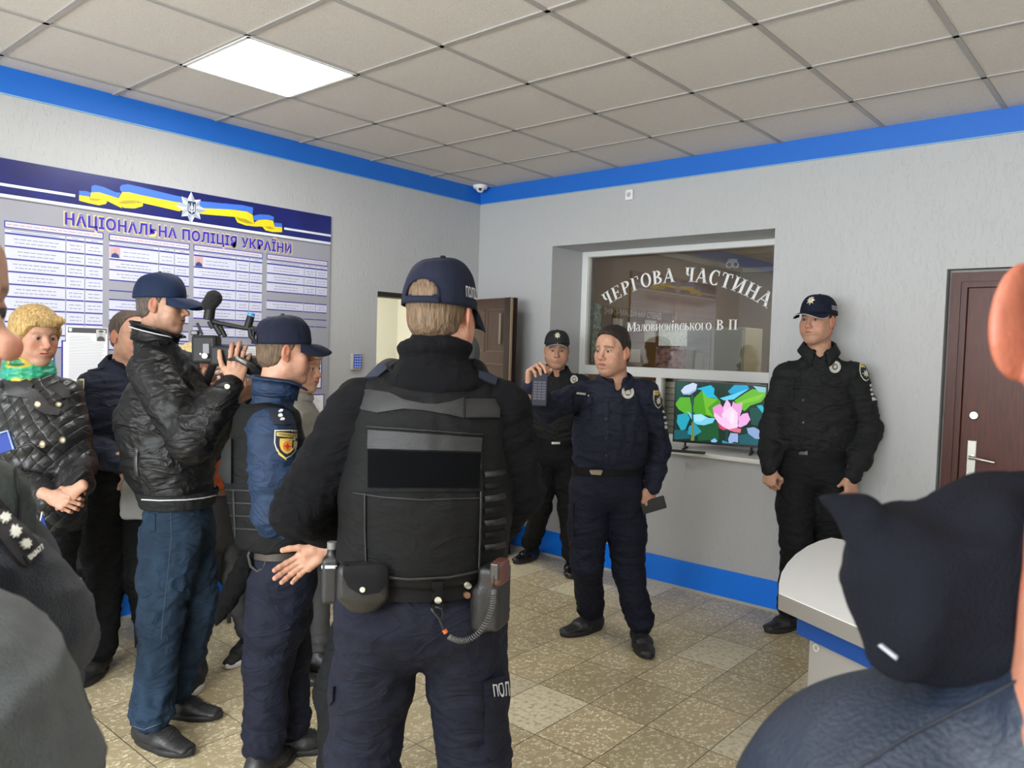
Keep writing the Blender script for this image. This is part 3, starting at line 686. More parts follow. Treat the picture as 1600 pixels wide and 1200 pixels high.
g = G(); g.bb((0,-1.332,1.437),(.028,-1.243,1.562), .01); g.build('casing', mat('grey_case', (.42,.42,.40), .35), r_)
g = G(); g.bb((.027,-1.318,1.452),(.031,-1.252,1.552), .002); g.build('face', mat('navy_face', (.03,.04,.16), .3), r_)
g = G()
for a in range(3):
    for b in range(5): g.box((.032,-1.306+a*.021,1.462+b*.0195),(.003,.014,.012))
g.build('keys', emit('key_glow', (.25,.35,.9), .7), r_)

# ================================================================== people: building kit
def A_(v): return np.array(v, float)
def unit(v): v = A_(v); return v / (np.linalg.norm(v) + 1e-12)
def frame(fwd, up=(0,0,1)):
    """columns right, forward, up (person's right, the way it faces, its top)"""
    f = unit(fwd); u = A_(up) - f * np.dot(up, f); u = unit(u); r = np.cross(f, u)
    return np.stack([r, f, u], 1)
SKIN = mat('skin', (1,1,1), .5, attr=True, bump=.25, scale=160, sss=.10, spec=.35, var=.12, vscale=45)
EYEW = mat('eye_white', (.36,.33,.30), .25); IRIS = mat('iris', (.035,.03,.028), .1)
def hairmat(name, col): return mat(name, col, .6, bump=1, scale=240, stretch=(1,1,.15), var=.55, vscale=160, spec=.3)
SK = A_((.43,.235,.155))
def head_mesh(res=.0028, sex='m', jaw=1.0, nose=1.0, mouth=0.0, brow=A_((.10,.06,.035)), skin=SK, flush=.5, stubble=.15, fat=0.0, neck=.16, neckw=0.0, ear=1.0, earout=0.0):
    """head and neck in the head's own frame, origin midway between the ears; returns verts, faces, colours"""
    s = SDF(); f = sex == 'f'
    s.ell((0,-.014,.034), (.075,.096,.086))
    s.ell((0,.026,-.030), (.0605*jaw+fat*.5,.060,.086), k=.03)
    s.seg((-.046*jaw-fat,.0,-.062), (-.016*jaw,.060,-.103), .020, .015, k=.035); s.seg((.046*jaw+fat,.0,-.062), (.016*jaw,.060,-.103), .020, .015, k=.035)
    s.ell((0,.066,-.100), (.022*jaw,.018,.016), k=.025)
    for m in (-1,1):
        s.ell((m*.044,.055,-.022), (.021,.020,.020), k=.022)
        s.ell((m*.034,.050,-.055), (.024+fat*.4,.026,.028), k=.025)
        s.seg((m*.012,.081,.027), (m*.043,.068,.026), .0095 if not f else .007, .008, k=.014)
    s.ell((0,.066,.052), (.042,.018,.030), k=.03)
    for m in (-1,1): s.ell((m*.031,.095,.004), (.0175,.0150,.0120), k=.012, op='s')
    s.seg((0,.083,.014), (0,.101,-.026), .0075, .0105*nose, k=.012)
    s.ell((0,.105+.030*(nose-1),-.031), (.0110*nose,.0112,.0105*nose), k=.010)
    for m in (-1,1): s.ell((m*.0125*nose,.094,-.034), (.0075,.010,.0075), k=.006)
    for m in (-1,1): s.ell((m*.006,.098,-.0425), (.0032,.005,.0025), k=.003, op='s')
    # mouth
    s.ell((0,.078,-.060), (.030,.016,.020), k=.02)
    s.seg((-.017,.086,-.0585), (0,.0925,-.0575), .0045, .0058, k=.006); s.seg((.017,.086,-.0585), (0,.0925,-.0575), .0045, .0058, k=.006)
    s.seg((-.014,.085,-.0685-mouth*.006), (.014,.085,-.0685-mouth*.006), .0055, .0055, k=.008); s.ell((0,.088,-.0685-mouth*.006), (.013,.007,.0062), k=.006)
    s.ell((0,.095,-.0632-mouth*.003), (.0235,.016,.0013+mouth*.004), k=.003, op='s')
    # eyelids over the eyeballs
    for m in (-1,1):
        s.ell((m*.031,.0705,.0035), (.0155,.0150,.0140), k=.004)
        s.ell((m*.031,.088,.0020), (.0125,.014,.0042), k=.0025, op='s')
    # ears
    for m in (-1,1):
        R = Matrix.Rotation(m*(.42+earout*30), 3, 'Z') @ Matrix.Rotation(-.15, 3, 'X')
        s.ell((m*(.0790+earout),-.010,-.004), (.0065*ear,.0185+earout*.5,.0325+earout*.3), R=R, k=.006); s.ell((m*.0770,-.004,-.030), (.005,.009,.012), R=R, k=.006)
        s.ell((m*(.0865+earout),-.007,.004), (.0055,.0105,.0200), R=R, k=.004, op='s')
    # neck
    s.seg((0,-.022,-.06), (0,-.040,-.08-neck), (.054+fat*.6+neckw,.057), (.064+neckw,.060), k=.03)
    v, fc = s.mesh(res); v = smooth_mesh(v, fc, 1, .4)
    # colour of the skin itself
    c = np.tile(skin, (len(v), 1)); x, y, z = v.T
    def bl(m, col, a):
        m = np.clip(m, 0, 1)[:, None] * a; return c * (1 - m) + A_(col) * m
    red = skin * A_((1.05,.62,.55))
    front = np.clip((y-.03)*40, 0, 1)
    c = bl(np.exp(-(((np.abs(x)-.042)/.018)**2 + ((z+.03)/.02)**2)) * front, red, flush*.7)
    c = bl(np.exp(-((x/.013)**2 + ((z+.032)/.014)**2)) * front * (y>.085), red, flush*.8)
    c = bl((np.abs(x) > .0765+earout*.3) * (np.abs(y+.01) < .03), skin*A_((1.0,.55,.48)), .6)
    lip = np.exp(-((x/.021)**4 + ((z+.0632)/.0085)**4)) * (y > .078)
    c = bl(lip, A_((.42,.13,.11)) if not f else A_((.5,.12,.11)), .65)
    bz = .0235 - .22*np.maximum(0, np.abs(x)-.030) + .10*np.minimum(0,np.abs(x)-.03)*0
    br = np.exp(-((z - bz - .0035)/.0042)**2) * (np.abs(x) > .011) * (np.abs(x) < .052) * (y > .045)
    c = bl(br, brow, .85 if not f else .5)
    lid = np.exp(-(((np.abs(x)-.031)/.016)**2 + ((z-.003)/.0095)**2)) * (y > .06); c = bl(lid, skin*A_((.62,.46,.46)), .65)
    lash = (np.abs(np.abs(x)-.031) < .0135) * np.exp(-((z-.0068)/.0018)**2) * (y > .07); c = bl(lash, brow*.6, .7)
    if stubble: c = bl(np.clip((-.045 - z)*60, 0, 1) * (y > -.01) * (z > -.125) * (1-lip), skin*A_((.55,.55,.6)), stubble)
    return v, fc, c
def eye_meshes(gaze=(0,0)):
    V = []; F = []; MI = []
    for m in (-1,1):
        c = A_((m*.031,.0725,.0030)); n0 = len(V); d = unit((gaze[0], 1, gaze[1])); M = frame(d)
        rings = [(0,1)] + [(math.sin(a), math.cos(a)) for a in (math.radians(q) for q in (12,24,34,60,90,130))]
        N = 14; V.append(c + M @ A_((0,.0126,0)))
        for (r_, h_) in rings[1:]:
            for k in range(N): a = 2*PI*k/N; V.append(c + M @ (A_((r_*math.cos(a), h_, r_*math.sin(a))) * .0126))
        for k in range(N): F.append((n0, n0+1+k, n0+1+(k+1)%N)); MI.append(2)
        for i in range(len(rings)-2):
            for k in range(N): F.append((n0+1+i*N+k, n0+1+(i+1)*N+k, n0+1+(i+1)*N+(k+1)%N, n0+1+i*N+(k+1)%N)); MI.append(2 if i < 2 else 1)
    return V, F, MI
def hand_mesh(curl=(.25,.3,.35,.4), spread=.12, thumb=(.5,.35), res=.0026, fat=1.0, wrist=.05, hook=1.0):
    """right hand: wrist at the origin, fingers towards +y, back of the hand +z, thumb towards -x; curl bends the fingers to -z"""
    s = SDF(); q = fat
    s.seg((-.002,-wrist,0), (0,.006,0), (.0265*q,.0195*q), (.0275*q,.0165*q), k=.01)
    s.seg((-.002,.008,0), (0,.070,.001), (.029*q,.0155*q), (.0375*q,.0120*q), k=.018)
    s.seg((-.021,.018,-.006), (-.025,.045,-.008), .0145*q, .012*q, k=.014)
    s.seg((.023,.018,-.006), (.027,.06,-.005), .012*q, .010*q, k=.014)
    bx = [(-.0285,.079,.002,.094), (-.0095,.085,.003,.103), (.0100,.081,.002,.096), (.0285,.071,.0,.076)]
    rr = [(.0092,.0078),(.0095,.0080),(.0090,.0075),(.0080,.0066)]
    for i, (x, y, z, L) in enumerate(bx):
        cu = curl[i] if hasattr(curl[i], '__len__') else (curl[i]*.8, curl[i]*1.15*hook, curl[i]*.8*hook)
        yaw = (i-1.4) * spread; p = A_((x, y, z)); a = 0; sd = A_((math.cos(yaw), -math.sin(yaw), 0)); fd = A_((math.sin(yaw), math.cos(yaw), 0))
        s.seg(p - fd*.022, p, .0105*q, rr[i][0]*q*1.05, k=.008)
        for j, fr_ in enumerate((.45,.31,.24)):
            a += cu[j]; d = fd*math.cos(a) + A_((0,0,-1))*math.sin(a); p2 = p + d*L*fr_
            r0 = (rr[i][0] + (rr[i][1]-rr[i][0])*j/3)*q; r1 = (rr[i][0] + (rr[i][1]-rr[i][0])*(j+1)/3)*q
            s.seg(p, p2, (r0*1.03, r0*.94), (r1, r1*.9), side=sd, k=.0035); s.ell(p, (r0*1.08,)*3, k=.003); p = p2
    # thumb leaves the side of the palm
    p = A_((-.024,.022,-.006)); t0, t1 = thumb
    d = unit((-math.cos(t0*.6)*.75, .75, -t0*.75)); p2 = p + d*.046; s.seg(p, p2, .0145*q, .0105*q, k=.014)
    d2 = unit(d + A_((t1*.9,.35,-t1*.8))); p3 = p2 + d2*.034; s.seg(p2, p3, .0104*q, .0095*q, k=.004); s.ell(p2,(.0112*q,)*3,k=.003)
    d3 = unit(d2 + A_((t1*.6,.2,-t1*.5))); p4 = p3 + d3*.026; s.seg(p3, p4, (.0100*q,.0085*q), (.0085*q,.0068*q), side=(1,0,0), k=.004)
    v, f = s.mesh(res); v = smooth_mesh(v, f, 1, .35)
    return v, f
def put(v, c, M, s=1.0): return (np.asarray(v) * s) @ np.asarray(M).T + A_(c)
class Body:
    """gathers skin pieces (head, hands) and the hidden trunk into ONE body mesh"""
    def __init__(s): s.V = []; s.F = []; s.C = []; s.M = []; s.n = 0
    def add(s, v, f, c, mi=0):
        v = np.asarray(v); f = [tuple(int(i)+s.n for i in q) for q in f]; s.V.append(v); s.F += f; s.C.append(np.broadcast_to(np.asarray(c), (len(v),3))); s.n += len(v)
        s.M += list(mi) if hasattr(mi, '__len__') else [mi]*len(f)
    def build(s, parent, skinmat=None):
        return obj('body', np.concatenate(s.V), s.F, None, parent, True, cols=np.concatenate(s.C), mats=[skinmat or SKIN, EYEW, IRIS], midx=s.M)
def make_hair(c, M, s, m, parent, style='short', t=.006, res=.004, seed=0, top=.062):
    """hair shell grown over the skull, cut along a hairline"""
    d = SDF()
    if style == 'bob':
        d.ell((0,-.010,.040), (.094,.108,.096)); d.ell((0,-.045,-.02), (.084,.072,.075), k=.03)
        for q in (-1,1): d.seg((q*.076,.012,.03), (q*.077,-.012,-.055), (.018,.040), (.014,.032), side=(1,0,0), k=.025)
        d.seg((-.06,.070,.078), (.055,.076,.070), .020, .022, k=.02); d.seg((.05,.07,.07), (.078,.03,.02), .018,.012, k=.02)
        xs = [-.12,-.08,-.03,.0,.03,.055,.075,.09,.13]; zs = [-.085,-.085,-.075,-.065,-.02,.020,.050,.053,.05]
        d.ell((0,.085,-.035), (.060,.055,.088), k=.008, op='s')
    else:
        d.ell((0,-.014,.036), (.0755+t,.0965+t,.0865+t)); d.ell((0,-.035,-.025), (.062+t,.066+t,.055), k=.02)
        if style == 'short':
            d.ell((0,.036,.086), (.056,.042,.034), k=.02); d.ell((0,-.012,.082), (.066,.084,.052), k=.015)
            xs = [-.12,-.07,-.035,-.02,.0,.012,.026,.040,.055,.072,.12]; zs = [-.078,-.075,-.052,.0,.004,-.004,.036,.060,.078,.088,.094]
        elif style == 'nape':      # cropped hair showing under a cap
            xs = [-.12,-.07,-.035,-.018,.0,.012,.024,.04,.12]; zs = [-.078,-.074,-.052,-.002,.010,.0,.03,.06,.09]
        elif style == 'bald':
            xs = [-.12,-.07,-.035,-.018,.0,.012,.024,.04,.06,.12]; zs = [-.070,-.068,-.05,.0,.008,.004,.04,.085,.115,.13]
    if style == 'nape': d.cut(lambda P: P[...,2] - top + .0 * P[...,1], .003)
    d.cut(lambda P: (np.interp(P[...,1], xs, zs) - P[...,2]) * .8, .003)
    v, f = d.mesh(res); n = vnormals(v, f)
    v = v + n * (vnoise(v * A_((160,160,45)) + seed) * (.0016 if style != 'bob' else .0014))[:, None]
    if style == 'bob': v = v + n * (vnoise(v * A_((55,55,9)) + seed) * .0022)[:, None]
    return obj('hair', put(v, c, M, s), f, m, parent)
def make_cap(c, M, s, m, parent, tilt=0.0, rim=.030, back='closed', text=None, textside=1, star=False, edge=None, bill_len=.075, wrinkle=.0015, billdown=.050, textmat=None, name='cap'):
    """baseball cap: six sewn panels, curved peak, button; M frame of the head"""
    T = np.array(Matrix.Rotation(tilt, 3, 'X')); MM = M @ T
    NA, NV = 72, 18; V = []; F = []
    def crown(a, t, off=0):     # a angle (0 = front), t 0 rim .. 1 top
        ph = t * PI/2; fx = math.sin(a); fy = math.cos(a); fx = math.copysign(abs(fx)**.90, fx); fy = math.copysign(abs(fy)**.90, fy)
        rx, ry, rz = .0885+off, .1085+off, .1390-rim+off
        k = math.cos(ph) ** .60
        z = rim + (rz) * math.sin(ph) * (1 - .06*(fy < 0)*abs(fy)) - .014*(1-t)*(fy*.6)*0
        front = max(0, fy) * (1-t) * t * .020
        return A_((fx*rx*k, -.012 + fy*(ry*k + front), z))
    for j in range(NV+1):
        t = j / NV
        for i in range(NA):
            a = 2*PI*i/NA; p = crown(a, min(t,.999))
            seam = abs(((a / (PI/3)) + .5) % 1 - .5); dn = -.0026 * math.exp(-(seam/.035)**2) * (t > .04) * (1-t*.5)
            n_ = unit(p - A_((0,-.012,rim))); p = p + n_ * (dn + wrinkle * float(noise.noise(Vector(p)*38 + Vector((s*9,0,0)))) * (1 if t > .15 else .2))
            V.append(p)
    for j in range(NV):
        for i in range(NA):
            q = (j*NA+i, j*NA+(i+1)%NA, (j+1)*NA+(i+1)%NA, (j+1)*NA+i)
            if back == 'open' and j < 6:
                a = (i+.5)/NA*2*PI; w = abs(a-PI); t = (j+.5)/NV
                if w < .50 * math.sqrt(max(0, 1-(t/.33)**2)) and t > .075: continue
            F.append(q)
    # inner side, folded in at the rim
    n0 = len(V)
    for i in range(NA): V.append(crown(2*PI*i/NA, 0, -.003) + A_((0,0,.001)))
    for i in range(NA): V.append(crown(2*PI*i/NA, .12, -.004))
    for i in range(NA): F.append((i, n0+i, n0+(i+1)%NA, (i+1)%NA)); F.append((n0+i, n0+NA+i, n0+NA+(i+1)%NA, n0+(i+1)%NA))
    cap = obj(name, put(V, c, MM, s), F, m, parent)
    g = G(); top = put([crown(0,.999)+A_((0,0,.0005))], c, MM, s)[0]
    MMm = Matrix([list(r) for r in MM]); g.lathe(top, [(0,.005*s),(.006*s,.004*s),(.008*s,.0*s),(0,-.001)], MMm, 14); g.build('button', m, cap, smooth=True)
    # peak
    V = []; F = []; NB, NW = 28, 9
    for j in range(NW+1):
        w = j/NW
        for i in range(NB+1):
            u = -1 + 2*i/NB; a = u * 1.08; p = crown(a, .02, .0005); o_ = bill_len * (1 - abs(u)**2.6) ** .62 * w
            p = p + A_((math.sin(a)*o_*.18, o_, 0)); p[2] += -billdown*w*w*.7 - .030*(abs(math.sin(a)))**2.0*(o_/bill_len)*1.6 + .006*w - .002
            V.append(p)
    k = len(V); V += [p - A_((0,0,.0032)) for p in V]
    def q_(a,b,c_,d): F.append((a,b,c_,d))
    for j in range(NW):
        for i in range(NB):
            a = j*(NB+1)+i; q_(a, a+1, a+NB+2, a+NB+1); q_(k+a, k+a+NB+1, k+a+NB+2, k+a+1)
    for i in range(NB): a = NW*(NB+1)+i; q_(a, a+1, k+a+1, k+a)
    pk = obj('peak', put(V, c, MM, s), F, m, cap); recalc(pk)
    if edge:
        pts = [put([V[NW*(NB+1)+i] - A_((0,0,.0016))], c, MM, s)[0] for i in range(NB+1)]
        g = G(); g.tube([Vector(p) for p in pts], .0016*s, 6); g.build('piping', edge, cap, smooth=True)
    if back == 'open':
        pts = []
        g = G(); n1 = 14
        Vb = []
        for i in range(n1+1):
            a = PI - .52 + 1.04*i/n1
            for (t_, o_) in ((.0,.001),(.085,.001),(.085,.004),(.0,.004)): Vb.append(put([crown(a, t_, o_) ], c, MM, s)[0])
        Fb = [(i*4+j, i*4+(j+1)%4, (i+1)*4+(j+1)%4, (i+1)*4+j) for i in range(n1) for j in range(4)] + [(0,1,2,3), (n1*4+3,n1*4+2,n1*4+1,n1*4)]
        recalc(obj('strap', Vb, Fb, m, cap))
        Vb = []
        for i in range(25):      # piped edge of the opening
            a = i/24*PI; t_ = .075 + math.sin(a)*.255; Vb.append(Vector(put([crown(PI + math.cos(a)*.5, t_, .0012)], c, MM, s)[0]))
        g.tube(Vb, .0022*s, 6); g.build('binding', m, cap, smooth=True)
    if text:
        V2, F2 = text2d(text, 1.0, .02); xs = [p[0] for p in V2]; ys = [p[1] for p in V2]; W_ = max(xs)-min(xs); Hh = max(ys)-min(ys); mx_ = (max(xs)+min(xs))/2
        out = []
        ca, wa, ch = textside
        for x, y in V2:
            a = ca - (x-mx_)/W_*wa; t_ = .10 + (y-min(ys))/Hh*ch; out.append(crown(a, t_, .0018))
        obj('lettering', put(out, c, MM, s), F2, textmat or mat('reflective_grey', (.55,.56,.58), .4), cap, smooth=False)
    if star:
        out = []; F2 = []; cen = crown(0,.42,.004); 
        for ring, (ro, off) in enumerate(((.021,.0025),(.009,.006))):
            for i in range(16):
                a = 2*PI*i/16; rr_ = ro * (1.0 if i%2==0 else .52) if ring == 0 else ro
                ang = math.sin(a)*rr_/.085; t_ = .42 + math.cos(a)*rr_/.11; out.append(crown(ang, t_, off))
        for i in range(16): F2.append((i, (i+1)%16, 16+(i+1)%16, 16+i))
        F2.append(tuple(16+i for i in range(16)))
        obj('cap_badge', put(out, c, MM, s), F2, mat('pale_gold', (.72,.68,.50), .3, metal=.3), cap, smooth=False)
    return cap
def make_shoe(p, fwd, m, parent, L=.30, w=.052, solem=None, h=.10, lace=True, name='shoe', pitch=0.0, boot=False, capm=None):
    """p = ground point under the ankle, fwd = the way the toe points"""
    M = frame(fwd); s = SDF(); k = L/.30
    s.seg((0,-.052*k,.045), (0,.06*k,.040), (w*.80,.038), (w*.98,.034), k=.03)
    s.seg((0,.06*k,.038), (.004,.185*k,.026), (w*.98,.032), (w*.72,.020), k=.03)
    s.seg((0,-.030*k,.05), (0,-.030*k,h+(.05 if boot else 0)), (w*.80,.050), (w*.78,.050), k=.03)
    s.seg((0,.02*k,.07), (0,.09*k,.055), (w*.62,.02), (w*.7,.016), k=.03)
    s.cut(lambda P: (.022 - P[...,2]), .004)
    v, f = s.mesh(.005); n_ = vnormals(v, f); v = v + n_*(vnoise(v*45)*.0012)[:,None]
    up = obj(name, put(v, A_(p), M), f, m, parent)
    # sole
    g = G(); pts = []; N = 32; out = []
    for i in range(N):
        a = 2*PI*i/N; y = math.sin(a); x = math.cos(a); wy_ = w*(1.10 if y > 0 else .96)*(1-.14*max(0,y)**3); out.append((x*wy_*(1 if abs(y)<.95 else 1), .062*k + y*.150*k))
    V = []; F = []
    for z, e in ((.0,-.004),(.004,0),(.022,.001),(.027,-.003)):
        for (x, y) in out: V.append((x*(1+e/w), .062*k+(y-.062*k)*(1+e/.15), z + .006*max(0,(y-.15*k)/.06)**2))
    for j in range(3):
        for i in range(N): F.append((j*N+i, j*N+(i+1)%N, (j+1)*N+(i+1)%N, (j+1)*N+i))
    F.append(tuple(range(N))[::-1]); F.append(tuple(3*N+i for i in range(N)))
    recalc(obj('sole', put(V, A_(p), M), F, solem or mat('black_sole', (.012,.012,.012), .6), up))
    if lace:
        bv = BVHTree.FromPolygons([tuple(x) for x in v], [tuple(int(i) for i in q) for q in f]); g = G()
        for j in range(5):
            y = (.035 + .022*j)*k; pl = []
            for i in range(7):
                x = (-1+2*i/6)*w*.42; yy = y + (.010 if j%2 else -.010)*(i/6-.5)
                h_ = bv.ray_cast(Vector((x,yy,.3)), Vector((0,0,-1)))
                if h_[0]: pl.append(Vector(put([(x,yy,h_[0].z+.0015)], A_(p), M)[0]))
            if len(pl) > 2: g.tube(pl, .0022, 6)
        if g.v: g.build('laces', mat('black_lace', (.02,.02,.022), .8), up, smooth=True)
    return up
# ------------------------------------------------------------------ things sewn or pinned onto a surface
def bvh_of(*obs):
    V = []; F = []; n = 0
    for o in obs:
        b = wpos(o); V += [v.co + b for v in o.data.vertices]; F += [tuple(i+n for i in p.vertices) for p in o.data.polygons]; n = len(V)
    return BVHTree.FromPolygons(V, F)
def dens(poly, step):
    out = []
    for i in range(len(poly)):
        a = Vector(poly[i]); b = Vector(poly[(i+1)%len(poly)]); k = max(1, int((b-a).length/step))
        out += [a.lerp(b, j/k) for j in range(k)]
    return out
def inside(p, poly):
    r = False; j = len(poly)-1
    for i in range(len(poly)):
        if (poly[i][1] > p[1]) != (poly[j][1] > p[1]) and p[0] < (poly[j][0]-poly[i][0])*(p[1]-poly[i][1])/(poly[j][1]-poly[i][1]+1e-12)+poly[i][0]: r = not r
        j = i
    return r
def caster(bv, c, n, ux, uy, reach=.35):
    """maps 2-D (metres along ux, uy from c) onto the surface, looking along -n"""
    c = Vector(c); n = Vector(n).normalized(); ux = Vector(ux).normalized(); uy = Vector(uy).normalized()
    def f(x, y, off=0):
        o_ = c + ux*x + uy*y + n*reach; h = bv.ray_cast(o_, -n, reach*2.2)
        return (h[0] + n*off) if h[0] is not None else None
    return f
def pcaster(bv, d0=None):
    """maps a point of the photograph onto the surface standing there"""
    def f(x, y, off=0):
        d = (CF + CR*((x-800)/FPX) - CU*((y-600)/FPX)).normalized(); h = bv.ray_cast(CAMP + d*(d0 or .1), d)
        if h[0] is None: return None
        nn = h[1] if h[1].dot(d) < 0 else -h[1]
        return h[0] + (nn*.6 - d*.4)*off
    return f
def patch(cast, poly, name, m, parent, th=.003, step=None, rnd=0, smooth=True):
    """a cloth or metal piece of outline poly laid on the surface and th thick"""
    xs = [p[0] for p in poly]; ys = [p[1] for p in poly]
    step = step or max(max(xs)-min(xs), max(ys)-min(ys))/14
    B = dens(poly, step); nb = len(B); pts = [Vector((p[0],p[1])) for p in B]
    x = min(xs)+step*.5
    while x < max(xs):
        y = min(ys)+step*.5
        while y < max(ys):
            if inside((x,y), poly) and min((Vector((x,y))-p).length for p in pts[:nb]) > step*.45: pts.append(Vector((x,y)))
            y += step
        x += step
    co, _, tri, *_ = geometry.delaunay_2d_cdt(pts, [(i,(i+1)%nb) for i in range(nb)], [], 1, 1e-7)
    top = []; ok = []
    for p in co:
        q = cast(p.x, p.y, th); ok.append(q is not None); top.append(q)
    good = [i for i in range(len(co)) if ok[i]]
    if len(good) < 3: return None
    for i in range(len(co)):
        if not ok[i]:
            j = min(good, key=lambda k: (co[k]-co[i]).length); top[i] = top[j] + (top[j]-top[j])*0
    # pieces that fell through to something behind are pulled back
    V = [tuple(t) for t in top]; F = [tuple(t) for t in tri]; k = len(V)
    bot = [cast(p.x, p.y, -.001) for p in co]; V += [tuple(bot[i]) if bot[i] is not None else V[i] for i in range(k)]
    F += [tuple(i+k for i in reversed(t)) for t in tri]
    ec = {}
    for t in tri:
        for a, b in ((t[0],t[1]),(t[1],t[2]),(t[2],t[0])): ec[(a,b)] = 1
    for (a, b) in list(ec):
        if (b, a) not in ec: F.append((b, a, a+k, b+k))
    o = obj(name, V, F, m, parent, smooth); recalc(o)
    return autosmooth(o, 50) if smooth else o
def patch_text(cast, s, cx_, cy_, w, h, name, m, parent, ang=0, off=.004, flip=1, bold=.0):
    """flip -1 when y runs downwards (photograph coordinates)"""
    V2, F2 = text2d(s, 1.0, bold); xs = [p[0] for p in V2]; ys = [p[1] for p in V2]; W_ = max(xs)-min(xs); Hh = max(ys)-min(ys); mx_ = (max(xs)+min(xs))/2; my_ = (max(ys)+min(ys))/2
    out = []; bad = False; last = None; ca, sa = math.cos(ang), math.sin(ang)
    for x, y in V2:
        a = (x-mx_)/W_*w; b = (y-my_)/Hh*h*flip; q = cast(cx_ + a*ca - b*sa, cy_ + a*sa + b*ca, off)
        out.append(q)
    keep = [f for f in F2 if all(out[i] is not None for i in f)]
    if not keep: return None
    return obj(name, [tuple(q) if q is not None else (0,0,0) for q in [o_ or next(x for x in out if x is not None) for o_ in out]], keep, m, parent, smooth=False)
def strip_on(cast, pts, w, name, m, parent, th=.003, n=6):
    """a band of width w following pts over the surface"""
    P = dens_open(pts, w*1.2); V = []; F = []; rows = 0
    for i, p in enumerate(P):
        t = (P[min(i+1,len(P)-1)] - P[max(i-1,0)]).normalized(); s_ = Vector((-t.y, t.x)); row = []
        for (k, o_) in ((-.5,-.001),(-.5,th),(0,th*1.15),(.5,th),(.5,-.001)):
            q = p + s_*w*k; h = cast(q.x, q.y, o_); row.append(h)
        if any(r is None for r in row): continue
        V += row; rows += 1
    for i in range(rows-1):
        for k in range(5): F.append((i*5+k, i*5+(k+1)%5, (i+1)*5+(k+1)%5, (i+1)*5+k))
    if rows < 2: return None
    F.append((0,1,2,3,4)); F.append(tuple((rows-1)*5+k for k in (4,3,2,1,0)))
    return recalc(obj(name, [tuple(v) for v in V], F, m, parent))
def dens_open(pts, step):
    out = []
    for i in range(len(pts)-1):
        a = Vector(pts[i]); b = Vector(pts[i+1]); k = max(1, int((b-a).length/step)); out += [a.lerp(b, j/k) for j in range(k)]
    return out + [Vector(pts[-1])]
def collar(c, M, m, parent, rx=.064, ry=.066, h=.036, gap=.42, fall=1.25, flare=.030, point=.034, name='collar', s=1.0, tilt=-.25, th=.0035):
    """stand-and-fall shirt collar around the neck, open at the front by gap radians"""
    T = np.array(Matrix.Rotation(tilt, 3, 'X')); MM = M @ T; V = []; F = []; N = 40
    prof = [(0,0),(.001,h*.5),(.004,h*.95),(.009,h),(.014,h*.92),(.014+flare*.5,h*(1-fall*.55)),(.014+flare,h*(1-fall))]
    for i in range(N+1):
        a = gap + (2*PI-2*gap)*i/N; e = math.exp(-(min(a-gap, 2*PI-gap-a)/.45)**2)
        for j, (r_, z) in enumerate(prof):
            zz = z - e*point*(j/6)**1.5; rr_ = r_ + e*.010*(j/6)
            V.append((math.sin(a)*(rx+rr_), math.cos(a)*(ry+rr_) - .0, zz - e*.006))
    K = len(prof)
    for i in range(N):
        for j in range(K-1): F.append((i*K+j, (i+1)*K+j, (i+1)*K+j+1, i*K+j+1))
    o = obj(name, put(V, A_(c), MM, s), F, m, parent)
    return thick(o, th*s)
def thick(o, th):
    """gives an open sheet real thickness"""
    me = o.data; bm = bmesh.new(); bm.from_mesh(me); bm.normal_update()
    bmesh.ops.solidify(bm, geom=bm.faces[:], thickness=th); bmesh.ops.recalc_face_normals(bm, faces=bm.faces)
    bm.to_mesh(me); bm.free(); me.polygons.foreach_set('use_smooth', [True]*len(me.polygons)); return o
def cloth(name, s, res, m, parent, amp=.004, wave=.05, aniso=(1,1,2.2), seed=0, mask=None, label=None, it=1):
    v, f = s.mesh(res); v = smooth_mesh(v, f, it, .5); v = folds(v, f, amp, wave, aniso, seed, mask)
    return obj(name, v, f, m, parent, label=label)
def lerp(a, b, t): return A_(a)*(1-t) + A_(b)*t
def trunk(s, hipc, chest, shL, shR, side, w=(.165,.150,.170,.165), d=(.115,.105,.125,.095), k=.05, shr=.062, neck=None):
    """torso volume: hips, waist, chest, shoulders"""
    hipc = A_(hipc); chest = A_(chest); shm = (A_(shL)+A_(shR))/2
    wa = lerp(hipc, chest, .45)
    s.seg(hipc, wa, (w[0],d[0]), (w[1],d[1]), side, k=k); s.seg(wa, chest, (w[1],d[1]), (w[2],d[2]), side, k=k)
    s.seg(chest, lerp(chest, shm, .8), (w[2],d[2]), (w[3],d[3]), side, k=k)
    s.seg(lerp(shL, shm, .12), lerp(shR, shm, .12), shr, shr, k=k)
    if neck is not None:
        for q in (shL, shR): s.seg(lerp(shm, neck, .75), lerp(shm, q, .72), .045, .042, k=.05)
def limb(s, pts, rs, side=(1,0,0), k=.025):
    for i in range(len(pts)-1): s.seg(pts[i], pts[i+1], rs[i], rs[i+1], side, k=k)
def hand_at(B, wrist, fdir, back, left=False, skin=SK, s=1.0, **kw):
    """wrist position, direction of the fingers, direction the back of the hand faces"""
    v, f = hand_mesh(**kw); f_ = unit(fdir); b = unit(A_(back) - f_*np.dot(back, f_)); r = np.cross(f_, b)
    M = np.stack([r, f_, b], 1); v = v.copy()
    if left: v[:,0] *= -1; f = f[:, ::-1]
    c = np.tile(skin, (len(v),1)); tip = np.clip((v[:,1]-.08)*12, 0, 1)[:,None]; c = c*(1-tip*.25) + skin*A_((1.0,.66,.6))*tip*.25
    kn = np.exp(-((v[:,1]-.08)/.012)**2)[:,None]*(v[:,2]>.004)[:,None]; c = c*(1-kn*.2) + skin*A_((1,.68,.62))*kn*.2
    B.add(put(v, A_(wrist), M, s), f, c)
    return A_(wrist), M
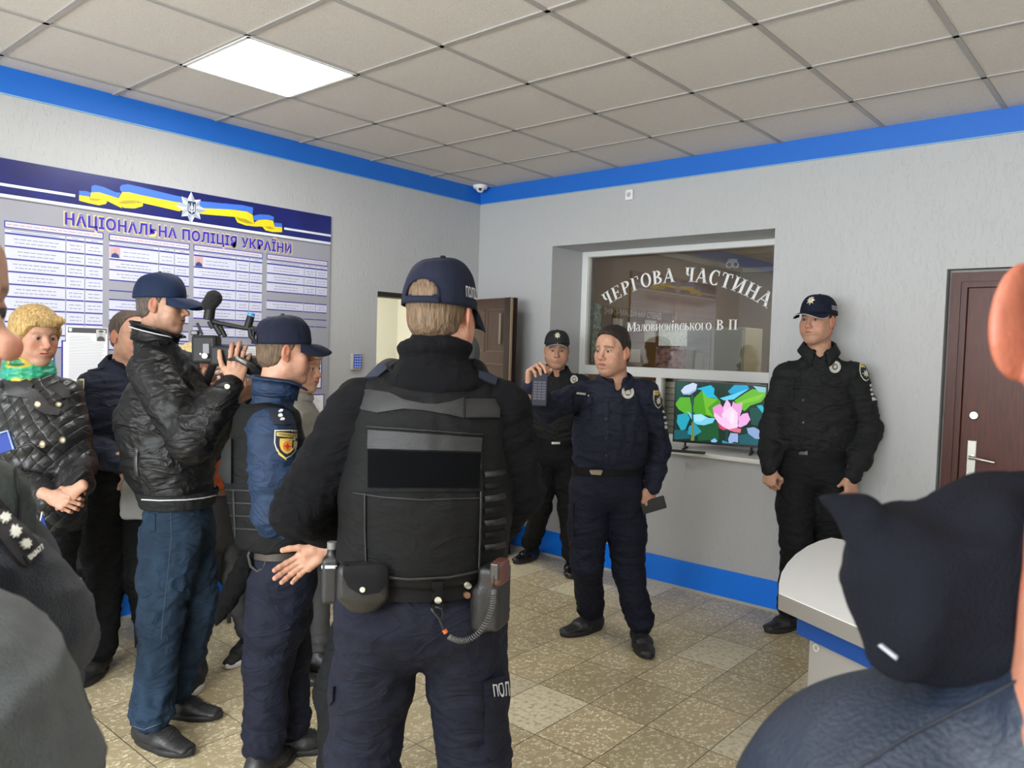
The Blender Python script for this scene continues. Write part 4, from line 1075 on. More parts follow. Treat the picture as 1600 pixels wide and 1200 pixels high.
DUMMY = SK
def add_head(B, c, fwd, s=1.0, up=(0,0,1), gaze=(0,0), **kw):
    M = frame(fwd, up); v, f, col = head_mesh(**kw); B.add(put(v, A_(c), M, s), f, col)
    V, F, MI = eye_meshes(gaze); B.add(put(V, A_(c), M, s), F, (1,1,1), MI); return M
def core(B, pts, r, side, skin=SK):
    """hidden trunk and limbs inside the clothes, so that the body is whole"""
    s = SDF()
    for a, b, ra, rb in pts: s.seg(a, b, ra, rb, side, k=.03)
    v, f = s.mesh(.02); B.add(v, f, skin)

ZUP = Vector((0,0,1)); CFH = Vector((CF.x, CF.y, 0)).normalized(); CRH = Vector((CR.x, CR.y, 0)).normalized()
def cdir(r, u, t): return (CRH*r + ZUP*u - CFH*t).normalized()     # right in the picture, up, towards the viewer
def ground(px, py): return to_plane(px, py, 2, 0.0)
NAVY = mat('navy_uniform', (.0105,.0130,.027), .72, bump=.5, scale=420, var=.18, vscale=30, spec=.24, fold=.012)
NAVYT = mat('navy_trousers', (.0075,.0090,.019), .75, bump=.5, scale=420, var=.18, vscale=30, spec=.2, fold=.012)
BLACKU = mat('black_uniform', (.0085,.0095,.0098), .72, bump=.5, scale=420, var=.15, vscale=30, spec=.26, fold=.012)
BLACKT = mat('black_trousers', (.0055,.006,.007), .75, bump=.5, scale=420, var=.15, vscale=30, spec=.2, fold=.012)
BELT = mat('black_belt', (.006,.006,.007), .6, bump=.3, scale=300, spec=.15)
LEATHER = mat('black_leather', (.012,.012,.013), .42, bump=.3, scale=200)
SHOEM = mat('black_shoe', (.014,.014,.015), .45, bump=.3, scale=180)
PATCHN = mat('patch_navy', (.008,.010,.025), .7); GOLD = mat('patch_gold', (.62,.46,.10), .5); SILV = mat('badge_silver', (.66,.64,.56), .35, metal=.4)
PALE = mat('patch_pale', (.60,.58,.42), .6); REFL = mat('reflective_grey', (.55,.56,.58), .4)
BTN = mat('dark_button', (.02,.02,.03), .3)
SKINM = {}
def person(P):
    """P: dictionary of joints in world space and sizes; returns the root and the parts by name"""
    feet = [A_(P['ankR']), A_(P['ankL'])] if 'ankR' in P else [A_(P['hipc'])]
    base = sum(feet)/len(feet); r_ = root('person', (base[0], base[1], 0), P['label'], 'person', P.get('group'))
    R = {'root': r_}; side = unit(A_(P['shR']) - A_(P['shL'])); fw = unit(np.cross((0,0,1), side)); R['side'] = side; R['fw'] = fw
    sk = P.get('skin', SK); B = Body()
    if 'head' in P:
        s = P.get('hs', 1.05); M = add_head(B, P['head'], P['hdir'], s, P.get('hup', (0,0,1)), P.get('gaze', (0,0)), skin=sk, **P.get('face', {})); R['M'] = M; R['s'] = s
        neck = put([(0,-.035,-.16)], P['head'], M, s)[0]
    else: neck = (A_(P['shR'])+A_(P['shL']))/2 + A_((0,0,.08))
    R['neck'] = neck
    shm = (A_(P['shR'])+A_(P['shL']))/2
    pts = [(A_(P['hipc']), A_(P['chest']), .08, .09), (A_(P['chest']), shm, .08, .05), (shm, neck, .055, .05), (shm, lerp(P['shR'], shm, .2), .045, .03), (shm, lerp(P['shL'], shm, .2), .045, .03)]
    for q in 'RL':
        if 'elb'+q in P: pts += [(A_(P['sh'+q]), A_(P['elb'+q]), .035, .03), (A_(P['elb'+q]), A_(P['wri'+q]), .03, .022)]
        if 'kne'+q in P: pts += [(A_(P['hipc']) + side*(.08 if q == 'R' else -.08), A_(P['kne'+q]), .06, .042), (A_(P['kne'+q]), A_(P['ank'+q]), .042, .03)]
    core(B, pts, 0, side, sk)
    for q in 'RL':
        h = P.get('hand'+q)
        if h: h = dict(h); f_ = h.pop('f'); b_ = h.pop('b'); R['hand'+q] = hand_at(B, h.pop('w', P['wri'+q]), f_, b_, left=(q == 'L'), skin=sk, **h)
    R['body'] = B.build(r_)
    # upper garment
    w = P.get('w', (.185,.180,.190,.175)); d = P.get('d', (.125,.125,.135,.10))
    if 'top' in P:
        s = SDF(); tb = A_(P.get('hem', lerp(P['hipc'], P['chest'], .30)))
        trunk(s, tb, P['chest'], P['shL'], P['shR'], side, w, d, shr=P.get('shr', .062), neck=neck)
        s.seg(lerp(shm, neck, .0), neck - A_((0,0,.026)), (.125,.085), (.067,.066), side, k=.05)
        if P.get('vneck', P['top'] in (NAVY, BLACKU)): s.ell(neck + fw*.085 + A_((0,0,.012)), (.030,.050,.060), R=frame(fw), k=.006, op='s')
        kk = (A_(P['hipc'])[2] + P.get('trtop',.085) - .004) if (P.get('belt',True) and 'legs' in P) else P.get('hemz')
        if kk is not None: s.cut(lambda Q: kk - Q[...,2], .008)
        ar = P.get('arm', (.066,.058,.052,.040))
        for q in 'RL':
            if 'elb'+q in P:
                e = A_(P['elb'+q]); sh = A_(P['sh'+q]); wr = A_(P['wri'+q]); a2 = P.get('arm'+q, ar); hd = P.get('cuff', .0)
                limb(s, [sh, lerp(sh, e, .5), e, lerp(e, wr, .6), lerp(e, wr, .97+hd)], [a2[0], (a2[0]+a2[1])/2, a2[1], a2[2], a2[3]], side, k=.03)
        R['shirt'] = cloth(P.get('topname', 'shirt'), s, P.get('res', .008), P['top'], r_, P.get('amp', .0085), P.get('wave', .075), P.get('aniso', (1,1,2.0)), P.get('seed', 0))
        for q in 'RL':      # cuffs
            if 'elb'+q in P and P.get('cuffs', True):
                e = A_(P['elb'+q]); wr = A_(P['wri'+q]); g = G(); u_ = unit(wr-e); rr_ = P.get('arm'+q, ar)[3] + .0035; p1 = Vector(wr - u_*.045); p2 = Vector(wr + u_*(.010+P.get('cuff',0)*.3))
                g.tube([p1, p1.lerp(p2,.1), p1.lerp(p2,.9), p2, p2 - Vector(u_)*.004], [rr_*.96, rr_, rr_*.96, rr_*.93, rr_*.80], 20); autosmooth(g.build('cuff', P['top'], R['shirt']), 50)
    # trousers
    if 'kneR' in P and 'legs' in P:
        s = SDF(); hc = A_(P['hipc']); hw = P.get('hw', .205); hd = P.get('hdp', .145); lw = P.get('leg', (.105,.078,.070,.072))
        s.seg(hc + A_((0,0,.085)), hc - A_((0,0,.03)), (hw*.90, hd*.86), (hw, hd), side, k=.04)
        for q in 'RL':
            sg = 1 if q == 'R' else -1; hp = hc + side*sg*hw*.48 - A_((0,0,.06)); kn = A_(P['kne'+q]); an = A_(P['ank'+q])
            limb(s, [hp, lerp(hp, kn, .5), kn, lerp(kn, an, .55), an + A_((0,0,.035))], [(hw*.52, hd*.92), (lw[0]*.93, lw[0]), lw[1], lw[2], lw[3]], side, k=.028)
        if P.get('belt', True): zt = hc[2] + P.get('trtop', .085)
        else: zt = hc[2] + .12
        s.cut(lambda Q: Q[...,2] - zt - .012, .004)
        lo = [min(P['ankR'][2], P['ankL'][2])]
        msk = lambda v: .55 + .75*np.exp(-((v[:,2]-.14)/.10)**2) + .45*np.exp(-((v[:,2]-.52)/.10)**2)
        R['trousers'] = cloth(P.get('legname', 'trousers'), s, P.get('res', .008), P['legs'], r_, P.get('tamp', .009), .085, (1,1,1.9), P.get('seed', 0)+3, msk)
    if P.get('belt', True) and 'hipc' in P and 'legs' in P:
        hc = A_(P['hipc']); zt = hc[2] + P.get('trtop', .085); N = 48; bw = P.get('beltr', (hw*.915+.008, hd*.87+.008)); fwv = fw; V = []; hb = P.get('belth', .040)
        for i in range(N):
            a = 2*PI*i/N; c_ = A_((hc[0], hc[1], zt-.018)) + side*math.sin(a)*bw[0] + fwv*math.cos(a)*bw[1]
            for z, o_ in ((-hb/2,0),(-hb/2,.005),(hb/2,.005),(hb/2,0)): V.append(c_ + (side*math.sin(a)+fwv*math.cos(a))*o_ + A_((0,0,z)))
        F = [(i*4+j, i*4+(j+1)%4, ((i+1)%N)*4+(j+1)%4, ((i+1)%N)*4+j) for i in range(N) for j in range(4)]
        R['belt'] = autosmooth(recalc(obj('belt', V, F, P.get('beltm', BELT), r_)), 45)
        bc = A_((hc[0], hc[1], zt-.018)) + fwv*(bw[1]+.006); R['beltfront'] = bc
    if 'shoes' in P:
        for q, sp in zip('RL', P['shoes']):
            if sp is None: continue
            sp = dict(sp); R['shoe'+q] = make_shoe(sp.pop('p'), sp.pop('f'), sp.pop('m', SHOEM), r_, **sp)
    return R
def star_poly(cx, cy, r, n=8, inner=.5, a0=0, sx=1): return [(cx + sx*math.sin(a0+PI*i/n)*(r if i%2==0 else r*inner), cy - math.cos(a0+PI*i/n)*(r if i%2==0 else r*inner)) for i in range(2*n)]
def shield_poly(cx, cy, w, h, sx=1): 
    return [(cx+x*w, cy+y*h) for x, y in ((-.5,-.5),(.5,-.5),(.52,-.05),(.42,.22),(.22,.42),(0,.52),(-.22,.42),(-.42,.22),(-.52,-.05))]
def circ(cx, cy, rx, ry=None, n=20): ry = ry or rx; return [(cx+math.cos(2*PI*i/n)*rx, cy+math.sin(2*PI*i/n)*ry) for i in range(n)]
def sleeve_badge(pc, x, y, w, h, parent, gold=PALE, text='ПОЛІЦІЯ', ang=0):
    """shield shaped sleeve patch; x, y its centre in the photograph"""
    o = patch(pc, shield_poly(x, y, w*1.08, h*1.06), 'sleeve_badge', gold, parent, .0025, h/9)
    if not o: return None
    patch(pc, shield_poly(x, y, w*.94, h*.95), 'badge_field', PATCHN, o, .0042, h/9)
    patch(pc, [(x-w*.47,y-h*.46),(x+w*.47,y-h*.46),(x+w*.48,y-h*.26),(x-w*.48,y-h*.26)], 'badge_title', GOLD, o, .0052, h/9)
    patch_text(pc, text, x, y-h*.36, w*.8, h*.12, 'badge_lettering', PATCHN, o, 0, .0068, -1, .02)
    patch(pc, star_poly(x, y+h*.09, h*.24, 8, .5, 0, w/h*1.2), 'badge_star', PALE, o, .0056, h/9)
    return o
def chest_badge(pc, x, y, rx, ry, parent):
    o = patch(pc, circ(x, y, rx, ry), 'chest_badge', SILV, parent, .004, ry/3)
    if o:
        patch(pc, circ(x, y, rx*.52, ry*.52), 'badge_field', PATCHN, o, .0052, ry/3); patch(pc, star_poly(x, y, ry*.5, 8, .5, 0, rx/ry), 'badge_star', SILV, o, .0064, ry/3)
    return o
def pocket(pc, poly, flap, parent, m, th=.0055):
    """patch pocket outline poly with its flap"""
    o = patch(pc, poly, 'pocket', m, parent, th, None)
    if o and flap:
        f = patch(pc, flap, 'pocket_flap', m, o, th*2.1, None)
    return o
def epaulette(R, q, P, m, L=.12, w=.05, name='epaulette', u0=.30, parent=None, stars=0, sm=None):
    """shoulder strap from the neck towards the shoulder end, laid on the shirt from above"""
    bv = bvh_of(R['shirt']); sh = A_(P['sh'+q]); nk = A_(R['neck']); d = sh - nk; d[2] = 0; c0 = nk + d*u0; c0[2] = sh[2]
    ux = Vector(unit(d)); uy = ZUP.cross(ux)
    f = caster(bv, Vector(c0) + ux*L*.5, (0,0,1), ux, uy, .25)
    o = patch(f, [(-L/2,-w*.36),(L*.40,-w/2),(L/2,-w*.4),(L/2,w*.4),(L*.40,w/2),(-L/2,w*.36),(-L*.56,0)], name, m, parent or R['shirt'], .006, .012)
    for i in range(stars): patch(f, star_poly(-L*.1+L*.2*i, 0, .008, 6, .55), 'rank_star', sm or SILV, o, .0085, .006)
    return o

# ------------------------------------------------------------------ officer speaking, phone held up
def a3(px, py, d): return A_(at(px, py, d))
D_ = 4.22
gR = ground(922,985); gL = ground(1000,1008)
P = dict(label='officer in navy uniform speaking, one arm raised with a phone', head=a3(957,549,D_-.03), hdir=cdir(-.66,-.04,.75), hs=1.07, gaze=(.1,0),
    face=dict(jaw=1.06, fat=.006, mouth=1.3, flush=.6, stubble=.18, brow=A_((.07,.045,.03)), res=.0025),
    shR=a3(905,617,D_), shL=a3(1011,615,D_+.01), chest=a3(953,672,D_+.01), hipc=a3(949,752,D_+.05),
    elbR=a3(853,640,D_-.20), wriR=a3(829,603,D_-.40), elbL=a3(1030,700,D_+.13), wriL=a3(1018,764,D_-.02),
    kneR=a3(917,880,D_+.03), kneL=a3(982,890,D_+.10), ankR=A_(gR)+A_((0,0,.10)), ankL=A_(gL)+A_((0,0,.10)),
    top=NAVY, legs=NAVYT, w=(.185,.190,.192,.175), d=(.135,.14,.14,.105), hw=.205, hdp=.15, leg=(.115,.086,.074,.075), arm=(.068,.062,.055,.043), hemz=a3(950,729,D_+.05)[2], trtop=.09, seed=1, res=.0075,
    handR=dict(f=cdir(.12,1,.1), b=cdir(-.6,.1,-.75), curl=((.9,1.0,.5),(.95,1.0,.5),(1.0,1.1,.6),(1.1,1.1,.6)), thumb=(.9,.5), s=1.05),
    handL=dict(f=cdir(-.30,-1,.25), b=cdir(.35,.0,.93), curl=((.8,1.2,.8),(.9,1.2,.8),(1.0,1.2,.8),(1.1,1.2,.8)), thumb=(.7,.3), s=1.05),
    shoes=[dict(p=(gR.x,gR.y,0), f=cdir(-.80,0,.55), L=.31, w=.054), dict(p=(gL.x,gL.y,0), f=cdir(.05,0,1.0), L=.31, w=.054)])
R = person(P)
make_hair(P['head'], R['M'], R['s'], hairmat('dark_brown_hair', (.018,.012,.009)), R['root'], 'short', .0045, .0032)
collar(put([(0,-.030,-.128)], P['head'], R['M'], R['s'])[0] + A_((0,0,-.030)), frame(R['fw']), NAVY, R['shirt'], h=.034, flare=.022, gap=.36, s=1.18, tilt=-.34)
pc = pcaster(bvh_of(R['shirt']))
chest_badge(pc, 981, 613, 9.5, 10, R['root'])
sleeve_badge(pc, 1028.5, 624, 14, 26, R['root'])
for i, y in enumerate((643,652,661)): patch(pc, circ(1037+i*1.6, y, 2.2), 'rank_star', REFL, R['shirt'], .003, 2)
patch(pc, [(1038,665),(1045,664),(1046,669),(1039,670)], 'rank_bar', REFL, R['shirt'], .003, 3)
pocket(pc, [(897,620),(925,622),(923,657),(896,655)], [(896,618),(925,620),(924,632),(910,637),(896,630)], R['root'], NAVY)
pocket(pc, [(953,632),(1000,633),(997,672),(955,672)], [(952,630),(1001,632),(1000,644),(976,650),(953,641)], R['root'], NAVY)
patch(pc, [(901,613),(915,614.3),(914.7,617.6),(901,616.3)], 'name_tape', mat('name_tape', (.38,.38,.35), .6), R['shirt'], .006, 4)
patch(pc, [(918.3,618),(920.2,617.6),(921,629),(919,630)], 'pin', SILV, R['shirt'], .010, 3)
patch(pc, [(943,612),(951,612),(951,728),(943,728)], 'placket', NAVY, R['shirt'], .003, 6)
for y in (627,655,685,712): patch(pc, circ(947,y,1.6), 'button', BTN, R['shirt'], .006, 1.5)
for q in 'RL': epaulette(R, q, P, NAVY, .12, .05)
g = G(); pb = pcaster(bvh_of(R['belt'])); bk = patch(pb, [(923,728),(938,729),(942,735),(939,742),(925,741),(922,735)], 'belt_buckle', mat('antique_brass', (.24,.19,.13), .4, metal=.4), R['belt'], .022, 4)
pt = pcaster(bvh_of(R['trousers']))
pocket(pt, [(976,805),(1003,806),(1005,850),(980,850)], [(975,800),(1004,801),(1004,815),(990,822),(976,814)], R['root'], NAVYT, .004)
pocket(pt, [(888,790),(896,790),(897,838),(890,838)], [(887,786),(897,787),(897,800),(888,798)], R['root'], NAVYT, .004)
# the phone hanging in his raised fingers
pa = Vector(at(844,583,D_-.47)); pbm = Vector(at(842,634,D_-.42)); up_ = (pa-pbm).normalized(); nn = (CAMP-pa).normalized(); nn = (nn - up_*nn.dot(up_)).normalized(); rx_ = up_.cross(nn).normalized()
ph = root('phone', (pa+pbm)/2, 'large phone held up in the raised hand of the speaking officer', 'phone')
Rm = Matrix((rx_, nn, up_)).transposed(); cP = (pa+pbm)/2
g = G(); g.box(cP, (.076,.009,.170), Rm, .004); g.build('casing', BLK, ph)
g = G(); g.box(cP + nn*.0048, (.069,.0006,.158), Rm); g.build('screen', emit('phone_screen', (.045,.05,.075), .8), ph)
g = G()
for i in range(7):
    for j in range(3): g.box(cP + nn*.0053 + rx_*(-.021+j*.021) + up_*(-.045+i*.014), (.018,.0005,.0095), Rm)
g.build('screen_rows', emit('phone_rows', (.17,.17,.20), .7), ph)
# dark wallet-like phone in the lowered hand
c_ = Vector(at(1021,789,D_-.04)); Rm = Matrix(frame(cdir(.93,.28,-.1), (0,0,1)).tolist())
g = G(); g.box(c_, (.016,.135,.070), Rm, .006); o = g.build('phone', BLKM); tag(o, 'dark phone case in the lowered hand of the speaking officer', 'phone')

# ------------------------------------------------------------------ officer standing on the right
D_ = 4.48
gR = ground(1234,981); gL = ground(1292,985)
P = dict(label='officer in black uniform and cap standing by the wall at the right of the television', head=a3(1277,501,D_-.02), hdir=cdir(-.74,-.02,.67), hs=1.08, gaze=(-.1,.0),
    face=dict(jaw=1.1, fat=.010, flush=.5, stubble=.2, res=.0027), shR=a3(1229,588,D_+.06), shL=a3(1333,587,D_-.04), chest=a3(1275,640,D_+.01), hipc=a3(1272,724,D_+.03),
    elbR=a3(1208,668,D_+.12), wriR=a3(1203,733,D_+.0), elbL=a3(1357,672,D_-.02), wriL=a3(1331,745,D_-.14),
    kneR=a3(1244,850,D_-.02), kneL=a3(1297,850,D_), ankR=A_(gR)+A_((0,0,.10)), ankL=A_(gL)+A_((0,0,.10)),
    top=BLACKU, legs=BLACKT, w=(.195,.200,.203,.185), d=(.145,.15,.15,.11), hw=.205, hdp=.155, leg=(.115,.085,.075,.076), arm=(.077,.072,.067,.046), hemz=a3(1272,697,D_)[2], trtop=.085, seed=5, res=.0078,
    handR=dict(f=cdir(-.05,-1,.2), b=cdir(-.75,0,.65), curl=((1.1,1.3,.8),(1.15,1.3,.8),(1.2,1.3,.8),(1.25,1.3,.8)), thumb=(1.1,.6), s=1.08),
    handL=dict(f=cdir(-.1,-1,.15), b=cdir(.25,.0,.95), curl=((1.1,1.3,.8),(1.15,1.3,.8),(1.2,1.3,.8),(1.25,1.3,.8)), thumb=(1.1,.6), s=1.12),
    shoes=[dict(p=(gR.x,gR.y,0), f=cdir(-.85,0,.5), L=.30, w=.054), dict(p=(gL.x,gL.y,0), f=cdir(-.1,0,1.0), L=.30, w=.054)])
R = person(P)
make_hair(P['head'], R['M'], R['s'], hairmat('dark_brown_hair', (.018,.012,.009)), R['root'], 'nape', .005, .004)
CAPN = mat('cap_navy', (.0075,.010,.023), .75, bump=.5, scale=400, spec=.2)
WPIP = mat('white_piping', (.5,.5,.52), .6)
make_cap(P['head'], R['M'], R['s'], CAPN, R['root'], tilt=.07, rim=.034, text='ПОЛІЦІЯ', textside=(-1.62,.62,.17), star=True, edge=WPIP, wrinkle=.0008, billdown=.032)
collar(put([(0,-.030,-.128)], P['head'], R['M'], R['s'])[0] + A_((0,0,-.030)), frame(R['fw']), BLACKU, R['shirt'], h=.034, flare=.022, gap=.36, s=1.18, tilt=-.34)
pc = pcaster(bvh_of(R['shirt'])); rt = R['root']
chest_badge(pc, 1304.5, 573.5, 9, 9.5, rt)
sleeve_badge(pc, 1353, 581, 18, 27, rt)
for i, y in enumerate((602,609,616)): patch(pc, circ(1361+i*.8, y, 2.3), 'rank_star', REFL, R['shirt'], .003, 2)
patch(pc, [(1362,621),(1369,620),(1370,625),(1363,626)], 'rank_bar', REFL, R['shirt'], .003, 3)
pocket(pc, [(1215,590),(1241,592),(1240,628),(1216,626)], [(1213,587),(1243,589),(1241,598),(1229,604),(1214,599)], rt, BLACKU)
pocket(pc, [(1286,592),(1325,592),(1322,632),(1288,634)], [(1284,589),(1327,589),(1327,600),(1312,606),(1284,598)], rt, BLACKU)
patch(pc, [(1252,563),(1260,563),(1258,695),(1250,695)], 'placket', BLACKU, R['shirt'], .003, 6)
for y in (580,625,660): patch(pc, circ(1255,y,1.5), 'button', BTN, R['shirt'], .006, 1.5)
for q in 'RL': epaulette(R, q, P, BLACKU, .12, .05)
patch(pcaster(bvh_of(R['belt'])), [(1249,698),(1262,699),(1262,711),(1249,710)], 'belt_buckle', mat('dark_buckle', (.05,.05,.05), .35), R['belt'], .016, 3)

# ------------------------------------------------------------------ officer with his back to the wall, behind the speaker
D_ = 5.70
gR = ground(829,874); gL = ground(893,893)
P = dict(label='officer in black uniform and cap standing in the corner behind the speaking officer', head=a3(870,547,D_-.02), hdir=cdir(-.04,-.10,1), hs=1.06, gaze=(0,0),
    face=dict(jaw=1.12, fat=.010, flush=.5, stubble=.2, res=.0028), shR=a3(832,601,D_), shL=a3(908,600,D_), chest=a3(869,640,D_), hipc=a3(868,704,D_+.02),
    elbR=a3(820,660,D_+.05), wriR=a3(826,708,D_-.12), elbL=a3(921,660,D_+.05), wriL=a3(915,712,D_-.08),
    kneR=a3(846,790,D_), kneL=a3(888,790,D_), ankR=A_(gR)+A_((0,0,.10)), ankL=A_(gL)+A_((0,0,.10)),
    top=BLACKU, legs=BLACKT, w=(.175,.175,.185,.17), d=(.13,.13,.135,.10), hw=.185, hdp=.14, leg=(.105,.078,.068,.070), arm=(.064,.058,.054,.042), hemz=a3(869,682,D_)[2], trtop=.085, seed=8, res=.009,
    handR=dict(f=cdir(0,-1,.2), b=cdir(-.6,0,.8), curl=(.6,.6,.7,.7), res=.0035), handL=dict(f=cdir(0,-1,.2), b=cdir(.6,0,.8), curl=(.6,.6,.7,.7), res=.0035),
    shoes=[dict(p=(gR.x,gR.y,0), f=cdir(-.62,0,.75), L=.29, w=.052, m=mat('polished_black', (.008,.008,.009), .15)), dict(p=(gL.x,gL.y,0), f=cdir(-.1,0,1.0), L=.29, w=.052, m=MATS['polished_black'])])
R = person(P); rt = R['root']
make_hair(P['head'], R['M'], R['s'], hairmat('dark_brown_hair', (.018,.012,.009)), rt, 'nape', .005, .004)
make_cap(P['head'], R['M'], R['s'], mat('cap_black', (.006,.006,.007), .75, bump=.5, scale=400), rt, tilt=.12, rim=.038, star=True, edge=WPIP, wrinkle=.0008, bill_len=.058, billdown=.012)
collar(put([(0,-.030,-.128)], P['head'], R['M'], R['s'])[0] + A_((0,0,-.030)), frame(R['fw']), BLACKU, R['shirt'], h=.034, flare=.022, gap=.36, s=1.18, tilt=-.34)
pc = pcaster(bvh_of(R['shirt']))
chest_badge(pc, 897, 593, 6, 6.5, rt)
pocket(pc, [(843,610),(864,610),(863,634),(844,634)], [(842,608),(865,608),(865,615),(853,619),(842,615)], rt, BLACKU)
patch(pc, [(867,592),(873,592),(873,680),(867,680)], 'placket', BLACKU, R['shirt'], .003, 5)
patch(pcaster(bvh_of(R['belt'])), [(862,683),(875,683),(875,694),(862,694)], 'belt_buckle', SILV, R['belt'], .007, 3)
for q in 'RL': epaulette(R, q, P, BLACKU, .11, .05)

# ------------------------------------------------------------------ big officer seen from behind, in a plate carrier
D_ = 2.05
hc = a3(660,927,D_+.02); sd_ = A_(cdir(1,0,-.05)); 
P = dict(label='tall officer seen from behind in a black tactical vest and navy cap', head=a3(690,489,D_), hdir=cdir(.36,-.02,-.93), hs=1.045,
    face=dict(jaw=1.08, fat=.006, res=.0022, stubble=0, flush=.9), skin=A_((.45,.24,.16)),
    shR=a3(782,640,D_+.03), shL=a3(561,640,D_), chest=a3(672,745,D_+.02), hipc=hc,
    elbR=a3(806,765,D_+.06), wriR=a3(760,835,D_+.30), elbL=a3(468,795,D_+.02), wriL=a3(532,824,D_+.24),
    kneR=A_((hc[0],hc[1],.52)) + sd_*.150, kneL=A_((hc[0],hc[1],.52)) - sd_*.150, ankR=A_((hc[0],hc[1],.10)) + sd_*.15, ankL=A_((hc[0],hc[1],.10)) - sd_*.13,
    top=mat('black_fleece', (.0042,.0044,.0056), .95, bump=.7, scale=700, var=.2, vscale=25, spec=.16, fold=.014), topname='jacket', legs=NAVYT, w=(.205,.205,.205,.185), d=(.14,.14,.145,.11), shr=.066, hw=.225, hdp=.165, leg=(.112,.092,.085,.085), arm=(.078,.070,.064,.052), trtop=.075, seed=11, res=.0075, amp=.009, wave=.08, tamp=.010,
    cuffs=False, belth=.05, beltr=(.225,.165),
    handR=dict(f=cdir(-.8,-.3,-.6), b=cdir(-.2,.8,-.6), curl=(.7,.7,.8,.8)), handL=dict(f=cdir(.8,.05,-.5), b=cdir(-.3,.3,.9), curl=(.5,.5,.6,.6)),
    shoes=[dict(p=tuple((A_((hc[0],hc[1],0))+sd_*.15)), f=cdir(.2,0,-1), boot=True), dict(p=tuple((A_((hc[0],hc[1],0))-sd_*.13)), f=cdir(-.2,0,-1), boot=True)])
R = person(P); rt = R['root']
make_hair(P['head'], R['M'], R['s'], hairmat('light_brown_hair', (.115,.075,.043)), rt, 'nape', .0055, .0032, top=.082)
make_cap(P['head'], R['M'], R['s'], CAPN, rt, tilt=-.05, rim=.010, back='open', text='ПОЛІЦІЯ', textside=(1.50,.66,.17), wrinkle=.0016)
# stand-up collar of the fleece: a soft roll around the neck
nk = put([(0,-.030,-.078)], P['head'], R['M'], R['s'])[0]
s = SDF(); fw = R['fw']; sdv = R['side']
for i in range(20):
    a = 2*PI*i/20; b = 2*PI*(i+1)/20
    pA = nk + sdv*math.sin(a)*.080 + fw*math.cos(a)*.076 + A_((0,0,.012*-math.cos(a)*1.0)) ; pB = nk + sdv*math.sin(b)*.080 + fw*math.cos(b)*.076 + A_((0,0,.012*-math.cos(b)))
    s.seg(pA - A_((0,0,.014)), pB - A_((0,0,.014)), .016, .016, k=.008)
s.seg(nk - A_((0,0,.10)) , nk - A_((0,0,.022)), (.130,.092), (.074,.070), sdv, k=.02)
cloth('collar', s, .006, P['top'], R['jacket'] if 'jacket' in R else R['shirt'], .003, .05)
# vest shell
VEST = mat('black_nylon', (.0028,.0030,.0034), .6, bump=.6, scale=520, spec=.2, var=.15, vscale=20, fold=.006); VESTL = mat('grey_nylon', (.0070,.0075,.0082), .5, bump=.4, scale=420)
s = SDF(); v0 = a3(661,868,D_+.01); v1 = a3(668,770,D_+.01); v2 = a3(672,665,D_+.02)
s.seg(v0, v1, (.226,.180), (.226,.180), sdv, k=.03); s.seg(v1, v2, (.226,.180), (.215,.160), sdv, k=.03)
s.seg(a3(589,650,D_), a3(610,585,D_+.02), (.060,.07), (.042,.045), sdv, k=.05); s.seg(a3(756,650,D_+.02), a3(738,585,D_+.03), (.060,.07), (.042,.045), sdv, k=.05)
zb = a3(660,893,D_)[2]
s.cut(lambda Q: (zb - .025*(((Q-A_(v0))@sdv)/.2)**2*-1) - Q[...,2] , .01)
s.seg(A_(P['shL'])-sdv*.050+A_((0,0,.0)), lerp(P['shL'],P['elbL'],.75)-sdv*.045, .075,.070, k=.02, op='s'); s.seg(A_(P['shR'])+sdv*.055, lerp(P['shR'],P['elbR'],.75)+sdv*.055, .075,.07, k=.02, op='s')
s.seg(nk+A_((0,0,.06)), nk-A_((0,0,.050)), (.092,.14), (.066,.14), sdv, k=.012, op='s')
vest = cloth('vest', s, .006, VEST, rt, .0022, .09, (1,1,1.6), 3)
pv = pcaster(bvh_of(vest))
def VP(poly, name, m=VEST, th=.005, par=None, step=None): return patch(pv, poly, name, m, par or vest, th, step)
# shoulder yoke binding and the pale inner back of the neck
patch(pcaster(bvh_of(R['shirt'], vest)), [(612,567),(640,558),(690,554),(728,561),(740,572),(735,580),(715,594),(690,601),(655,601),(625,590),(606,574)], 'yoke', VESTL, rt, .004, 8)
strip_on(pcaster(bvh_of(R['shirt'], vest)), [(600,560),(606,575),(625,592),(655,601),(690,601),(720,592),(738,577),(742,563)], 5, 'neck_binding', VEST, vest, .007)
VP([(554,609),(580,610),(610,614),(631,625),(660,631),(683,632),(705,628),(725,621.5),(780,621),(780,653),(725,653),(697,647),(660,641),(631,639),(589,645),(554,638)], 'drag_band', VESTL, .006, step=9)
strip_on(pv, [(725.5,621),(725.5,653)], 2.0, 'band_seam', VEST, vest, .009)
for y in (622,653): strip_on(pv, [(726,y),(780,y)], 1.6, 'band_seam', VEST, vest, .0085)
VP([(576,667),(753,679),(751,768),(574,768)], 'back_pocket', VEST, .007, step=10)
VP([(577,672),(752,684),(750,706),(576,701)], 'pocket_velcro', VESTL, .010, step=8)
VP([(577,703),(749,709),(747,762),(577,762)], 'pocket_panel', mat('loop_panel', (.0012,.0015,.0022), .95, bump=.8, scale=900, spec=.1), .011, step=9)
strip_on(pv, [(575,667),(664,673),(753,679)], 2.6, 'pocket_edge', VESTL, vest, .012)
strip_on(pv, [(571,770),(571,830),(573,893)], 2.4, 'side_seam', VESTL, vest, .005); strip_on(pv, [(750,690),(751,790),(748,890)], 3.0, 'side_seam', VESTL, vest, .006)
strip_on(pv, [(552,770),(600,777),(660,781),(752,778)], 2.4, 'waist_seam', VESTL, vest, .004)
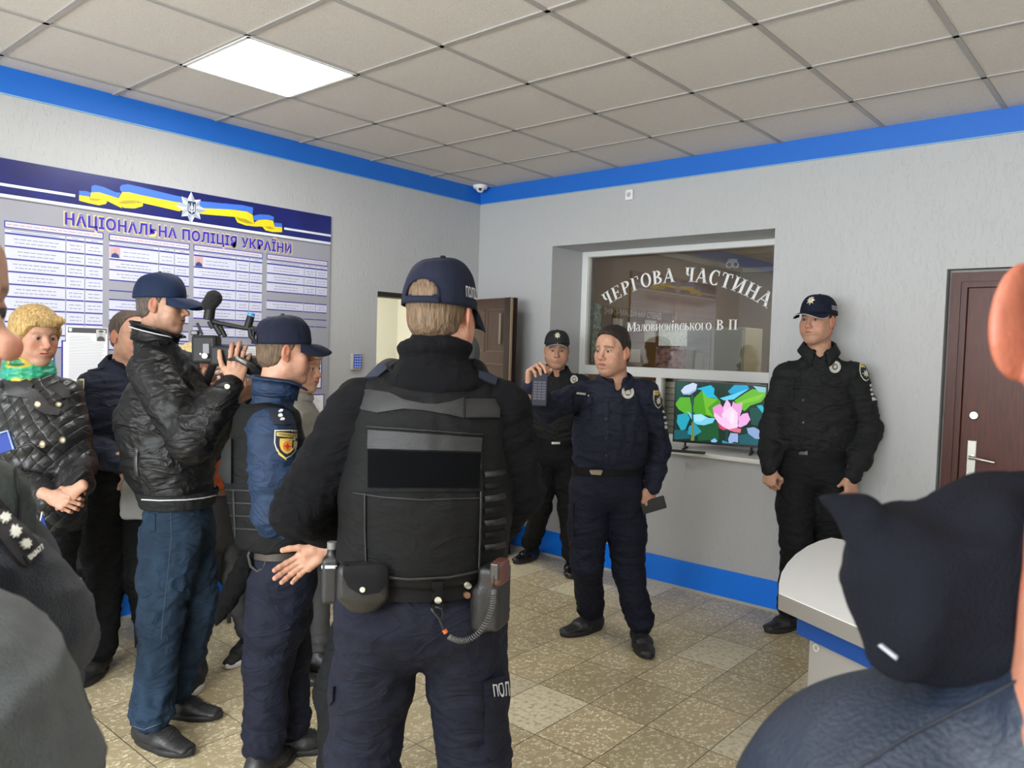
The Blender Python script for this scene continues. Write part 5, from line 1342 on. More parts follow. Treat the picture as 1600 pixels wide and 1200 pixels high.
for i, y in enumerate((741,760,779,798,817,836,855)): strip_on(pv, [(757,y+1),(774,y-1),(789,y-5)], 9.5, 'webbing', VESTL if i%2==0 else VEST, vest, .005)
strip_on(pv, [(532,888),(580,899),(640,905),(700,902),(760,890),(789,880)], 4, 'hem_binding', VESTL, vest, .006)
pj = pcaster(bvh_of(R['shirt']))
for q in 'RL': 
    pass
def EP(poly, m): return patch(pcaster(bvh_of(vest, R['shirt'])), poly, 'epaulette', m, vest, .010, 7)
EP([(566,577),(583,571),(602,570),(606,578),(592,590),(570,592)], mat('fuzzy_navy', (.012,.016,.035), .95, bump=1, scale=500)); EP([(747,581),(764,585),(777,592),(775,603),(757,597),(746,592)], MATS['fuzzy_navy'])
0 and strip_on(pj, [(786,600),(797,606),(798,632)], 9, 'reflective_strip', mat('grey_strip', (.10,.11,.14), .5), R['shirt'], .003)
strip_on(pcaster(bvh_of(R['shirt'], vest)), [(611,574),(625,566),(650,560),(690,557),(720,561),(735,568),(743,577)], 4, 'collar_seam', R['shirt'].data.materials[0], rt, .008)
# belt gear
bp = pcaster(bvh_of(R['belt'], R['trousers'], vest))
d_p = D_-.16
pouch = SDF(); c_ = a3(568,908,D_-.165); pouch.box(c_ + A_((0,0,.0)), (.062,.028,.045), frame(fw), .018); pouch.ell(c_ - A_((0,0,.035)), (.056,.026,.045), R=frame(fw), k=.02)
v, f = pouch.mesh(.005); po = obj('belt_pouch', v, f, LEATHER, rt)
pp = pcaster(bvh_of(po)); patch(pp, [(537,872),(617,876),(612,905),(592,926),(566,930),(545,918),(536,900)], 'pouch_flap', BELT, po, .004, 9); patch(pp, circ(566.5,921,4.2), 'snap', SILV, po, .008, 2)
rd = SDF(); c_ = a3(518,905,D_+.0); rd.box(c_, (.024,.024,.062), frame(fw), .012); rd.seg(c_+A_((0,0,.06)), c_+A_((0,0,.085)), .014,.012, k=.01)
v, f = rd.mesh(.004); ro = obj('radio_pouch', v, f, LEATHER, rt); g = G(); g.cyl(Vector(c_)+Vector((0,0,.082)), Vector(c_)+Vector((0,0,.10)), .013, 16); g.build('silver_cap', mat('dull_metal', (.16,.16,.15), .4), ro); pr_ = pcaster(bvh_of(ro)); strip_on(pr_, [(503,886),(531,886)], 5, 'band', REFL, ro, .002)
hs = SDF(); c_ = a3(772,930,D_-.10); Rh = frame(unit(fw + sdv*.5)); hs.box(c_, (.030,.045,.080), Rh, .014); hs.box(c_ + A_((0,0,-.03)) + sdv*-.030, (.026,.030,.060), Rh, .02, k=.02)
v, f = hs.mesh(.0045); ho = obj('holster', v, f, LEATHER, rt)
c2 = Vector(a3(781,893,D_-.13)); gr = SDF(); gr.box(c2, (.017,.030,.030), Rh, .010); v, f = gr.mesh(.003); go = obj('pistol_grip', v, f, mat('brown_grip', (.10,.035,.025), .4), rt)
g = G(); c3 = Vector(a3(773,893,D_-.165)); g.box(c3, (.022,.010,.040), Matrix(Rh.tolist()), .003); g.build('magazine_base', mat('gun_metal', (.10,.10,.10), .3, metal=.8), go)
# spiral lanyard
pts = [a3(*q, D_-.19) for q in ((771,916),(772,935),(768,955),(758,978),(742,996),(722,1003),(706,998),(698,992))]
pl = []
for i in range(len(pts)-1):
    for j in range(10): pl.append(lerp(pts[i], pts[i+1], j/10))
sm = [sum(pl[max(0,i-6):i+7])/len(pl[max(0,i-6):i+7]) for i in range(len(pl))]
L_ = 0; co = []; 
for i in range(len(sm)-1):
    t_ = unit(sm[i+1]-sm[i]); nrm = unit(np.cross(t_, A_(CF))); bn = np.cross(t_, nrm)
    for j in range(6):
        a = (i*6+j)/ (len(sm)*6) * 2*PI*38; p = lerp(sm[i], sm[i+1], j/6); co.append(Vector(p + (nrm*math.cos(a) + bn*math.sin(a))*.0058))
g = G(); g.tube(co, .0017, 5); g.build('spiral_lanyard', mat('coil_grey', (.10,.10,.10), .4), rt, smooth=True)
g = G(); g.tube([Vector(a3(*q, D_-.185)) for q in ((771,900),(772,908),(771,917))], .002, 6); g.tube([Vector(a3(*q, D_-.188)) for q in ((699,992),(692,980),(686,966),(678,957),(674,950))], .003, 8); g.tube([Vector(a3(*q, D_-.188)) for q in ((688,970),(692,960),(690,951),(680,948))], .002, 6); g.build('clip', BLK, rt, smooth=True)
g = G(); g.cyl(Vector(a3(694,984,D_-.188)), Vector(a3(697,989,D_-.188)), .006); g.build('orange_bead', mat('orange_bead', (.5,.12,.03), .5), rt)
patch(bp, [(675,908),(692,908),(694,952),(673,952)], 'belt_loop', BELT, R['belt'], .008, 6); patch(bp, circ(684,937,5.5), 'snap', SILV, R['belt'], .013, 2)
patch(bp, circ(730,914,5), 'snap', SILV, R['belt'], .012, 2); patch(bp, circ(728.5,929,5), 'snap', mat('copper', (.35,.2,.13), .35, metal=.7), R['belt'], .012, 2)
# thigh pocket with the lettered flap
pt = pcaster(bvh_of(R['trousers']))
o = patch(pt, [(758,1098),(787,1090),(787,1160),(770,1190),(756,1180)], 'thigh_pocket', NAVYT, rt, .010, 9)
o2 = patch(pt, [(756,1064),(790,1054),(789,1098),(765,1104),(757,1096)], 'pocket_flap', NAVYT, rt, .014, 6)
patch_text(pt, 'ПОЛ', 779, 1076, 23, 22, 'flap_lettering', REFL, o2 or rt, ang=-.12, off=.017, flip=-1, bold=.01)
o3 = patch(pt, [(519,1075),(524,1072),(523,1095),(516,1102)], 'pocket_flap', NAVYT, rt, .012, 6)

# ------------------------------------------------------------------ officer in blue jacket and body armour, in profile
D_ = 3.03
gR = ground(412,1212); gL = ground(452,1176)
BLUEJ = mat('blue_jacket', (.010,.025,.060), .6, bump=.5, scale=420, var=.2, vscale=20, spec=.3, fold=.014)
hc = a3(437,878,D_-.02)
P = dict(label='officer in blue jacket, black body armour and navy cap, in profile', head=a3(446,549,D_), hdir=cdir(.90,-.05,-.42), hs=1.02,
    face=dict(jaw=1.0, flush=.8, stubble=.15, res=.0024), skin=A_((.45,.24,.16)),
    shR=a3(425,672,D_-.16), shL=a3(412,660,D_+.17), chest=a3(418,728,D_), hipc=hc,
    elbR=a3(432,805,D_-.17), wriR=a3(500,830,D_-.02), elbL=a3(440,790,D_+.22), wriL=a3(500,800,D_+.2),
    kneR=a3(418,1040,D_-.10), kneL=a3(450,1020,D_+.06), ankR=A_(gR)+A_((0,0,.10)), ankL=A_(gL)+A_((0,0,.10)),
    top=BLUEJ, topname='jacket', legs=NAVYT, w=(.165,.165,.175,.165), d=(.13,.13,.135,.105), shr=.068, hw=.170, hdp=.140, leg=(.108,.085,.074,.078), arm=(.082,.078,.070,.050), trtop=.085, seed=14, res=.0075, cuffs=False,
    beltm=mat('brown_belt', (.035,.026,.020), .5, bump=.2, scale=200), belth=.045,
    handR=dict(f=cdir(1,-.1,-.2), b=cdir(0,1,0)), handL=dict(f=cdir(1,-.1,-.2), b=cdir(0,1,0)),
    shoes=[dict(p=(gR.x,gR.y,0), f=cdir(.3,0,-1)), dict(p=(gL.x,gL.y,0), f=cdir(.95,0,-.3), boot=True)])
R = person(P); rt = R['root']; fw = R['fw']; sdv = R['side']
make_hair(P['head'], R['M'], R['s'], hairmat('sandy_hair', (.10,.066,.04)), rt, 'nape', .004, .0035)
make_cap(P['head'], R['M'], R['s'], CAPN, rt, tilt=.07, rim=.028, back='open', wrinkle=.0026, bill_len=.078)
collar(put([(0,-.030,-.105)], P['head'], R['M'], R['s'])[0] + A_((0,0,-.072)), frame(fw), BLUEJ, R['shirt'], rx=.080, ry=.085, h=.075, gap=.5, fall=.1, flare=.020, point=.02, s=1.0, tilt=-.10, th=.006)
s = SDF(); v0 = A_(P['hipc'])+A_((0,0,.10)); v1 = A_(P['chest']); v2 = (A_(P['shR'])+A_(P['shL']))/2
s.seg(v0, v1, (.180,.165), (.182,.165), sdv, k=.03); s.seg(v1, v2, (.182,.165), (.150,.13), sdv, k=.03)
for q in 'RL':
    sg = 1 if q == 'R' else -1; s.seg(lerp(v2, P['sh'+q], .45)+A_((0,0,.035)), lerp(v2, P['sh'+q], .55)+A_((0,0,-.03)), .05, .07, k=.05)
zb = a3(437,846,D_)[2]; s.cut(lambda Q: zb - Q[...,2], .008)
for q in 'RL': s.seg(A_(P['sh'+q]) + sdv*(.03 if q=='R' else -.03)+A_((0,0,.01)), lerp(P['sh'+q],P['elb'+q],.95)+ sdv*(.03 if q=='R' else -.03), .088,.080, k=.02, op='s')
s.seg(R['neck']+A_((0,0,.08)), R['neck']-A_((0,0,.03)), (.088,.1), (.085,.1), sdv, k=.015, op='s')
vest = cloth('vest', s, .007, VEST, rt, .003, .09, (1,1,1.6), 3); pv = pcaster(bvh_of(vest)); pj = pcaster(bvh_of(R['shirt'])); pa_ = pcaster(bvh_of(R['shirt'], vest))
strip_on(pv, [(365,765),(366,800),(368,840)], 3, 'side_seam', VESTL, vest, .005)
for y in (765,785,805,825): strip_on(pv, [(348,y),(372,y+1),(408,y+3)], 3, 'webbing', VESTL, vest, .004)
patch(pv, [(345,690),(364,686),(364,755),(345,752)], 'back_panel', VESTL, vest, .016, 9)
patch(pa_, [(419,641),(449,650),(454,664),(428,664)], 'epaulette', mat('epaulette_navy', (.006,.008,.018), .8), rt, .010, 6)
for x, y in ((438,643),(437,650.5),(440,656)): patch(pa_, circ(x, y, 3.0, 2.2), 'rank_star', mat('white_metal_star', (.8,.8,.8), .3), rt, .015, 1.5)
o = patch(pj, shield_poly(447,694,36,44), 'sleeve_badge', mat('pale_edge', (.65,.62,.5), .6), rt, .003, 5)
patch(pj, shield_poly(447,694,33,41), 'badge_field', PATCHN, rt, .0045, 5)
patch(pj, [(432,675),(463,678),(463,684),(432,681)], 'badge_title', GOLD, rt, .0055, 4); patch_text(pj, 'ГОЛОВНЕ УПРАВЛІННЯ', 447.5, 679.5, 28, 3.6, 'badge_lettering', PATCHN, rt, .09, .007, -1, .01)
patch(pj, shield_poly(448,697,22,24), 'badge_shield', GOLD, rt, .0055, 4); patch(pj, circ(448,697,7,8), 'badge_shield', mat('badge_orange', (.65,.22,.03), .5), rt, .007, 3); patch(pj, star_poly(448,697,6,4,.4), 'badge_star', mat('badge_red', (.45,.04,.02), .5), rt, .008, 2)
patch(pj, [(433,699),(436,706),(446,716),(447,719),(435,710)], 'badge_title', GOLD, rt, .0055, 3)
strip_on(pcaster(bvh_of(R['belt'])), [(400,838),(401,856)], 3, 'belt_clip', SILV, R['belt'], .004)
g = G(); g.tube([Vector(a3(*q, D_-.17)) for q in ((395,850),(388,868),(392,885),(402,893),(412,888),(417,872),(413,855))], .006, 8); g.build('rubber_loop', BLKM, rt, smooth=True)
# black cloth hanging from the belt
s = SDF(); N_ = [((398,848),.020,.012),((385,875),.030,.016),((372,905),.040,.018),((358,935),.036,.018),((345,962),.018,.012),((339,974),.006,.006)]
for i in range(len(N_)-1):
    (p_, w_, d__), (q_, w2, d2_) = N_[i], N_[i+1]; s.seg(a3(*p_, D_-.15), a3(*q_, D_-.15), (w_,d__), (w2,d2_), cdir(1,.3,0), k=.01)
o = cloth('cloth_bag', s, .004, mat('black_cloth', (.0025,.0025,.003), .8, bump=.5, scale=300, spec=.1), None, .004, .03, (1.5,1.5,.6), 9); o['label'] = 'limp black cloth bag hanging from the belt of the blue-jacketed officer'; o['category'] = 'bag'

# ------------------------------------------------------------------ person almost hidden behind the big officer, open hand behind the back
D_ = 2.66
gR = ground(600,1340); gL = ground(545,1325)
P = dict(label='person in grey cap and black trousers almost hidden behind the big officer, open palm out', head=a3(701,574,D_), hdir=cdir(.97,-.12,-.05), hs=.98, face=dict(res=.0035),
    shR=a3(618,652,D_-.04), shL=a3(640,645,D_+.30), chest=a3(620,740,D_+.12), hipc=a3(592,880,D_+.10),
    elbR=a3(540,770,D_-.02), wriR=a3(505,868,D_+.02), elbL=a3(650,780,D_+.36), wriL=a3(690,840,D_+.3),
    kneR=a3(558,1080,D_), kneL=a3(530,1080,D_+.14), ankR=A_(gR)+A_((0,0,.10)), ankL=A_(gL)+A_((0,0,.10)),
    top=NAVY, legs=BLACKT, w=(.15,.15,.155,.15), d=(.11,.11,.115,.09), hw=.16, hdp=.13, leg=(.10,.085,.080,.085), arm=(.060,.056,.048,.036), seed=21, res=.009,
    handR=dict(w=a3(500,862,D_-.06), f=cdir(-.80,-.52,.25), b=cdir(.05,.12,-1), curl=((.2,.2,.15),(.2,.25,.15),(.25,.25,.15),(.25,.3,.2)), thumb=(.15,.1), spread=.07, s=.90, res=.0024, fat=1.2),
    handL=dict(f=cdir(1,-.1,0), b=cdir(0,1,0)), shoes=[dict(p=(gR.x,gR.y,0), f=cdir(.8,0,-.4)), dict(p=(gL.x,gL.y,0), f=cdir(.8,0,-.4))])
R = person(P)
make_cap(P['head'], R['M'], R['s'], mat('grey_cap', (.045,.05,.05), .85, bump=.5, scale=400), R['root'], tilt=-.10, rim=.030, billdown=.03, bill_len=.030)

# ------------------------------------------------------------------ cameraman
D_ = 3.32
gR = ground(238,1163); gL = ground(273,1117)
LEAJ = mat('black_jacket', (.0060,.0060,.0063), .5, bump=.35, scale=150, spec=.3, fold=.014)
JEANS = mat('blue_jeans', (.012,.025,.045), .85, bump=.6, scale=500, var=.7, vscale=7, stretch=(1,1,.5), spec=.2, fold=.016)
P = dict(label='cameraman in black leather-look jacket, blue jeans and navy cap filming', head=a3(254,476,D_), hdir=cdir(.97,-.05,-.06), hs=.985,
    face=dict(nose=1.05, jaw=1.0, flush=.4, stubble=.35, res=.0024), skin=A_((.38,.21,.135)),
    shR=a3(236,580,D_-.15), shL=a3(278,575,D_+.17), chest=a3(252,655,D_+.02), hipc=a3(278,812,D_+.02),
    elbR=a3(300,690,D_-.24), wriR=a3(362,600,D_-.20), elbL=a3(325,690,D_+.10), wriL=a3(373,636,D_-.02),
    kneR=a3(252,965,D_-.10), kneL=a3(308,950,D_+.06), ankR=A_(gR)+A_((0,0,.10)), ankL=A_(gL)+A_((0,0,.10)),
    top=LEAJ, topname='jacket', legs=JEANS, legname='jeans', w=(.165,.175,.185,.165), d=(.15,.175,.17,.125), shr=.072, hw=.155, hdp=.145, leg=(.108,.086,.072,.078), arm=(.086,.080,.068,.046), belt=False, hem=a3(276,765,D_+.02), hemz=a3(275,778,D_)[2], seed=31, res=.0075, amp=.008, wave=.08, tamp=.012, cuffs=True,
    handR=dict(w=a3(366,598,D_-.20), f=cdir(.20,1,.10), b=cdir(.25,.1,1), curl=((.35,.55,.4),(.35,.6,.4),(.4,.6,.45),(.45,.6,.45)), thumb=(.2,.2), spread=.10, s=1.03, res=.0022),
    handL=dict(w=a3(377,632,D_-.03), f=cdir(.30,1,-.05), b=cdir(.8,-.2,.6), curl=(.5,.55,.6,.6), thumb=(.5,.4), s=1.03, res=.0022),
    shoes=[dict(p=(gR.x,gR.y,0), f=cdir(.96,0,.42), L=.31, w=.054), dict(p=(gL.x,gL.y,0), f=cdir(1.0,0,.12), L=.31, w=.052)])
R = person(P); rt = R['root']; fw = R['fw']; sdv = R['side']
make_hair(P['head'], R['M'], R['s'], hairmat('grey_brown_hair', (.075,.06,.05)), rt, 'nape', .004, .0035)
make_cap(P['head'], R['M'], R['s'], mat('cap_blue', (.007,.015,.042), .7, bump=.4, scale=400, spec=.2), rt, tilt=.07, rim=.026, wrinkle=.0006, bill_len=.085)
nkc = put([(0,-.030,-.115)], P['head'], R['M'], R['s'])[0]
col = collar(nkc + A_((0,0,-.058)), frame(fw), LEAJ, R['shirt'], rx=.082, ry=.088, h=.075, gap=.55, fall=-.02, flare=.012, point=.01, s=1.0, tilt=-.22, th=.008)
g = G(); pts = []
for i in range(31):
    a = .55 + (2*PI-1.10)*i/30; T = np.array(Matrix.Rotation(-.22, 3, 'X')); pts.append(Vector(put([(math.sin(a)*.104, math.cos(a)*.110, .052)], nkc + A_((0,0,-.058)), frame(fw) @ T)[0]))
g.tube(pts, .0028, 6); g.build('collar_piping', WPIP, R['shirt'], smooth=True)
# ribbed hem with a white line
s = SDF(); h0 = a3(278,784,D_+.02); s.seg(h0, h0+A_((0,0,.045)), (.170,.150), (.178,.165), sdv, k=.01); s.cut(lambda Q: (h0[2]-.012) - Q[...,2], .004); s.cut(lambda Q: Q[...,2] - (h0[2]+.055), .004)
hm = cloth('hem', s, .006, BLACKU, R['shirt'], .002, .02, (1,1,.2), 3)
ph_ = pcaster(bvh_of(hm)); strip_on(ph_, [(221,780.5),(250,782),(290,781),(318,778),(340,773)], 1.8, 'hem_piping', WPIP, R['shirt'], .003)
pj = pcaster(bvh_of(R['shirt']))
patch(pj, [(234,530),(247,533),(251,543),(238,541)], 'epaulette', LEAJ, R['shirt'], .008, 4)
patch(pj, circ(355,604,4.2), 'snap', SILV, R['shirt'], .008, 2); strip_on(pj, [(338,576),(352,590),(368,600)], 2, 'cuff_seam', BLACKU, R['shirt'], .003)
strip_on(pj, [(213,700),(212,725),(214,745)], 6, 'pocket_zip', mat('zip_grey', (.03,.03,.03), .4), R['shirt'], .004)
pt = pcaster(bvh_of(R['trousers']))
strip_on(pt, [(266,790),(268,840),(262,900),(255,960),(252,1000)], .9, 'leg_seam', mat('thread', (.05,.06,.08), .8), R['trousers'], .0015)
patch(pt, [(226,800),(243,803),(243,828),(234,833),(227,826)], 'back_pocket', JEANS, R['trousers'], .004, 5)
strip_on(pt, [(200,1132),(225,1140),(252,1130)], 1.0, 'hem_seam', mat('thread_light', (.10,.12,.15), .8), R['trousers'], .002)
patch(pcaster(bvh_of(R['shoeR'])), [(202,1152),(208,1155),(207,1165),(201,1162)], 'orange_tab', mat('orange_tab', (.5,.07,.02), .5), rt, .004, 2)
# ------------------------------------------------------------------ his camcorder
D_ = 3.15
c0 = Vector(a3(326,548,D_)); ax = Vector(cdir(.99,.02,-.08)); upv = Vector(cdir(-.16,1,0)); upv = (upv - ax*upv.dot(ax)).normalized(); sd2 = ax.cross(upv)
Rc = Matrix((ax, sd2, upv)).transposed()
def K(px, py, dd=0): return Vector(a3(px, py, D_+dd))
vc = root('video_camera', c0, 'black camcorder with handle and furry microphone held by the cameraman', 'video camera')
CB = mat('camera_black', (.0055,.0055,.006), .5, bump=.3, scale=300, spec=.3)
g = G(); g.box(K(323,546,.02), (.100,.085,.115), Rc, .012); g.box(K(355,556,.02), (.12,.080,.085), Rc, .012); g.build('body', CB, vc)
g = G(); g.tube([K(365,565,.02), K(400,572,.02), K(412,573,.02)], [.036,.042,.046], 24); g.tube([K(412,573,.02), K(418,574,.02)], [.050,.050], 24); autosmooth(g.build('lens_barrel', CB, vc), 40)
g = G(); g.cyl(K(320,556,-.035), K(319.6,556,-.041), .011, 20); g.cyl(K(313,553,-.030), K(313,553,-.037), .004, 10); g.build('jack_socket', SILV, vc)
g = G(); g.box(K(322,545,-.022), (.028,.006,.045), Rc, .002); g.build('side_panel', BLK, vc)
g = G(); g.tube([K(316,523,.02), K(308,505,.02)], .006, 8); g.box(K(305,520,.02), (.03,.03,.02), Rc, .004); g.build('hot_shoe', BLK, vc)
# top handle
g = G(); g.tube([K(346,523,.02), K(337,508,.02), K(333,502,.02), K(345,505,.02), K(380,512,.02), K(402,514,.02), K(414,516,.02)], [.013,.014,.013,.011,.010,.011,.013], 12)
g.tube([K(352,526,.02), K(344,510,.02)], .009, 10); g.tube([K(390,513,.02), K(393,525,.02), K(400,532,.02)], [.010,.013,.012], 10); g.box(K(404,520,.02), (.05,.03,.035), Rc, .008); autosmooth(g.build('handle', CB, vc), 50)
g = G(); g.tube([K(387,512,.02), K(392,494,.02)], [.016,.015], 14); autosmooth(g.build('second_microphone', CB, vc), 50)
g = G(); g.tube([K(392,493.5,.02), K(393,489,.02)], [.0155,.0145], 14); autosmooth(g.build('blue_ring', mat('blue_plastic', (.02,.22,.6), .35), vc), 50)
g = G(); g.tube([K(326,500,.02), K(329,478,.02)], [.022,.021], 18); g.tube([K(328,502,.02), K(333,512,.02)], [.012,.012], 10); autosmooth(g.build('microphone_body', CB, vc), 50)
s = SDF(); s.seg(K(327,476,.02), K(334,466,.02), .030,.033, k=.01); v, f = s.mesh(.003); nn_ = vnormals(v, f); v = v + nn_*(vnoise(v*180)*.0015)[:,None]
obj('foam_windshield', v, f, mat('foam', (.008,.008,.008), .95, bump=1, scale=500), vc)
# hand strap
g = G(); g.tube([K(362,562,-.045), K(370,560,-.058), K(383,566,-.064), K(396,574,-.058), K(404,580,-.04)], [.022,.030,.033,.030,.020], 16, flat=.35); so = autosmooth(g.build('hand_strap', LEATHER, vc), 60)
ps = pcaster(bvh_of(so)); patch_text(ps, 'Panasonic', 377, 563, 18, 4.0, 'strap_lettering', mat('strap_white', (.6,.6,.6), .5), vc, ang=.5, off=.003, flip=-1, bold=.0)

# ------------------------------------------------------------------ bare-headed officer behind the cameraman
D_ = 3.80
gR = ground(152,1050); gL = ground(245,1030)
P = dict(label='bare-headed officer in navy shirt standing partly behind the cameraman', head=a3(203,525,D_), hdir=cdir(.84,-.06,.45), hs=1.0, face=dict(flush=.6, stubble=.15, res=.003),
    shR=a3(143,604,D_-.10), shL=a3(232,598,D_+.12), chest=a3(190,655,D_), hipc=a3(178,752,D_+.02),
    elbR=a3(134,690,D_-.12), wriR=a3(192,728,D_-.26), elbL=a3(245,690,D_+.05), wriL=a3(218,738,D_-.20),
    kneR=a3(165,900,D_-.03), kneL=a3(222,895,D_+.05), ankR=A_(gR)+A_((0,0,.10)), ankL=A_(gL)+A_((0,0,.10)),
    top=NAVY, legs=BLACKT, w=(.165,.165,.175,.165), d=(.125,.125,.13,.10), hw=.180, hdp=.145, leg=(.110,.088,.080,.085), arm=(.064,.062,.058,.042), trtop=.07, seed=41, res=.008,
    handR=dict(f=cdir(.6,-.8,.2), b=cdir(-.2,.2,1), curl=(.9,.9,1,1)), handL=dict(f=cdir(-.3,-.9,.3), b=cdir(.2,.2,1), curl=(.9,.9,1,1)),
    shoes=[dict(p=(gR.x,gR.y,0), f=cdir(.05,0,1), L=.30, w=.056, boot=True), dict(p=(gL.x,gL.y,0), f=cdir(.3,0,1), boot=True)])
R = person(P); rt = R['root']
make_hair(P['head'], R['M'], R['s'], hairmat('cropped_brown_hair', (.07,.05,.035)), rt, 'bald', .0035, .0032)
collar(put([(0,-.030,-.128)], P['head'], R['M'], R['s'])[0] + A_((0,0,-.030)), frame(R['fw']), NAVY, R['shirt'], h=.034, flare=.022, gap=.36, s=1.18, tilt=-.34)
epaulette(R, 'R', P, NAVY, .12, .05)
pc = pcaster(bvh_of(R['shirt']))
o = patch(pc, shield_poly(126,606,11,28), 'sleeve_badge', PALE, rt, .003, 4); patch(pc, shield_poly(126,607,8.5,24), 'badge_field', mat('olive_field', (.10,.10,.05), .7), rt, .0045, 4)
pocket(pc, [(160,622),(186,622),(185,655),(162,655)], [(159,620),(187,620),(186,630),(172,637),(160,630)], rt, NAVY)
# grey bag with a yellow-green tag in his hands
s = SDF(); c_ = a3(212,782,D_-.30); s.box(c_, (.060,.035,.085), frame(cdir(.2,0,1)), .03); s.seg(a3(203,745,D_-.30), a3(222,760,D_-.30), (.03,.02), (.05,.025), cdir(1,0,0), k=.03)
v, f = s.mesh(.006); v = folds(v, f, .005, .06, (1,1,1.2), 4)
bg = root('bag', c_ - A_((0,0,.09)), 'grey drawstring bag with a yellow-green tag carried beside the cameraman', 'bag')
obj('pouch', v, f, mat('grey_canvas', (.16,.16,.15), .85, bump=.4, scale=400), bg)
g = G(); g.box(Vector(a3(201,741,D_-.44)), (.034,.01,.022), Matrix(frame(cdir(.2,0,1)).tolist()), .003); g.build('tag', mat('hi_vis', (.50,.75,.02), .5), bg)

# ------------------------------------------------------------------ woman in quilted coat
D_ = 3.32
gR = ground(20,1112); gL = ground(64,1100)
def quilt_mat():
    m = bpy.data.materials.new('quilted_black'); n, l, p = nodes(m); p.inputs['Base Color'].default_value = (.012,.012,.0125,1); p.inputs['Roughness'].default_value = .38; p.inputs['Specular IOR Level'].default_value = .45
    tc = n.new('ShaderNodeTexCoord'); hs_ = []
    for sg in (1,-1):
        dt = n.new('ShaderNodeVectorMath'); dt.operation = 'DOT_PRODUCT'; dt.inputs[1].default_value = (sg*CR.x*19, sg*CR.y*19, 15); l.new(tc.outputs['Object'], dt.inputs[0])
        q = n.new('ShaderNodeMath'); q.operation = 'PINGPONG'; q.inputs[1].default_value = .5; l.new(dt.outputs['Value'], q.inputs[0])
        q2 = n.new('ShaderNodeMath'); q2.operation = 'POWER'; q2.inputs[1].default_value = .35; l.new(q.outputs[0], q2.inputs[0]); hs_.append(q2)
    mu = n.new('ShaderNodeMath'); mu.operation = 'MULTIPLY'; l.new(hs_[0].outputs[0], mu.inputs[0]); l.new(hs_[1].outputs[0], mu.inputs[1])
    t = n.new('ShaderNodeTexNoise'); t.inputs['Scale'].default_value = 60; l.new(tc.outputs['Object'], t.inputs[0]); ad = n.new('ShaderNodeMath'); ad.operation = 'MULTIPLY_ADD'; ad.inputs[1].default_value = .18; l.new(t.outputs[0], ad.inputs[0]); l.new(mu.outputs[0], ad.inputs[2])
    b = n.new('ShaderNodeBump'); b.inputs['Strength'].default_value = 1; b.inputs['Distance'].default_value = .009; l.new(ad.outputs[0], b.inputs['Height']); l.new(b.outputs[0], p.inputs['Normal']); return m
QUILT = quilt_mat(); LAPEL = mat('black_lapel', (.020,.020,.021), .42, bump=.3, scale=60, spec=.4)
P = dict(label='blonde woman in black quilted coat and green scarf with clasped hands', head=a3(55,524,D_), hdir=cdir(.84,-.17,.50), hs=.99, gaze=(.1,-.1),
    face=dict(sex='f', jaw=1.05, fat=.006, flush=.9, stubble=0, brow=A_((.22,.14,.08)), res=.0025), skin=A_((.40,.215,.145)),
    shR=a3(12,622,D_-.02), shL=a3(104,620,D_+.05), chest=a3(60,690,D_), hipc=a3(56,822,D_),
    elbR=a3(10,745,D_-.08), wriR=a3(78,783,D_-.28), elbL=a3(124,728,D_+.02), wriL=a3(113,776,D_-.26),
    kneR=a3(28,960,D_), kneL=a3(68,955,D_), ankR=A_(gR)+A_((0,0,.10)), ankL=A_(gL)+A_((0,0,.10)),
    top=QUILT, topname='coat', legs=BLACKT, w=(.185,.175,.180,.155), d=(.15,.145,.150,.11), shr=.060, hw=.165, hdp=.14, leg=(.095,.072,.060,.062), arm=(.066,.064,.062,.046), belt=False, hem=a3(60,800,D_), hemz=a3(60,845,D_)[2], seed=51, res=.008, amp=.007, wave=.09, cuffs=False,
    handR=dict(w=a3(80,776,D_-.31), f=cdir(.85,-.25,.1), b=cdir(0,.35,.9), curl=((.7,1.0,.7),)*4, thumb=(.6,.4), s=.86, res=.0024), handL=dict(w=a3(116,768,D_-.30), f=cdir(-.80,-.60,.05), b=cdir(.2,.3,.95), curl=((.6,.9,.6),)*4, thumb=(.6,.4), s=.86, res=.0024),
    shoes=[dict(p=(gR.x,gR.y,0), f=cdir(.3,0,1), L=.25, w=.044), dict(p=(gL.x,gL.y,0), f=cdir(.5,0,.9), L=.25, w=.044)])
R = person(P); rt = R['root']
make_hair(P['head'], R['M'], R['s'], hairmat('blonde_hair', (.38,.25,.095)), rt, 'bob', res=.0035)
# scarf
nk = put([(0,-.028,-.125)], P['head'], R['M'], R['s'])[0]; fw = R['fw']; sdv = R['side']; s = SDF()
for k_, (rr_, zz, r0) in enumerate(((.062,.012,.020),(.072,-.016,.024),(.082,-.042,.022))):
    for i in range(18):
        a, b = 2*PI*i/18, 2*PI*(i+1)/18; q = lambda a: nk + sdv*math.sin(a)*rr_ + fw*(math.cos(a)*rr_+.008) + A_((0,0,zz - .014*math.cos(a)))
        s.seg(q(a), q(b), r0, r0, k=.006)
s.seg(nk + fw*.085 + A_((0,0,-.05)), nk + fw*.105 + A_((0,0,-.12)), (.040,.02), (.022,.014), sdv, k=.02)
v, f = s.mesh(.004); v = folds(v, f, .005, .035, (1,1,2.5), 8)
pal = np.array([(.01,.22,.08),(.02,.30,.14),(.42,.32,.04),(.012,.14,.05),(.01,.24,.12),(.02,.26,.20)]); w_ = vnoise(v*A_((14,14,30))+3)*2.8 + vnoise(v*9)*2; idx = (np.floor(w_*1.4)).astype(int) % 6
obj('scarf', v, f, mat('silk_scarf', (1,1,1), .45, attr=True), rt, cols=pal[idx])
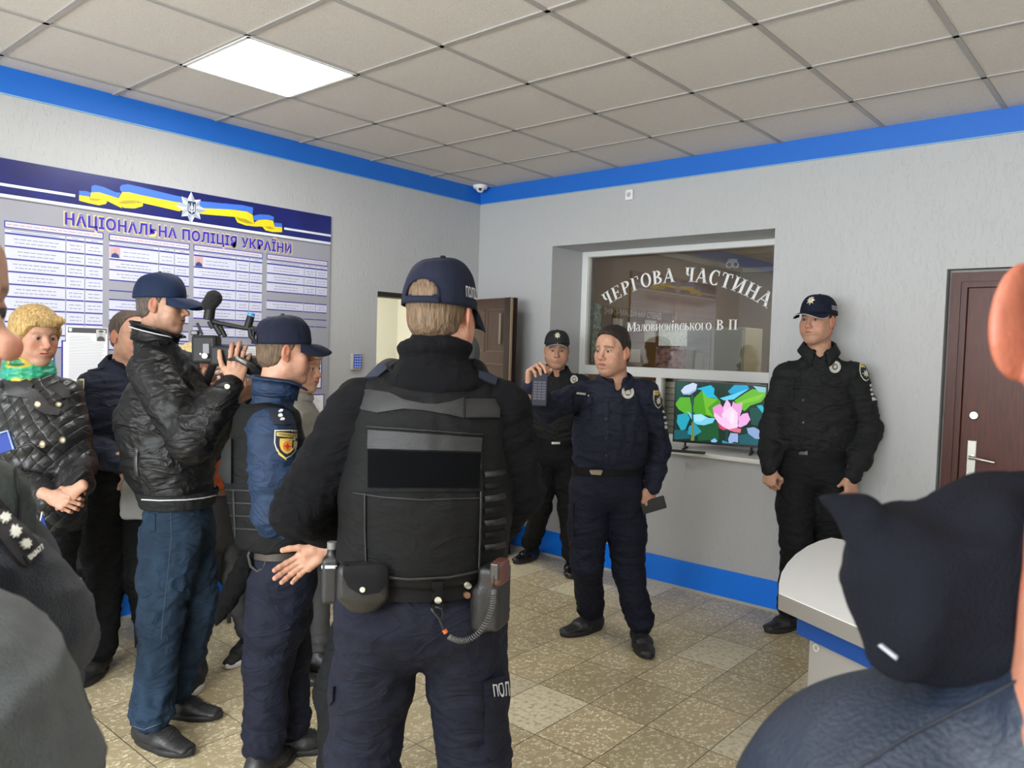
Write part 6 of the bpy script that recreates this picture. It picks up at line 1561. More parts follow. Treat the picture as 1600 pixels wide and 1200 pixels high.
pc = pcaster(bvh_of(R['shirt'])); VB = lambda poly, nm, m=LAPEL, th=.010: patch(pc, poly, nm, m, R['shirt'], th, 6)
VB([(10,592),(30,582),(52,602),(42,622),(8,618)], 'collar'); VB([(92,598),(104,606),(112,620),(98,622),(84,610)], 'collar')
VB([(44,604),(60,612),(72,626),(84,640),(96,628),(100,618),(90,604),(98,620),(97,634),(80,650),(46,622),(42,612)], 'lapel', th=.012)
VB([(40,606),(58,618),(72,632),(94,640),(90,650),(70,648),(46,634)], 'lapel', th=.013)
GB = mat('brass_button', (.40,.33,.20), .3, metal=.6)
for x, y in ((59,633),(91,632),(66,694),(97,688)):
    o = patch(pc, circ(x, y, 4.6, 4.8), 'button', GB, rt, .014, 2)
    patch(pc, circ(x, y, 2.6, 2.7), 'button', mat('button_light', (.62,.60,.5), .4), rt, .016, 1.5)
strip_on(pc, [(20,700),(48,693),(72,712)], 3, 'coat_belt', LAPEL, R['shirt'], .006)
# blue folder held under her arm
f_ = root('folder', a3(66,840,D_-.30), 'blue folder with white pages held low by the woman in the quilted coat', 'folder')
A4 = [Vector(a3(x, y, D_-.34)) for x, y in ((57,862),(68,800),(84,857),(60,871))]
g = G(); g.poly([Vector(a3(x,y,D_-.34)) for x, y in ((66,803),(84,856),(60,868),(50,862))], CF, .004); g.build('cover', mat('blue_cover', (.010,.026,.15), .6, spec=.15), f_)
g = G(); g.poly([Vector(a3(x,y,D_-.332)) for x, y in ((65,799),(67,806),(58,858),(52,862))], CF, .010); g.build('pages', mat('page_white', (.7,.7,.68), .7), f_)

# ------------------------------------------------------------------ woman filming with a phone behind the cameraman
D_ = 3.92
gR = ground(307,1068); gL = ground(384,1026)
ORG = mat('orange_top', (.55,.10,.02), .8, bump=.4, scale=200, var=.5, vscale=14); GREYL = mat('grey_leggings', (.045,.045,.045), .85, bump=.5, scale=250)
P = dict(label='blonde person in orange top and grey leggings filming behind the cameraman', head=a3(303,574,D_), hdir=cdir(.85,-.1,.45), hs=.93, face=dict(sex='f', stubble=0, res=.0035),
    shR=a3(300,655,D_-.08), shL=a3(372,650,D_+.08), chest=a3(338,705,D_), hipc=a3(345,812,D_),
    elbR=a3(310,700,D_-.2), wriR=a3(318,618,D_-.30), elbL=a3(380,700,D_-.05), wriL=a3(345,620,D_-.28),
    kneR=a3(318,930,D_-.03), kneL=a3(364,900,D_+.05), ankR=A_(gR)+A_((0,0,.10)), ankL=A_(gL)+A_((0,0,.10)),
    top=ORG, legs=GREYL, legname='leggings', w=(.15,.14,.15,.14), d=(.115,.11,.12,.09), hw=.150, hdp=.125, leg=(.078,.058,.044,.040), arm=(.052,.048,.045,.034), belt=False, hemz=a3(345,760,D_)[2], hem=a3(345,760,D_), seed=61, res=.009, cuffs=False,
    handR=dict(f=cdir(.35,.9,.2), b=cdir(-.3,0,.9), curl=(.5,.6,.7,.7), s=.95, res=.0028), handL=dict(f=cdir(-.5,.8,.2), b=cdir(.3,.1,.9), curl=(.5,.6,.7,.7), s=.95, res=.0028),
    shoes=[dict(p=(gR.x,gR.y,0), f=cdir(.12,0,1), L=.25, w=.045, m=mat('black_sneaker', (.014,.014,.014), .6), solem=mat('white_sole', (.7,.7,.68), .5), h=.09), dict(p=(gL.x,gL.y,0), f=cdir(-.2,0,1), L=.25, w=.045, m=MATS['black_sneaker'], solem=MATS['white_sole'], h=.09)])
R = person(P); rt = R['root']
make_hair(P['head'], R['M'], R['s'], hairmat('pale_blonde_hair', (.45,.33,.15)), rt, 'bob', res=.0045)
c_ = Vector(a3(328,583,D_-.40)); g = G(); g.box(c_, (.075,.010,.14), Matrix(frame(cdir(-.75,.1,.65), cdir(1,.9,0)).tolist()), .004); o = g.build('phone', BLK); tag(o, 'black phone held up by the filming person behind the cameraman', 'phone')

# ------------------------------------------------------------------ pale-haired woman beyond the officer in blue
D_ = 3.75
hc = a3(478,800,D_)
P = dict(label='fair-haired woman in grey clothes, face showing past the peak of the blue-jacketed officer', head=a3(472,574,D_), hdir=cdir(.92,-.08,.30), hs=.95, face=dict(sex='f', stubble=0, flush=.6, res=.003),
    shR=a3(455,660,D_-.12), shL=a3(480,656,D_+.14), chest=a3(468,705,D_), hipc=hc, elbR=a3(448,740,D_-.14), wriR=a3(470,790,D_-.2), elbL=a3(485,740,D_+.16), wriL=a3(495,790,D_),
    kneR=A_((hc[0],hc[1],.50))-A_((.0,.08,0)), kneL=A_((hc[0],hc[1],.50))+A_((0,.08,0)), ankR=A_((hc[0],hc[1],.1))-A_((.0,.09,0)), ankL=A_((hc[0],hc[1],.1))+A_((0,.09,0)),
    top=mat('grey_jumper', (.28,.27,.24), .9, bump=.7, scale=160), legs=GREYL, w=(.14,.14,.15,.13), d=(.11,.11,.12,.09), hw=.15, hdp=.125, leg=(.08,.06,.05,.05), arm=(.050,.046,.042,.034), belt=False, hemz=hc[2]+.02, hem=A_(hc)+A_((0,0,.03)), seed=71, res=.011, cuffs=False,
    shoes=[dict(p=(hc[0],hc[1]-.09,0), f=cdir(1,0,.2), L=.24, w=.044), dict(p=(hc[0],hc[1]+.09,0), f=cdir(1,0,.2), L=.24, w=.044)])
R = person(P); rt = R['root']
make_hair(P['head'], R['M'], R['s'], MATS['pale_blonde_hair'], rt, 'bob', res=.0045)
s = SDF(); nk = R['neck']
for i in range(14):
    a, b = 2*PI*i/14, 2*PI*(i+1)/14; q = lambda a: nk + R['side']*math.sin(a)*.066 + R['fw']*math.cos(a)*.068 + A_((0,0,.0)); s.seg(q(a), q(b), .024, .024, k=.02)
cloth('roll_neck', s, .006, P['top'], R['shirt'], .003, .03)

# ------------------------------------------------------------------ near left: older officer in profile at the edge
D_ = .80
P = dict(label='near officer at the left edge, face in profile, dark jacket with epaulette and number', head=a3(-152,474,D_), hdir=cdir(1,-.10,.02), hs=1.0, gaze=(0,0),
    face=dict(nose=1.35, jaw=.92, fat=.0, flush=1.0, stubble=.1, res=.002), skin=A_((.46,.26,.18)),
    shR=a3(-62,900,D_-.04), shL=a3(-60,900,D_+.28), chest=a3(-60,1130,D_+.10), hipc=a3(-60,1640,D_+.12),
    elbR=a3(42,985,D_+.02), wriR=a3(60,1010,D_+.06), elbL=a3(40,1300,D_+.4), wriL=a3(120,1200,D_+.4),
    top=mat('dark_knit', (.012,.016,.024), .95, bump=.8, scale=600, sheen=.15, var=.2, vscale=30, spec=.2), topname='jumper', w=(.15,.15,.155,.15), d=(.11,.11,.115,.09), shr=.056, arm=(.062,.056,.050,.040), seed=81, res=.006, belt=False, cuffs=False, wave=.06, amp=.006,)
R = person(P); rt = R['root']
make_hair(P['head'], R['M'], R['s'], hairmat('grey_hair', (.16,.15,.14)), rt, 'bald', .003, .004)
# olive body warmer over the shoulder
s = SDF(); s.seg(a3(-95,815,D_+.08), a3(-85,1080,D_+.10), (.110,.085), (.130,.105), R['side'], k=.03); s.seg(a3(-34,786,D_+.05), a3(-28,850,D_+.05), .046, .050, k=.03)
s.cut(lambda Q: .85 - Q[...,2], .01)
vt = cloth('body_warmer', s, .006, mat('olive_shell', (.026,.035,.033), .6, bump=.5, scale=200, var=.2, vscale=20), rt, .006, .06, (1,1,1.5), 6)
pv = pcaster(bvh_of(vt, R['shirt']))
strip_on(pv, [(12,702),(24,735),(30,780),(28,830)], 3, 'seam', mat('dark_seam', (.008,.01,.01), .8), vt, .003)
patch(pv, [(-20,770),(0,782),(56,850),(60,868),(38,887),(30,884),(-12,830),(-30,800)], 'epaulette', mat('epaulette_black', (.010,.010,.012), .8, bump=.5, scale=500), rt, .006, 10)
EW = mat('stitch_white', (.66,.66,.60), .7)
for x, y in ((4,815),(20,835),(34,852)): patch(pv, star_poly(x, y, 9, 8, .62, .3), 'epaulette_star', EW, rt, .010, 3)
patch(pv, [(30,872),(54,856),(58,866),(38,885)], 'number_tab', MATS['epaulette_black'], rt, .009, 5); patch_text(pv, '0068677', 46, 868, 31, 9, 'number', EW, rt, -.66, .013, -1, .02)
# blue notebook / badge clip near his chest
nb = root('notebook', a3(8,690,1.15), 'blue notebook with pale edge at the left edge near the old officer', 'notebook')
g = G(); g.poly([Vector(a3(x,y,1.15)) for x, y in ((-14,682),(12,674),(21,702),(-10,712))], CF, .006); g.build('cover', MATS['blue_cover'], nb)
g = G(); g.tube([Vector(a3(x,y,1.147)) for x, y in ((-14,681),(12,673),(21,702))], .0012, 5); g.build('edge', mat('page_edge', (.25,.33,.55), .6), nb)

# ------------------------------------------------------------------ nearest: grey wool shoulder
D_ = .51
P = dict(label='nearest person at the lower left, only a grey-green wool coat shoulder showing', head=a3(-470,560,D_), hdir=cdir(.8,0,-.6), hs=1.0, face=dict(res=.005),
    shR=a3(-52,1128,D_), shL=a3(-560,1050,D_+.05), chest=a3(-300,1300,D_), hipc=a3(-290,2000,D_), elbR=a3(0,1660,D_+.02), wriR=a3(-60,2050,D_-.05), elbL=a3(-640,1640,D_), wriL=a3(-600,2000,D_-.05),
    top=mat('wool_coat', (.042,.052,.053), .95, bump=1, scale=900, sheen=.3, var=.35, vscale=60, spec=.15), topname='coat', w=(.17,.16,.17,.15), d=(.13,.13,.13,.10), shr=.056, arm=(.062,.058,.052,.042), seed=91, res=.006, belt=False, cuffs=False, amp=.006, wave=.08)
R = person(P); make_hair(P['head'], R['M'], R['s'], MATS['grey_brown_hair'], R['root'], 'short', .006, .006)

# ------------------------------------------------------------------ nearest right: ear, hood and padded jacket
D_ = .46
HOODM = mat('hood_navy', (.0025,.003,.006), .9, bump=.6, scale=500, var=.2, vscale=25, spec=.15); PUFF = mat('padded_navy', (.010,.015,.026), .5, bump=.4, scale=260, spec=.35)
P = dict(label='nearest person at the right edge with a hooded navy padded jacket and a reddish ear', head=a3(1880,492,D_-.02), hdir=cdir(.45,0,-.85), hs=1.0, face=dict(flush=1.0, res=.002, fat=.004, neckw=.022, ear=1.15, earout=.010), skin=A_((.27,.115,.07)),
    shR=a3(2100,1330,D_+.04), shL=a3(1405,1335,D_+.06), chest=a3(1790,1700,D_+.06), hipc=a3(1790,2600,D_+.06), elbR=a3(2250,2000,D_+.05), wriR=a3(2200,2500,D_+.2), elbL=a3(1330,1900,D_+.08), wriL=a3(1450,2400,D_+.25),
    top=PUFF, topname='jacket', w=(.19,.18,.19,.17), d=(.15,.15,.15,.12), shr=.115, arm=(.100,.085,.07,.05), seed=95, res=.006, belt=False, cuffs=False, amp=.006, wave=.10)
R = person(P); rt = R['root']
make_hair(P['head'], R['M'], R['s'], MATS['cropped_brown_hair'], rt, 'short', .004, .003)
s = SDF(); h = lambda x, y, d=0: a3(x, y, .50+d)
s.seg(h(1425,885), h(1690,880), (.036,.036), (.048,.048), CR, k=.02); s.seg(h(1450,940), h(1700,940), .040, .050, CR, k=.02); s.seg(h(1292,785), h(1385,850), .0035, .026, CR, k=.012); s.seg(h(1283,776), h(1345,800), .004, .014, CR, k=.008)
s.seg(h(1560,866), h(1700,872), .040, .048, CR, k=.02); s.seg(h(1520,905,.02), h(1560,840,.01), .035, .035, CR, k=.015); s.seg(h(1425,985), h(1600,985), .020, .035, CR, k=.02); s.seg(h(1385,1025), h(1470,1005), .007, .018, CR, k=.015); s.seg(h(1700,872), h(1860,890), .048, .050, CR, k=.03); s.seg(h(1860,890), h(2000,960), .050, .05, CR, k=.03)
hood = cloth('hood', s, .0045, HOODM, rt, .007, .055, (1,1,1.3), 12)
ph_ = pcaster(bvh_of(hood)); strip_on(ph_, [(1377,1006),(1390,1016),(1404,1027)], 3, 'drawcord', mat('cord_grey', (.25,.26,.28), .5), rt, .004)
pj = pcaster(bvh_of(R['shirt']))
strip_on(pj, [(1340,1200),(1420,1150),(1500,1110),(1599,1060)], 5, 'quilt_seam', mat('seam_dark', (.004,.006,.012), .8), R['shirt'], .0015)

# ================================================================== information board on the left wall
BX = .014
def lb(px, py): q = to_plane(px, py, 0, BX); return q
board = root('information_board', (0,-2.535,1.02), 'large blue and grey police information board with ribbon emblem and timetable columns', 'information board')
BY0, BY1, BZ0, BZ1 = -3.545, -1.528, 1.02, 2.512
g = G(); g.bb((.001,BY0,BZ0),(BX,BY1,BZ1)); g.build('panel', mat('board_grey', (.31,.31,.35), .35, coat=.3), board)
NAVB = mat('board_navy', (.008,.012,.13), .3, coat=.3, var=.25, vscale=5); WST = mat('board_white', (.74,.77,.84), .4)
g = G(); g.bb((BX,BY0,2.318),(BX+.001,BY1,BZ1)); g.build('header_band', NAVB, board)
g = G(); g.bb((BX+.001,BY0,2.318),(BX+.0018,BY1,2.333)); g.bb((BX+.001,BY0,2.372),(BX+.0018,-3.185,2.386)); g.bb((BX+.001,-1.90,2.372),(BX+.0018,BY1,2.386)); g.build('header_stripes', WST, board)
g = G(); g.bb((BX,BY0,2.309),(BX+.0012,BY1,2.312)); g.build('header_line', mat('line_dark', (.01,.01,.02), .6), board)
# ribbon, traced in the board's own plane
def z7(x, y): return lb(x/5.714, 240+y/5.714)
def z8(x, y): return lb(260+x/5.926, 280+y/5.926)
RB = mat('ribbon_blue', (.05,.17,.68), .5); RY = mat('ribbon_yellow', (.85,.66,.012), .5); RYD = mat('ribbon_shadow_print', (.42,.33,.02), .5)
rb = [(RB,z7,[(705,332),(770,335),(812,350),(795,385),(705,372)]), (RY,z7,[(705,372),(795,385),(800,400),(880,400),(955,425),(945,450),(880,462),(800,445),(705,420)]), (RYD,z7,[(790,408),(810,392),(880,398),(905,412),(870,424),(820,422)]),
 (RB,z7,[(815,290),(850,280),(930,300),(1030,345),(1078,350),(1050,402),(960,372),(880,345),(812,352)]), (RY,z7,[(812,348),(880,345),(960,370),(1052,400),(1062,395),(1060,440),(1090,490),(960,425),(880,402),(800,398)]),
 (RB,z7,[(1068,300),(1085,280),(1140,273),(1250,297),(1400,335),(1605,385),(1605,442),(1400,402),(1250,372),(1150,347),(1088,347),(1070,325)]), (RY,z7,[(1088,345),(1150,345),(1250,370),(1400,400),(1605,440),(1605,517),(1400,470),(1280,443),(1180,420),(1055,445),(1062,390)]),
 (RY,z7,[(1000,432),(1060,440),(1180,432),(1275,445),(1272,470),(1200,490),(1110,486)]), (RYD,z7,[(1050,440),(1100,420),(1180,416),(1245,425),(1200,445),(1100,452)]),
 (RB,z8,[(100,155),(330,205),(500,222),(700,240),(800,262),(795,325),(740,300),(600,282),(335,268),(100,215)]), (RY,z8,[(100,212),(335,268),(600,282),(740,300),(795,330),(812,415),(735,372),(640,350),(340,325),(100,285)]),
 (RY,z8,[(630,352),(700,362),(810,412),(905,385),(900,430),(830,440),(730,428),(655,400)]), (RYD,z8,[(640,352),(735,372),(808,415),(740,410),(670,385)]),
 (RB,z8,[(800,340),(860,325),(950,332),(993,350),(990,382),(900,374),(830,385),(808,380)]), (RY,z8,[(812,400),(850,378),(920,374),(985,385),(1005,460),(960,445),(900,440),(830,438)]), (RY,z8,[(885,440),(960,445),(1005,460),(1068,455),(1068,492),(980,490),(915,475)]), (RYD,z8,[(900,440),(960,440),(1003,462),(950,462)]),
 (RB,z8,[(996,402),(1065,410),(1068,446),(1000,440)]), (RY,z8,[(1000,440),(1068,446),(1068,470),(1005,470)])]
g = G(); V = []; F = []; mi = []
for i, (m_, fn, pl) in enumerate(rb):
    P_ = [fn(*q) for q in pl]; off = .0022 + i*.00012; n0 = len(V); V += [(BX+off, p.y, p.z) for p in P_]
    for t in geometry.tessellate_polygon([[Vector((p.y, p.z, 0)) for p in P_]]): F.append(tuple(n0+k for k in t)); mi.append([RB,RY,RYD].index(m_))
obj('ribbon', V, F, None, board, smooth=False, mats=[RB,RY,RYD], midx=mi)
# star emblem with the trident shield
ec = lb(298,325); ex = BX+.005; s1 = mat('emblem_silver', (.36,.41,.47), .35); s2 = mat('emblem_light', (.58,.62,.67), .35)
g = G(); V = []; F = []; mi = []; c_ = (ex+.006, ec.y, ec.z)
for i in range(16):
    a, b = PI*i/8, PI*(i+1)/8; ra, rb_ = (.098,.056) if i%2==0 else (.056,.098); ra *= .86 if i%4==2 else 1; rb_ *= .86 if (i+1)%4==2 else 1
    n0 = len(V); V += [c_, (ex, ec.y+math.sin(a)*ra, ec.z+math.cos(a)*ra), (ex, ec.y+math.sin(b)*rb_, ec.z+math.cos(b)*rb_)]; F.append((n0,n0+1,n0+2)); mi.append(i%2)
obj('star_emblem', V, F, None, board, smooth=False, mats=[s1,s2], midx=mi)
sp = lambda pl, x_, m_, nm: G().poly([(x_, ec.y+u, ec.z+v) for u, v in pl], (1,0,0), .0008).build(nm, m_, board)
sp([(-.029,.042),(.029,.042),(.029,-.022),(.018,-.038),(0,-.046),(-.018,-.038),(-.029,-.022)], ex+.0065, s2, 'emblem_shield'); sp([(-.025,.038),(.025,.038),(.025,-.020),(.016,-.034),(0,-.041),(-.016,-.034),(-.025,-.020)], ex+.0074, mat('emblem_navy', (.012,.03,.09), .4), 'emblem_field')
g = G()
for pl in ([(-.0025,.030),(.0025,.030),(.004,-.01),(.0025,-.034),(-.0025,-.034),(-.004,-.01)], [(-.020,.026),(-.015,.022),(-.014,-.012),(-.004,-.020),(-.004,-.026),(-.020,-.020)], [(.020,.026),(.015,.022),(.014,-.012),(.004,-.020),(.004,-.026),(.020,-.020)], [(-.012,-.005),(-.007,.014),(-.004,.014),(-.006,-.012)], [(.012,-.005),(.007,.014),(.004,.014),(.006,-.012)]): g.poly([(ex+.0083, ec.y+u, ec.z+v) for u, v in pl], (1,0,0), .0006)
g.build('trident', s2, board)
# title
a = lb(101,344); b = lb(455,389); cy_ = (a.y+b.y)/2; cz_ = 2.253
g = G(); text_on(g, 'НАЦІОНАЛЬНА ПОЛІЦІЯ УКРАЇНИ', (BX+.0020,cy_,cz_), (0,1,0), (0,0,1), abs(b.y-a.y)+.014, .114, .045, 1.12); g.build('title_outline', mat('title_yellow', (.68,.56,.24), .5), board)
g = G(); text_on(g, 'НАЦІОНАЛЬНА ПОЛІЦІЯ УКРАЇНИ', (BX+.0030,cy_+.0,cz_), (0,1,0), (0,0,1), abs(b.y-a.y), .096, .028, 1.12); g.build('title', mat('title_blue', (.035,.015,.42), .4), board)
# timetable columns
CELL = mat('cell_white', (.56,.57,.69), .4); LINE = mat('cell_blue', (.035,.035,.30), .4); TXT = mat('print_grey', (.22,.22,.30), .6); REDT = mat('print_red', (.55,.28,.28), .6); WHT = mat('pure_white', (.76,.76,.78), .4)
rnd = random.Random(3)
def tcol(y0, y1, zt, rows, photo=False):
    """title box, head cells and rows; rows: height or -height for an empty slot"""
    w = y1-y0; x = BX+.0002
    gl = G(); gc = G(); gt = G(); gr = G()
    gl.bb((BX,y0,zt-.036),(BX+.0008,y1,zt)); gc.bb((BX,y0+.005,zt-.031),(BX+.0014,y1-.005,zt-.005))
    yy = y0+.012
    while yy < y1-.02: l_ = rnd.uniform(.012,.04); gr.bb((BX+.0014,yy,zt-.021),(BX+.0018,min(yy+l_,y1-.012),zt-.016)); yy += l_+.006
    z = zt-.045; sp_ = [y0, y0+w*.60, y0+w*.80, y1]; first = True
    for k in range(3):
        gc.bb((BX,sp_[k]+.003,z-.014),(BX+.0010,sp_[k+1]-.003,z)); gl.bb((BX,sp_[k]+.003,z-.022),(BX+.0012,sp_[k+1]-.003,z-.014)); gt.bb((BX+.001,sp_[k]+.03,z-.009),(BX+.0014,sp_[k+1]-.03,z-.006))
    z -= .024
    for r_ in rows:
        h_ = abs(r_)
        for k in range(3):
            a_, b_ = sp_[k]+.003, sp_[k+1]-.003
            if r_ > 0:
                gc.bb((BX,a_,z-h_+.009),(BX+.0010,b_,z))
                for q in range(2 if k else 2):
                    zz = z - (h_-.009)*(.36+.34*q); m_ = (b_-a_)*rnd.uniform(.12,.26); yy = a_+m_
                    if k == 0 and photo and first: yy = a_+.075
                    while yy < b_-m_: l_ = rnd.uniform(.010,.03); gt.bb((BX+.001,yy,zz-.0018),(BX+.0014,min(yy+l_,b_-m_*.8),zz+.0018)); yy += l_+.005
            gl.bb((BX,a_,z-h_+.002),(BX+.0012,b_,z-h_+.008))
        if r_ > 0: first = False
        z -= h_
    t = gl.build('timetable_column', LINE, board); gc.build('cells', CELL, t); gt.build('text_lines', TXT, t); gr.build('heading_line', REDT, t)
    if photo:
        pz = zt-.069; g = G(); g.bb((BX+.0012,y0+.006,pz-.060),(BX+.0018,y0+.060,pz-.002)); g.build('portrait_photo', mat('portrait_ground', (.55,.35,.36), .5), t)
        g = G(); g.lathe((BX+.002,y0+.033,pz-.022), [(0,0),(.011,0),(.011,.0004),(0,.0004)], Matrix.Rotation(PI/2,3,'Y'), 16); g.build('portrait_face', mat('portrait_skin', (.55,.32,.24), .5), t)
        g = G(); g.poly([(BX+.0019,y0+u,pz-v) for u, v in ((.012,.060),(.056,.060),(.052,.042),(.038,.034),(.028,.034),(.015,.042))], (1,0,0), .0004); g.build('portrait_uniform', mat('portrait_navy', (.03,.05,.20), .5), t)
tcol(-3.517,-3.039,2.201,[.064]*9)
tcol(-3.010,-2.546,2.199,[.075,.058,.058,-.058,-.05,.058,.058,-.05,.058,.058], True)
tcol(-2.522,-2.056,2.199,[.070,.062,.062,.062,.062,.062,-.05,.058], True)
tcol(-2.026,-1.549,2.199,[.060,.060,.060,-.060,.058,-.05,-.05])
# page holders in the lower half
def holder(y0, y1, z0, z1, page=True, cl=WHT):
    g = G(); t_ = .006
    for a_, b_ in (((y0,z0),(y1,z0+t_)),((y0,z1-t_),(y1,z1)),((y0,z0),(y0+t_,z1)),((y1-t_,z0),(y1,z1))): g.bb((BX,a_[0],a_[1]),(BX+.004,b_[0],b_[1]))
    o = g.build('page_holder', LINE, board)
    if page:
        g = G(); g.bb((BX,y0+.006,z0+.006),(BX+.002,y1-.006,z1-.006)); g.build('page', cl, o)
        g = G(); zz = z1-.03
        while zz > z0+.03: g.bb((BX+.002,y0+.02,zz-.002),(BX+.0024,y1-.02-rnd.uniform(0,.04),zz)); zz -= .012
        g.build('text_lines', TXT, o)
for y_ in (-3.50,-3.25,-2.98,-2.72,-2.46,-2.20,-1.80): holder(y_, y_+.215, 1.31, 1.60)
for y_ in (-3.50,-3.20,-2.90,-2.60,-2.30,-2.00,-1.76): holder(y_, y_+.20, 1.05, 1.27)
a = lb(493,562); b = lb(507,575)
g = G(); g.bb((BX+.0026,-1.66,1.44),(BX+.003,-1.60,1.50)); g.build('printed_square', mat('print_cyan', (.10,.35,.65), .5), board)
# notice sheet pinned to the board
sx = BX+.010; a = to_plane(104,510,0,sx); b = to_plane(168,517,0,sx); c_ = to_plane(101,600,0,sx)
y0, y1, z1, z0 = a.y, b.y, a.z, c_.z-.02
sh = root('notice_sheet', (sx,(y0+y1)/2,z0), 'white printed notice with dark header and portrait pinned to the board beside the blonde woman', 'notice')
g = G(); g.bb((BX+.003,y0,z0),(sx,y1,z1)); g.build('sheet', WHT, sh)
g = G(); g.bb((sx,y0+.006,z1-.032),(sx+.0006,y1-.004,z1-.004)); g.build('dark_header', mat('print_dark', (.075,.075,.08), .5), sh)
g = G(); g.bb((sx+.0006,y1-.060,z1-.075),(sx+.0012,y1-.010,z1-.012)); pf = g.build('portrait_photo', mat('photo_pale', (.5,.5,.5), .5), sh)
g = G(); g.poly([(sx+.0013,y1-.060+u,z1-.075+v) for u, v in ((.004,0),(.046,0),(.042,.02),(.030,.027),(.018,.027),(.006,.02))], (1,0,0), .0004); g.poly([(sx+.0013,y1-.060+u,z1-.075+v) for u, v in ((.014,.048),(.036,.048),(.038,.056),(.025,.061),(.012,.056))], (1,0,0), .0004); g.build('portrait_uniform', MATS['print_dark'], pf)
g = G(); g.lathe((sx+.0014,y1-.035,z1-.037), [(0,0),(.009,0),(.009,.0003),(0,.0003)], Matrix.Rotation(PI/2,3,'Y'), 14); g.build('portrait_face', mat('photo_mid', (.36,.36,.36), .5), pf)
g = G(); g.poly([(sx+.0007,y0+.018+u*.02,z1-.018+v*.02) for u, v in ((0,-.5),(.4,-.2),(.45,.5),(-.45,.5),(-.4,-.2))], (1,0,0), .0004); g.build('crest', WHT, sh)
g = G(); zz = z1-.05
while zz > z0+.05: g.bb((sx,y0+.012,zz-.0022),(sx+.0005,(y1-.070 if zz > z1-.08 else y1-.012)-rnd.uniform(0,.02),zz)); zz -= .0085
g.build('text_lines', mat('print_soft', (.36,.36,.40), .6), sh)

# ================================================================== chairs along the left wall
CF_ = mat('chair_metal', (.045,.047,.05), .4); CS = mat('chair_pad', (.012,.012,.013), .6, bump=.3, scale=300)
def chair(x, y, rz, label):
    t = root('chair', (x,y,0), label, 'chair', 'black padded chairs along the left wall'); R_ = Matrix.Rotation(rz, 3, 'Z'); c = Vector((x,y,0))
    L_ = lambda u, v, w: c + R_ @ Vector((u,v,w))      # u across, v towards the front
    g = G(); g.box(L_(0,0,.455), (.46,.44,.055), R_, .022); g.build('seat', CS, t)
    g = G(); Rb = R_ @ Matrix.Rotation(.16, 3, 'X'); g.box(L_(0,-.235,.70), (.45,.045,.30), Rb, .02); g.build('backrest', CS, t)
    for s_ in (-1,1):
        g = G(); g.tube([L_(s_*.235,.20,0), L_(s_*.225,.17,.43)], .0125, 10); g.build('leg', CF_, t, smooth=True)
        g = G(); g.tube([L_(s_*.235,-.24,0), L_(s_*.232,-.19,.43), L_(s_*.225,-.235,.62), L_(s_*.215,-.27,.82)], .0125, 10); g.build('leg', CF_, t, smooth=True)
        g = G(); g.tube([L_(s_*.225,.17,.425), L_(s_*.232,-.19,.425)], .012, 8); g.build('rail', CF_, t, smooth=True)
    return t
chair(.29,-3.28,-PI/2,'black padded chair between the quilted-coat woman and the bare-headed officer')
chair(.29,-2.76,-PI/2,'black chair whose thin legs show behind the bare-headed officer')
chair(.32,-2.22,-PI/2,'dark metal-framed chair showing between the jeans of the cameraman and the blue-jacketed officer')

# ================================================================== reception desk
DZ = .76
def dk(px, py, z=DZ): return to_plane(px, py, 2, z)
DT = mat('desk_white', (.80,.80,.80), .35); DG = mat('desk_edge_grey', (.24,.225,.205), .5); DB = mat('desk_blue', (.006,.055,.25), .45); DP = mat('desk_panel_grey', (.30,.285,.265), .55)
t0_ = dk(1217,926); t1_ = dk(1354,985); fd = (t1_-t0_); fd.z = 0; fd.normalize(); bd = Vector((-fd.y, fd.x, 0)); bd = bd if bd.y > 0 else -bd
arc = [dk(1217,926), dk(1217,912), dk(1221,895), dk(1230,880), dk(1243,866), dk(1262,853), dk(1280,845), dk(1299,840)]
dd_ = (arc[-1]-t0_).dot(bd); far = t0_ + bd*(dd_+.10)
out = [t0_] + arc[1:] + [arc[-1] + fd*.12 + bd*.06, arc[-1] + fd*.35 + bd*.08, t0_ + fd*1.35 + bd*(dd_+.08), t0_ + fd*1.35]
desk = root('reception_desk', (t0_.x+.5, t0_.y+.2, 0), 'white-topped reception desk with rounded end and blue band beside the hood', 'desk')
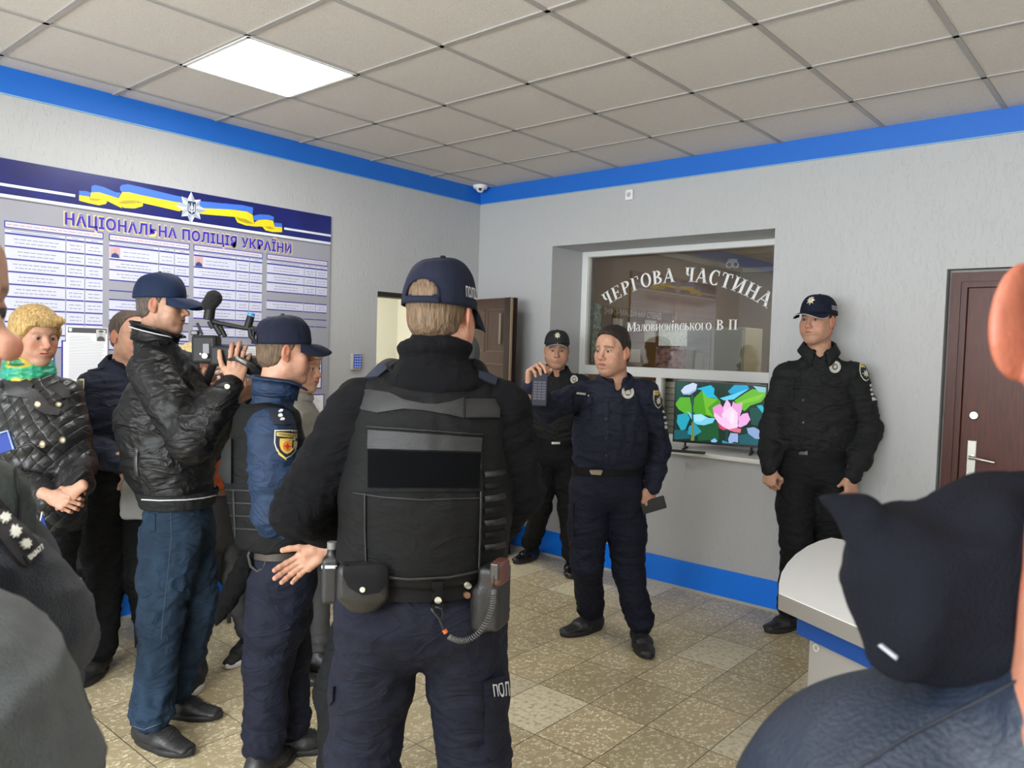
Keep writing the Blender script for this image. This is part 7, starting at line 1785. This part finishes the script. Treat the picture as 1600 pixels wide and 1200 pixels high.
g = G(); g.poly([Vector((p.x,p.y,DZ-.004)) for p in out], (0,0,1), .004); g.build('top_surface', DT, desk)
g = G(); g.poly([Vector((p.x,p.y,DZ-.062)) for p in out], (0,0,1), .058); g.build('top_slab', DG, desk)
def inset(p, e): c = sum(out, Vector((0,0,0)))/len(out); d = (c-p); d.z = 0; return p + d.normalized()*e
i0 = t0_ + fd*.060 + bd*.035; 
g = G(); pl = [i0, i0 + bd*(dd_*.80), i0 + fd*.25 + bd*(dd_*.98), t0_ + fd*1.3 + bd*(dd_-.03), t0_ + fd*1.3 + bd*.035]
g.poly([Vector((p.x,p.y,DZ-.135)) for p in pl], (0,0,1), .073); g.build('blue_band', DB, desk)
j0 = t0_ + fd*.105 + bd*.055
g = G(); pl = [j0, j0 + bd*(dd_*.62), j0 + fd*.25 + bd*(dd_*.85), t0_ + fd*1.28 + bd*(dd_-.06), t0_ + fd*1.28 + bd*.055]
g.poly([Vector((p.x,p.y,.0)) for p in pl], (0,0,1), DZ-.135); g.build('body_panel', DP, desk)
g = G(); q = j0 + fd*.035 - bd*.003; q.z = DZ-.16; Rk = Matrix((fd, bd, ZUP)).transposed() @ Matrix.Rotation(PI/2,3,'X')
for k in range(16):
    a, b = 2*PI*k/16, 2*PI*(k+1)/16; g.tube([q + fd*math.cos(a)*.012 + ZUP*math.sin(a)*.012, q + fd*math.cos(b)*.012 + ZUP*math.sin(b)*.012], .0028, 6)
g.build('ring_pull', SILV, desk, smooth=True)

# unseen window added behind the fill light: a frame and a glowing pane
wf = st(root('added_window', (3.6, YF, 1.0), None, None)); g = G()
for a, b in (((1.75,YF,.95),(1.83,YF+.05,2.55)), ((5.37,YF,.95),(5.45,YF+.05,2.55)), ((1.83,YF,.95),(5.37,YF+.05,1.03)), ((1.83,YF,2.47),(5.37,YF+.05,2.55)), ((3.56,YF,1.03),(3.64,YF+.05,2.47))): g.bb(a, b)
g.build('window_frame', FR, wf)
g = G(); g.bb((1.83,YF+.005,1.03),(5.37,YF+.012,2.47)); g.build('glow_pane', emit('fill_glow', (.85,.93,1.0), 2.0), wf)
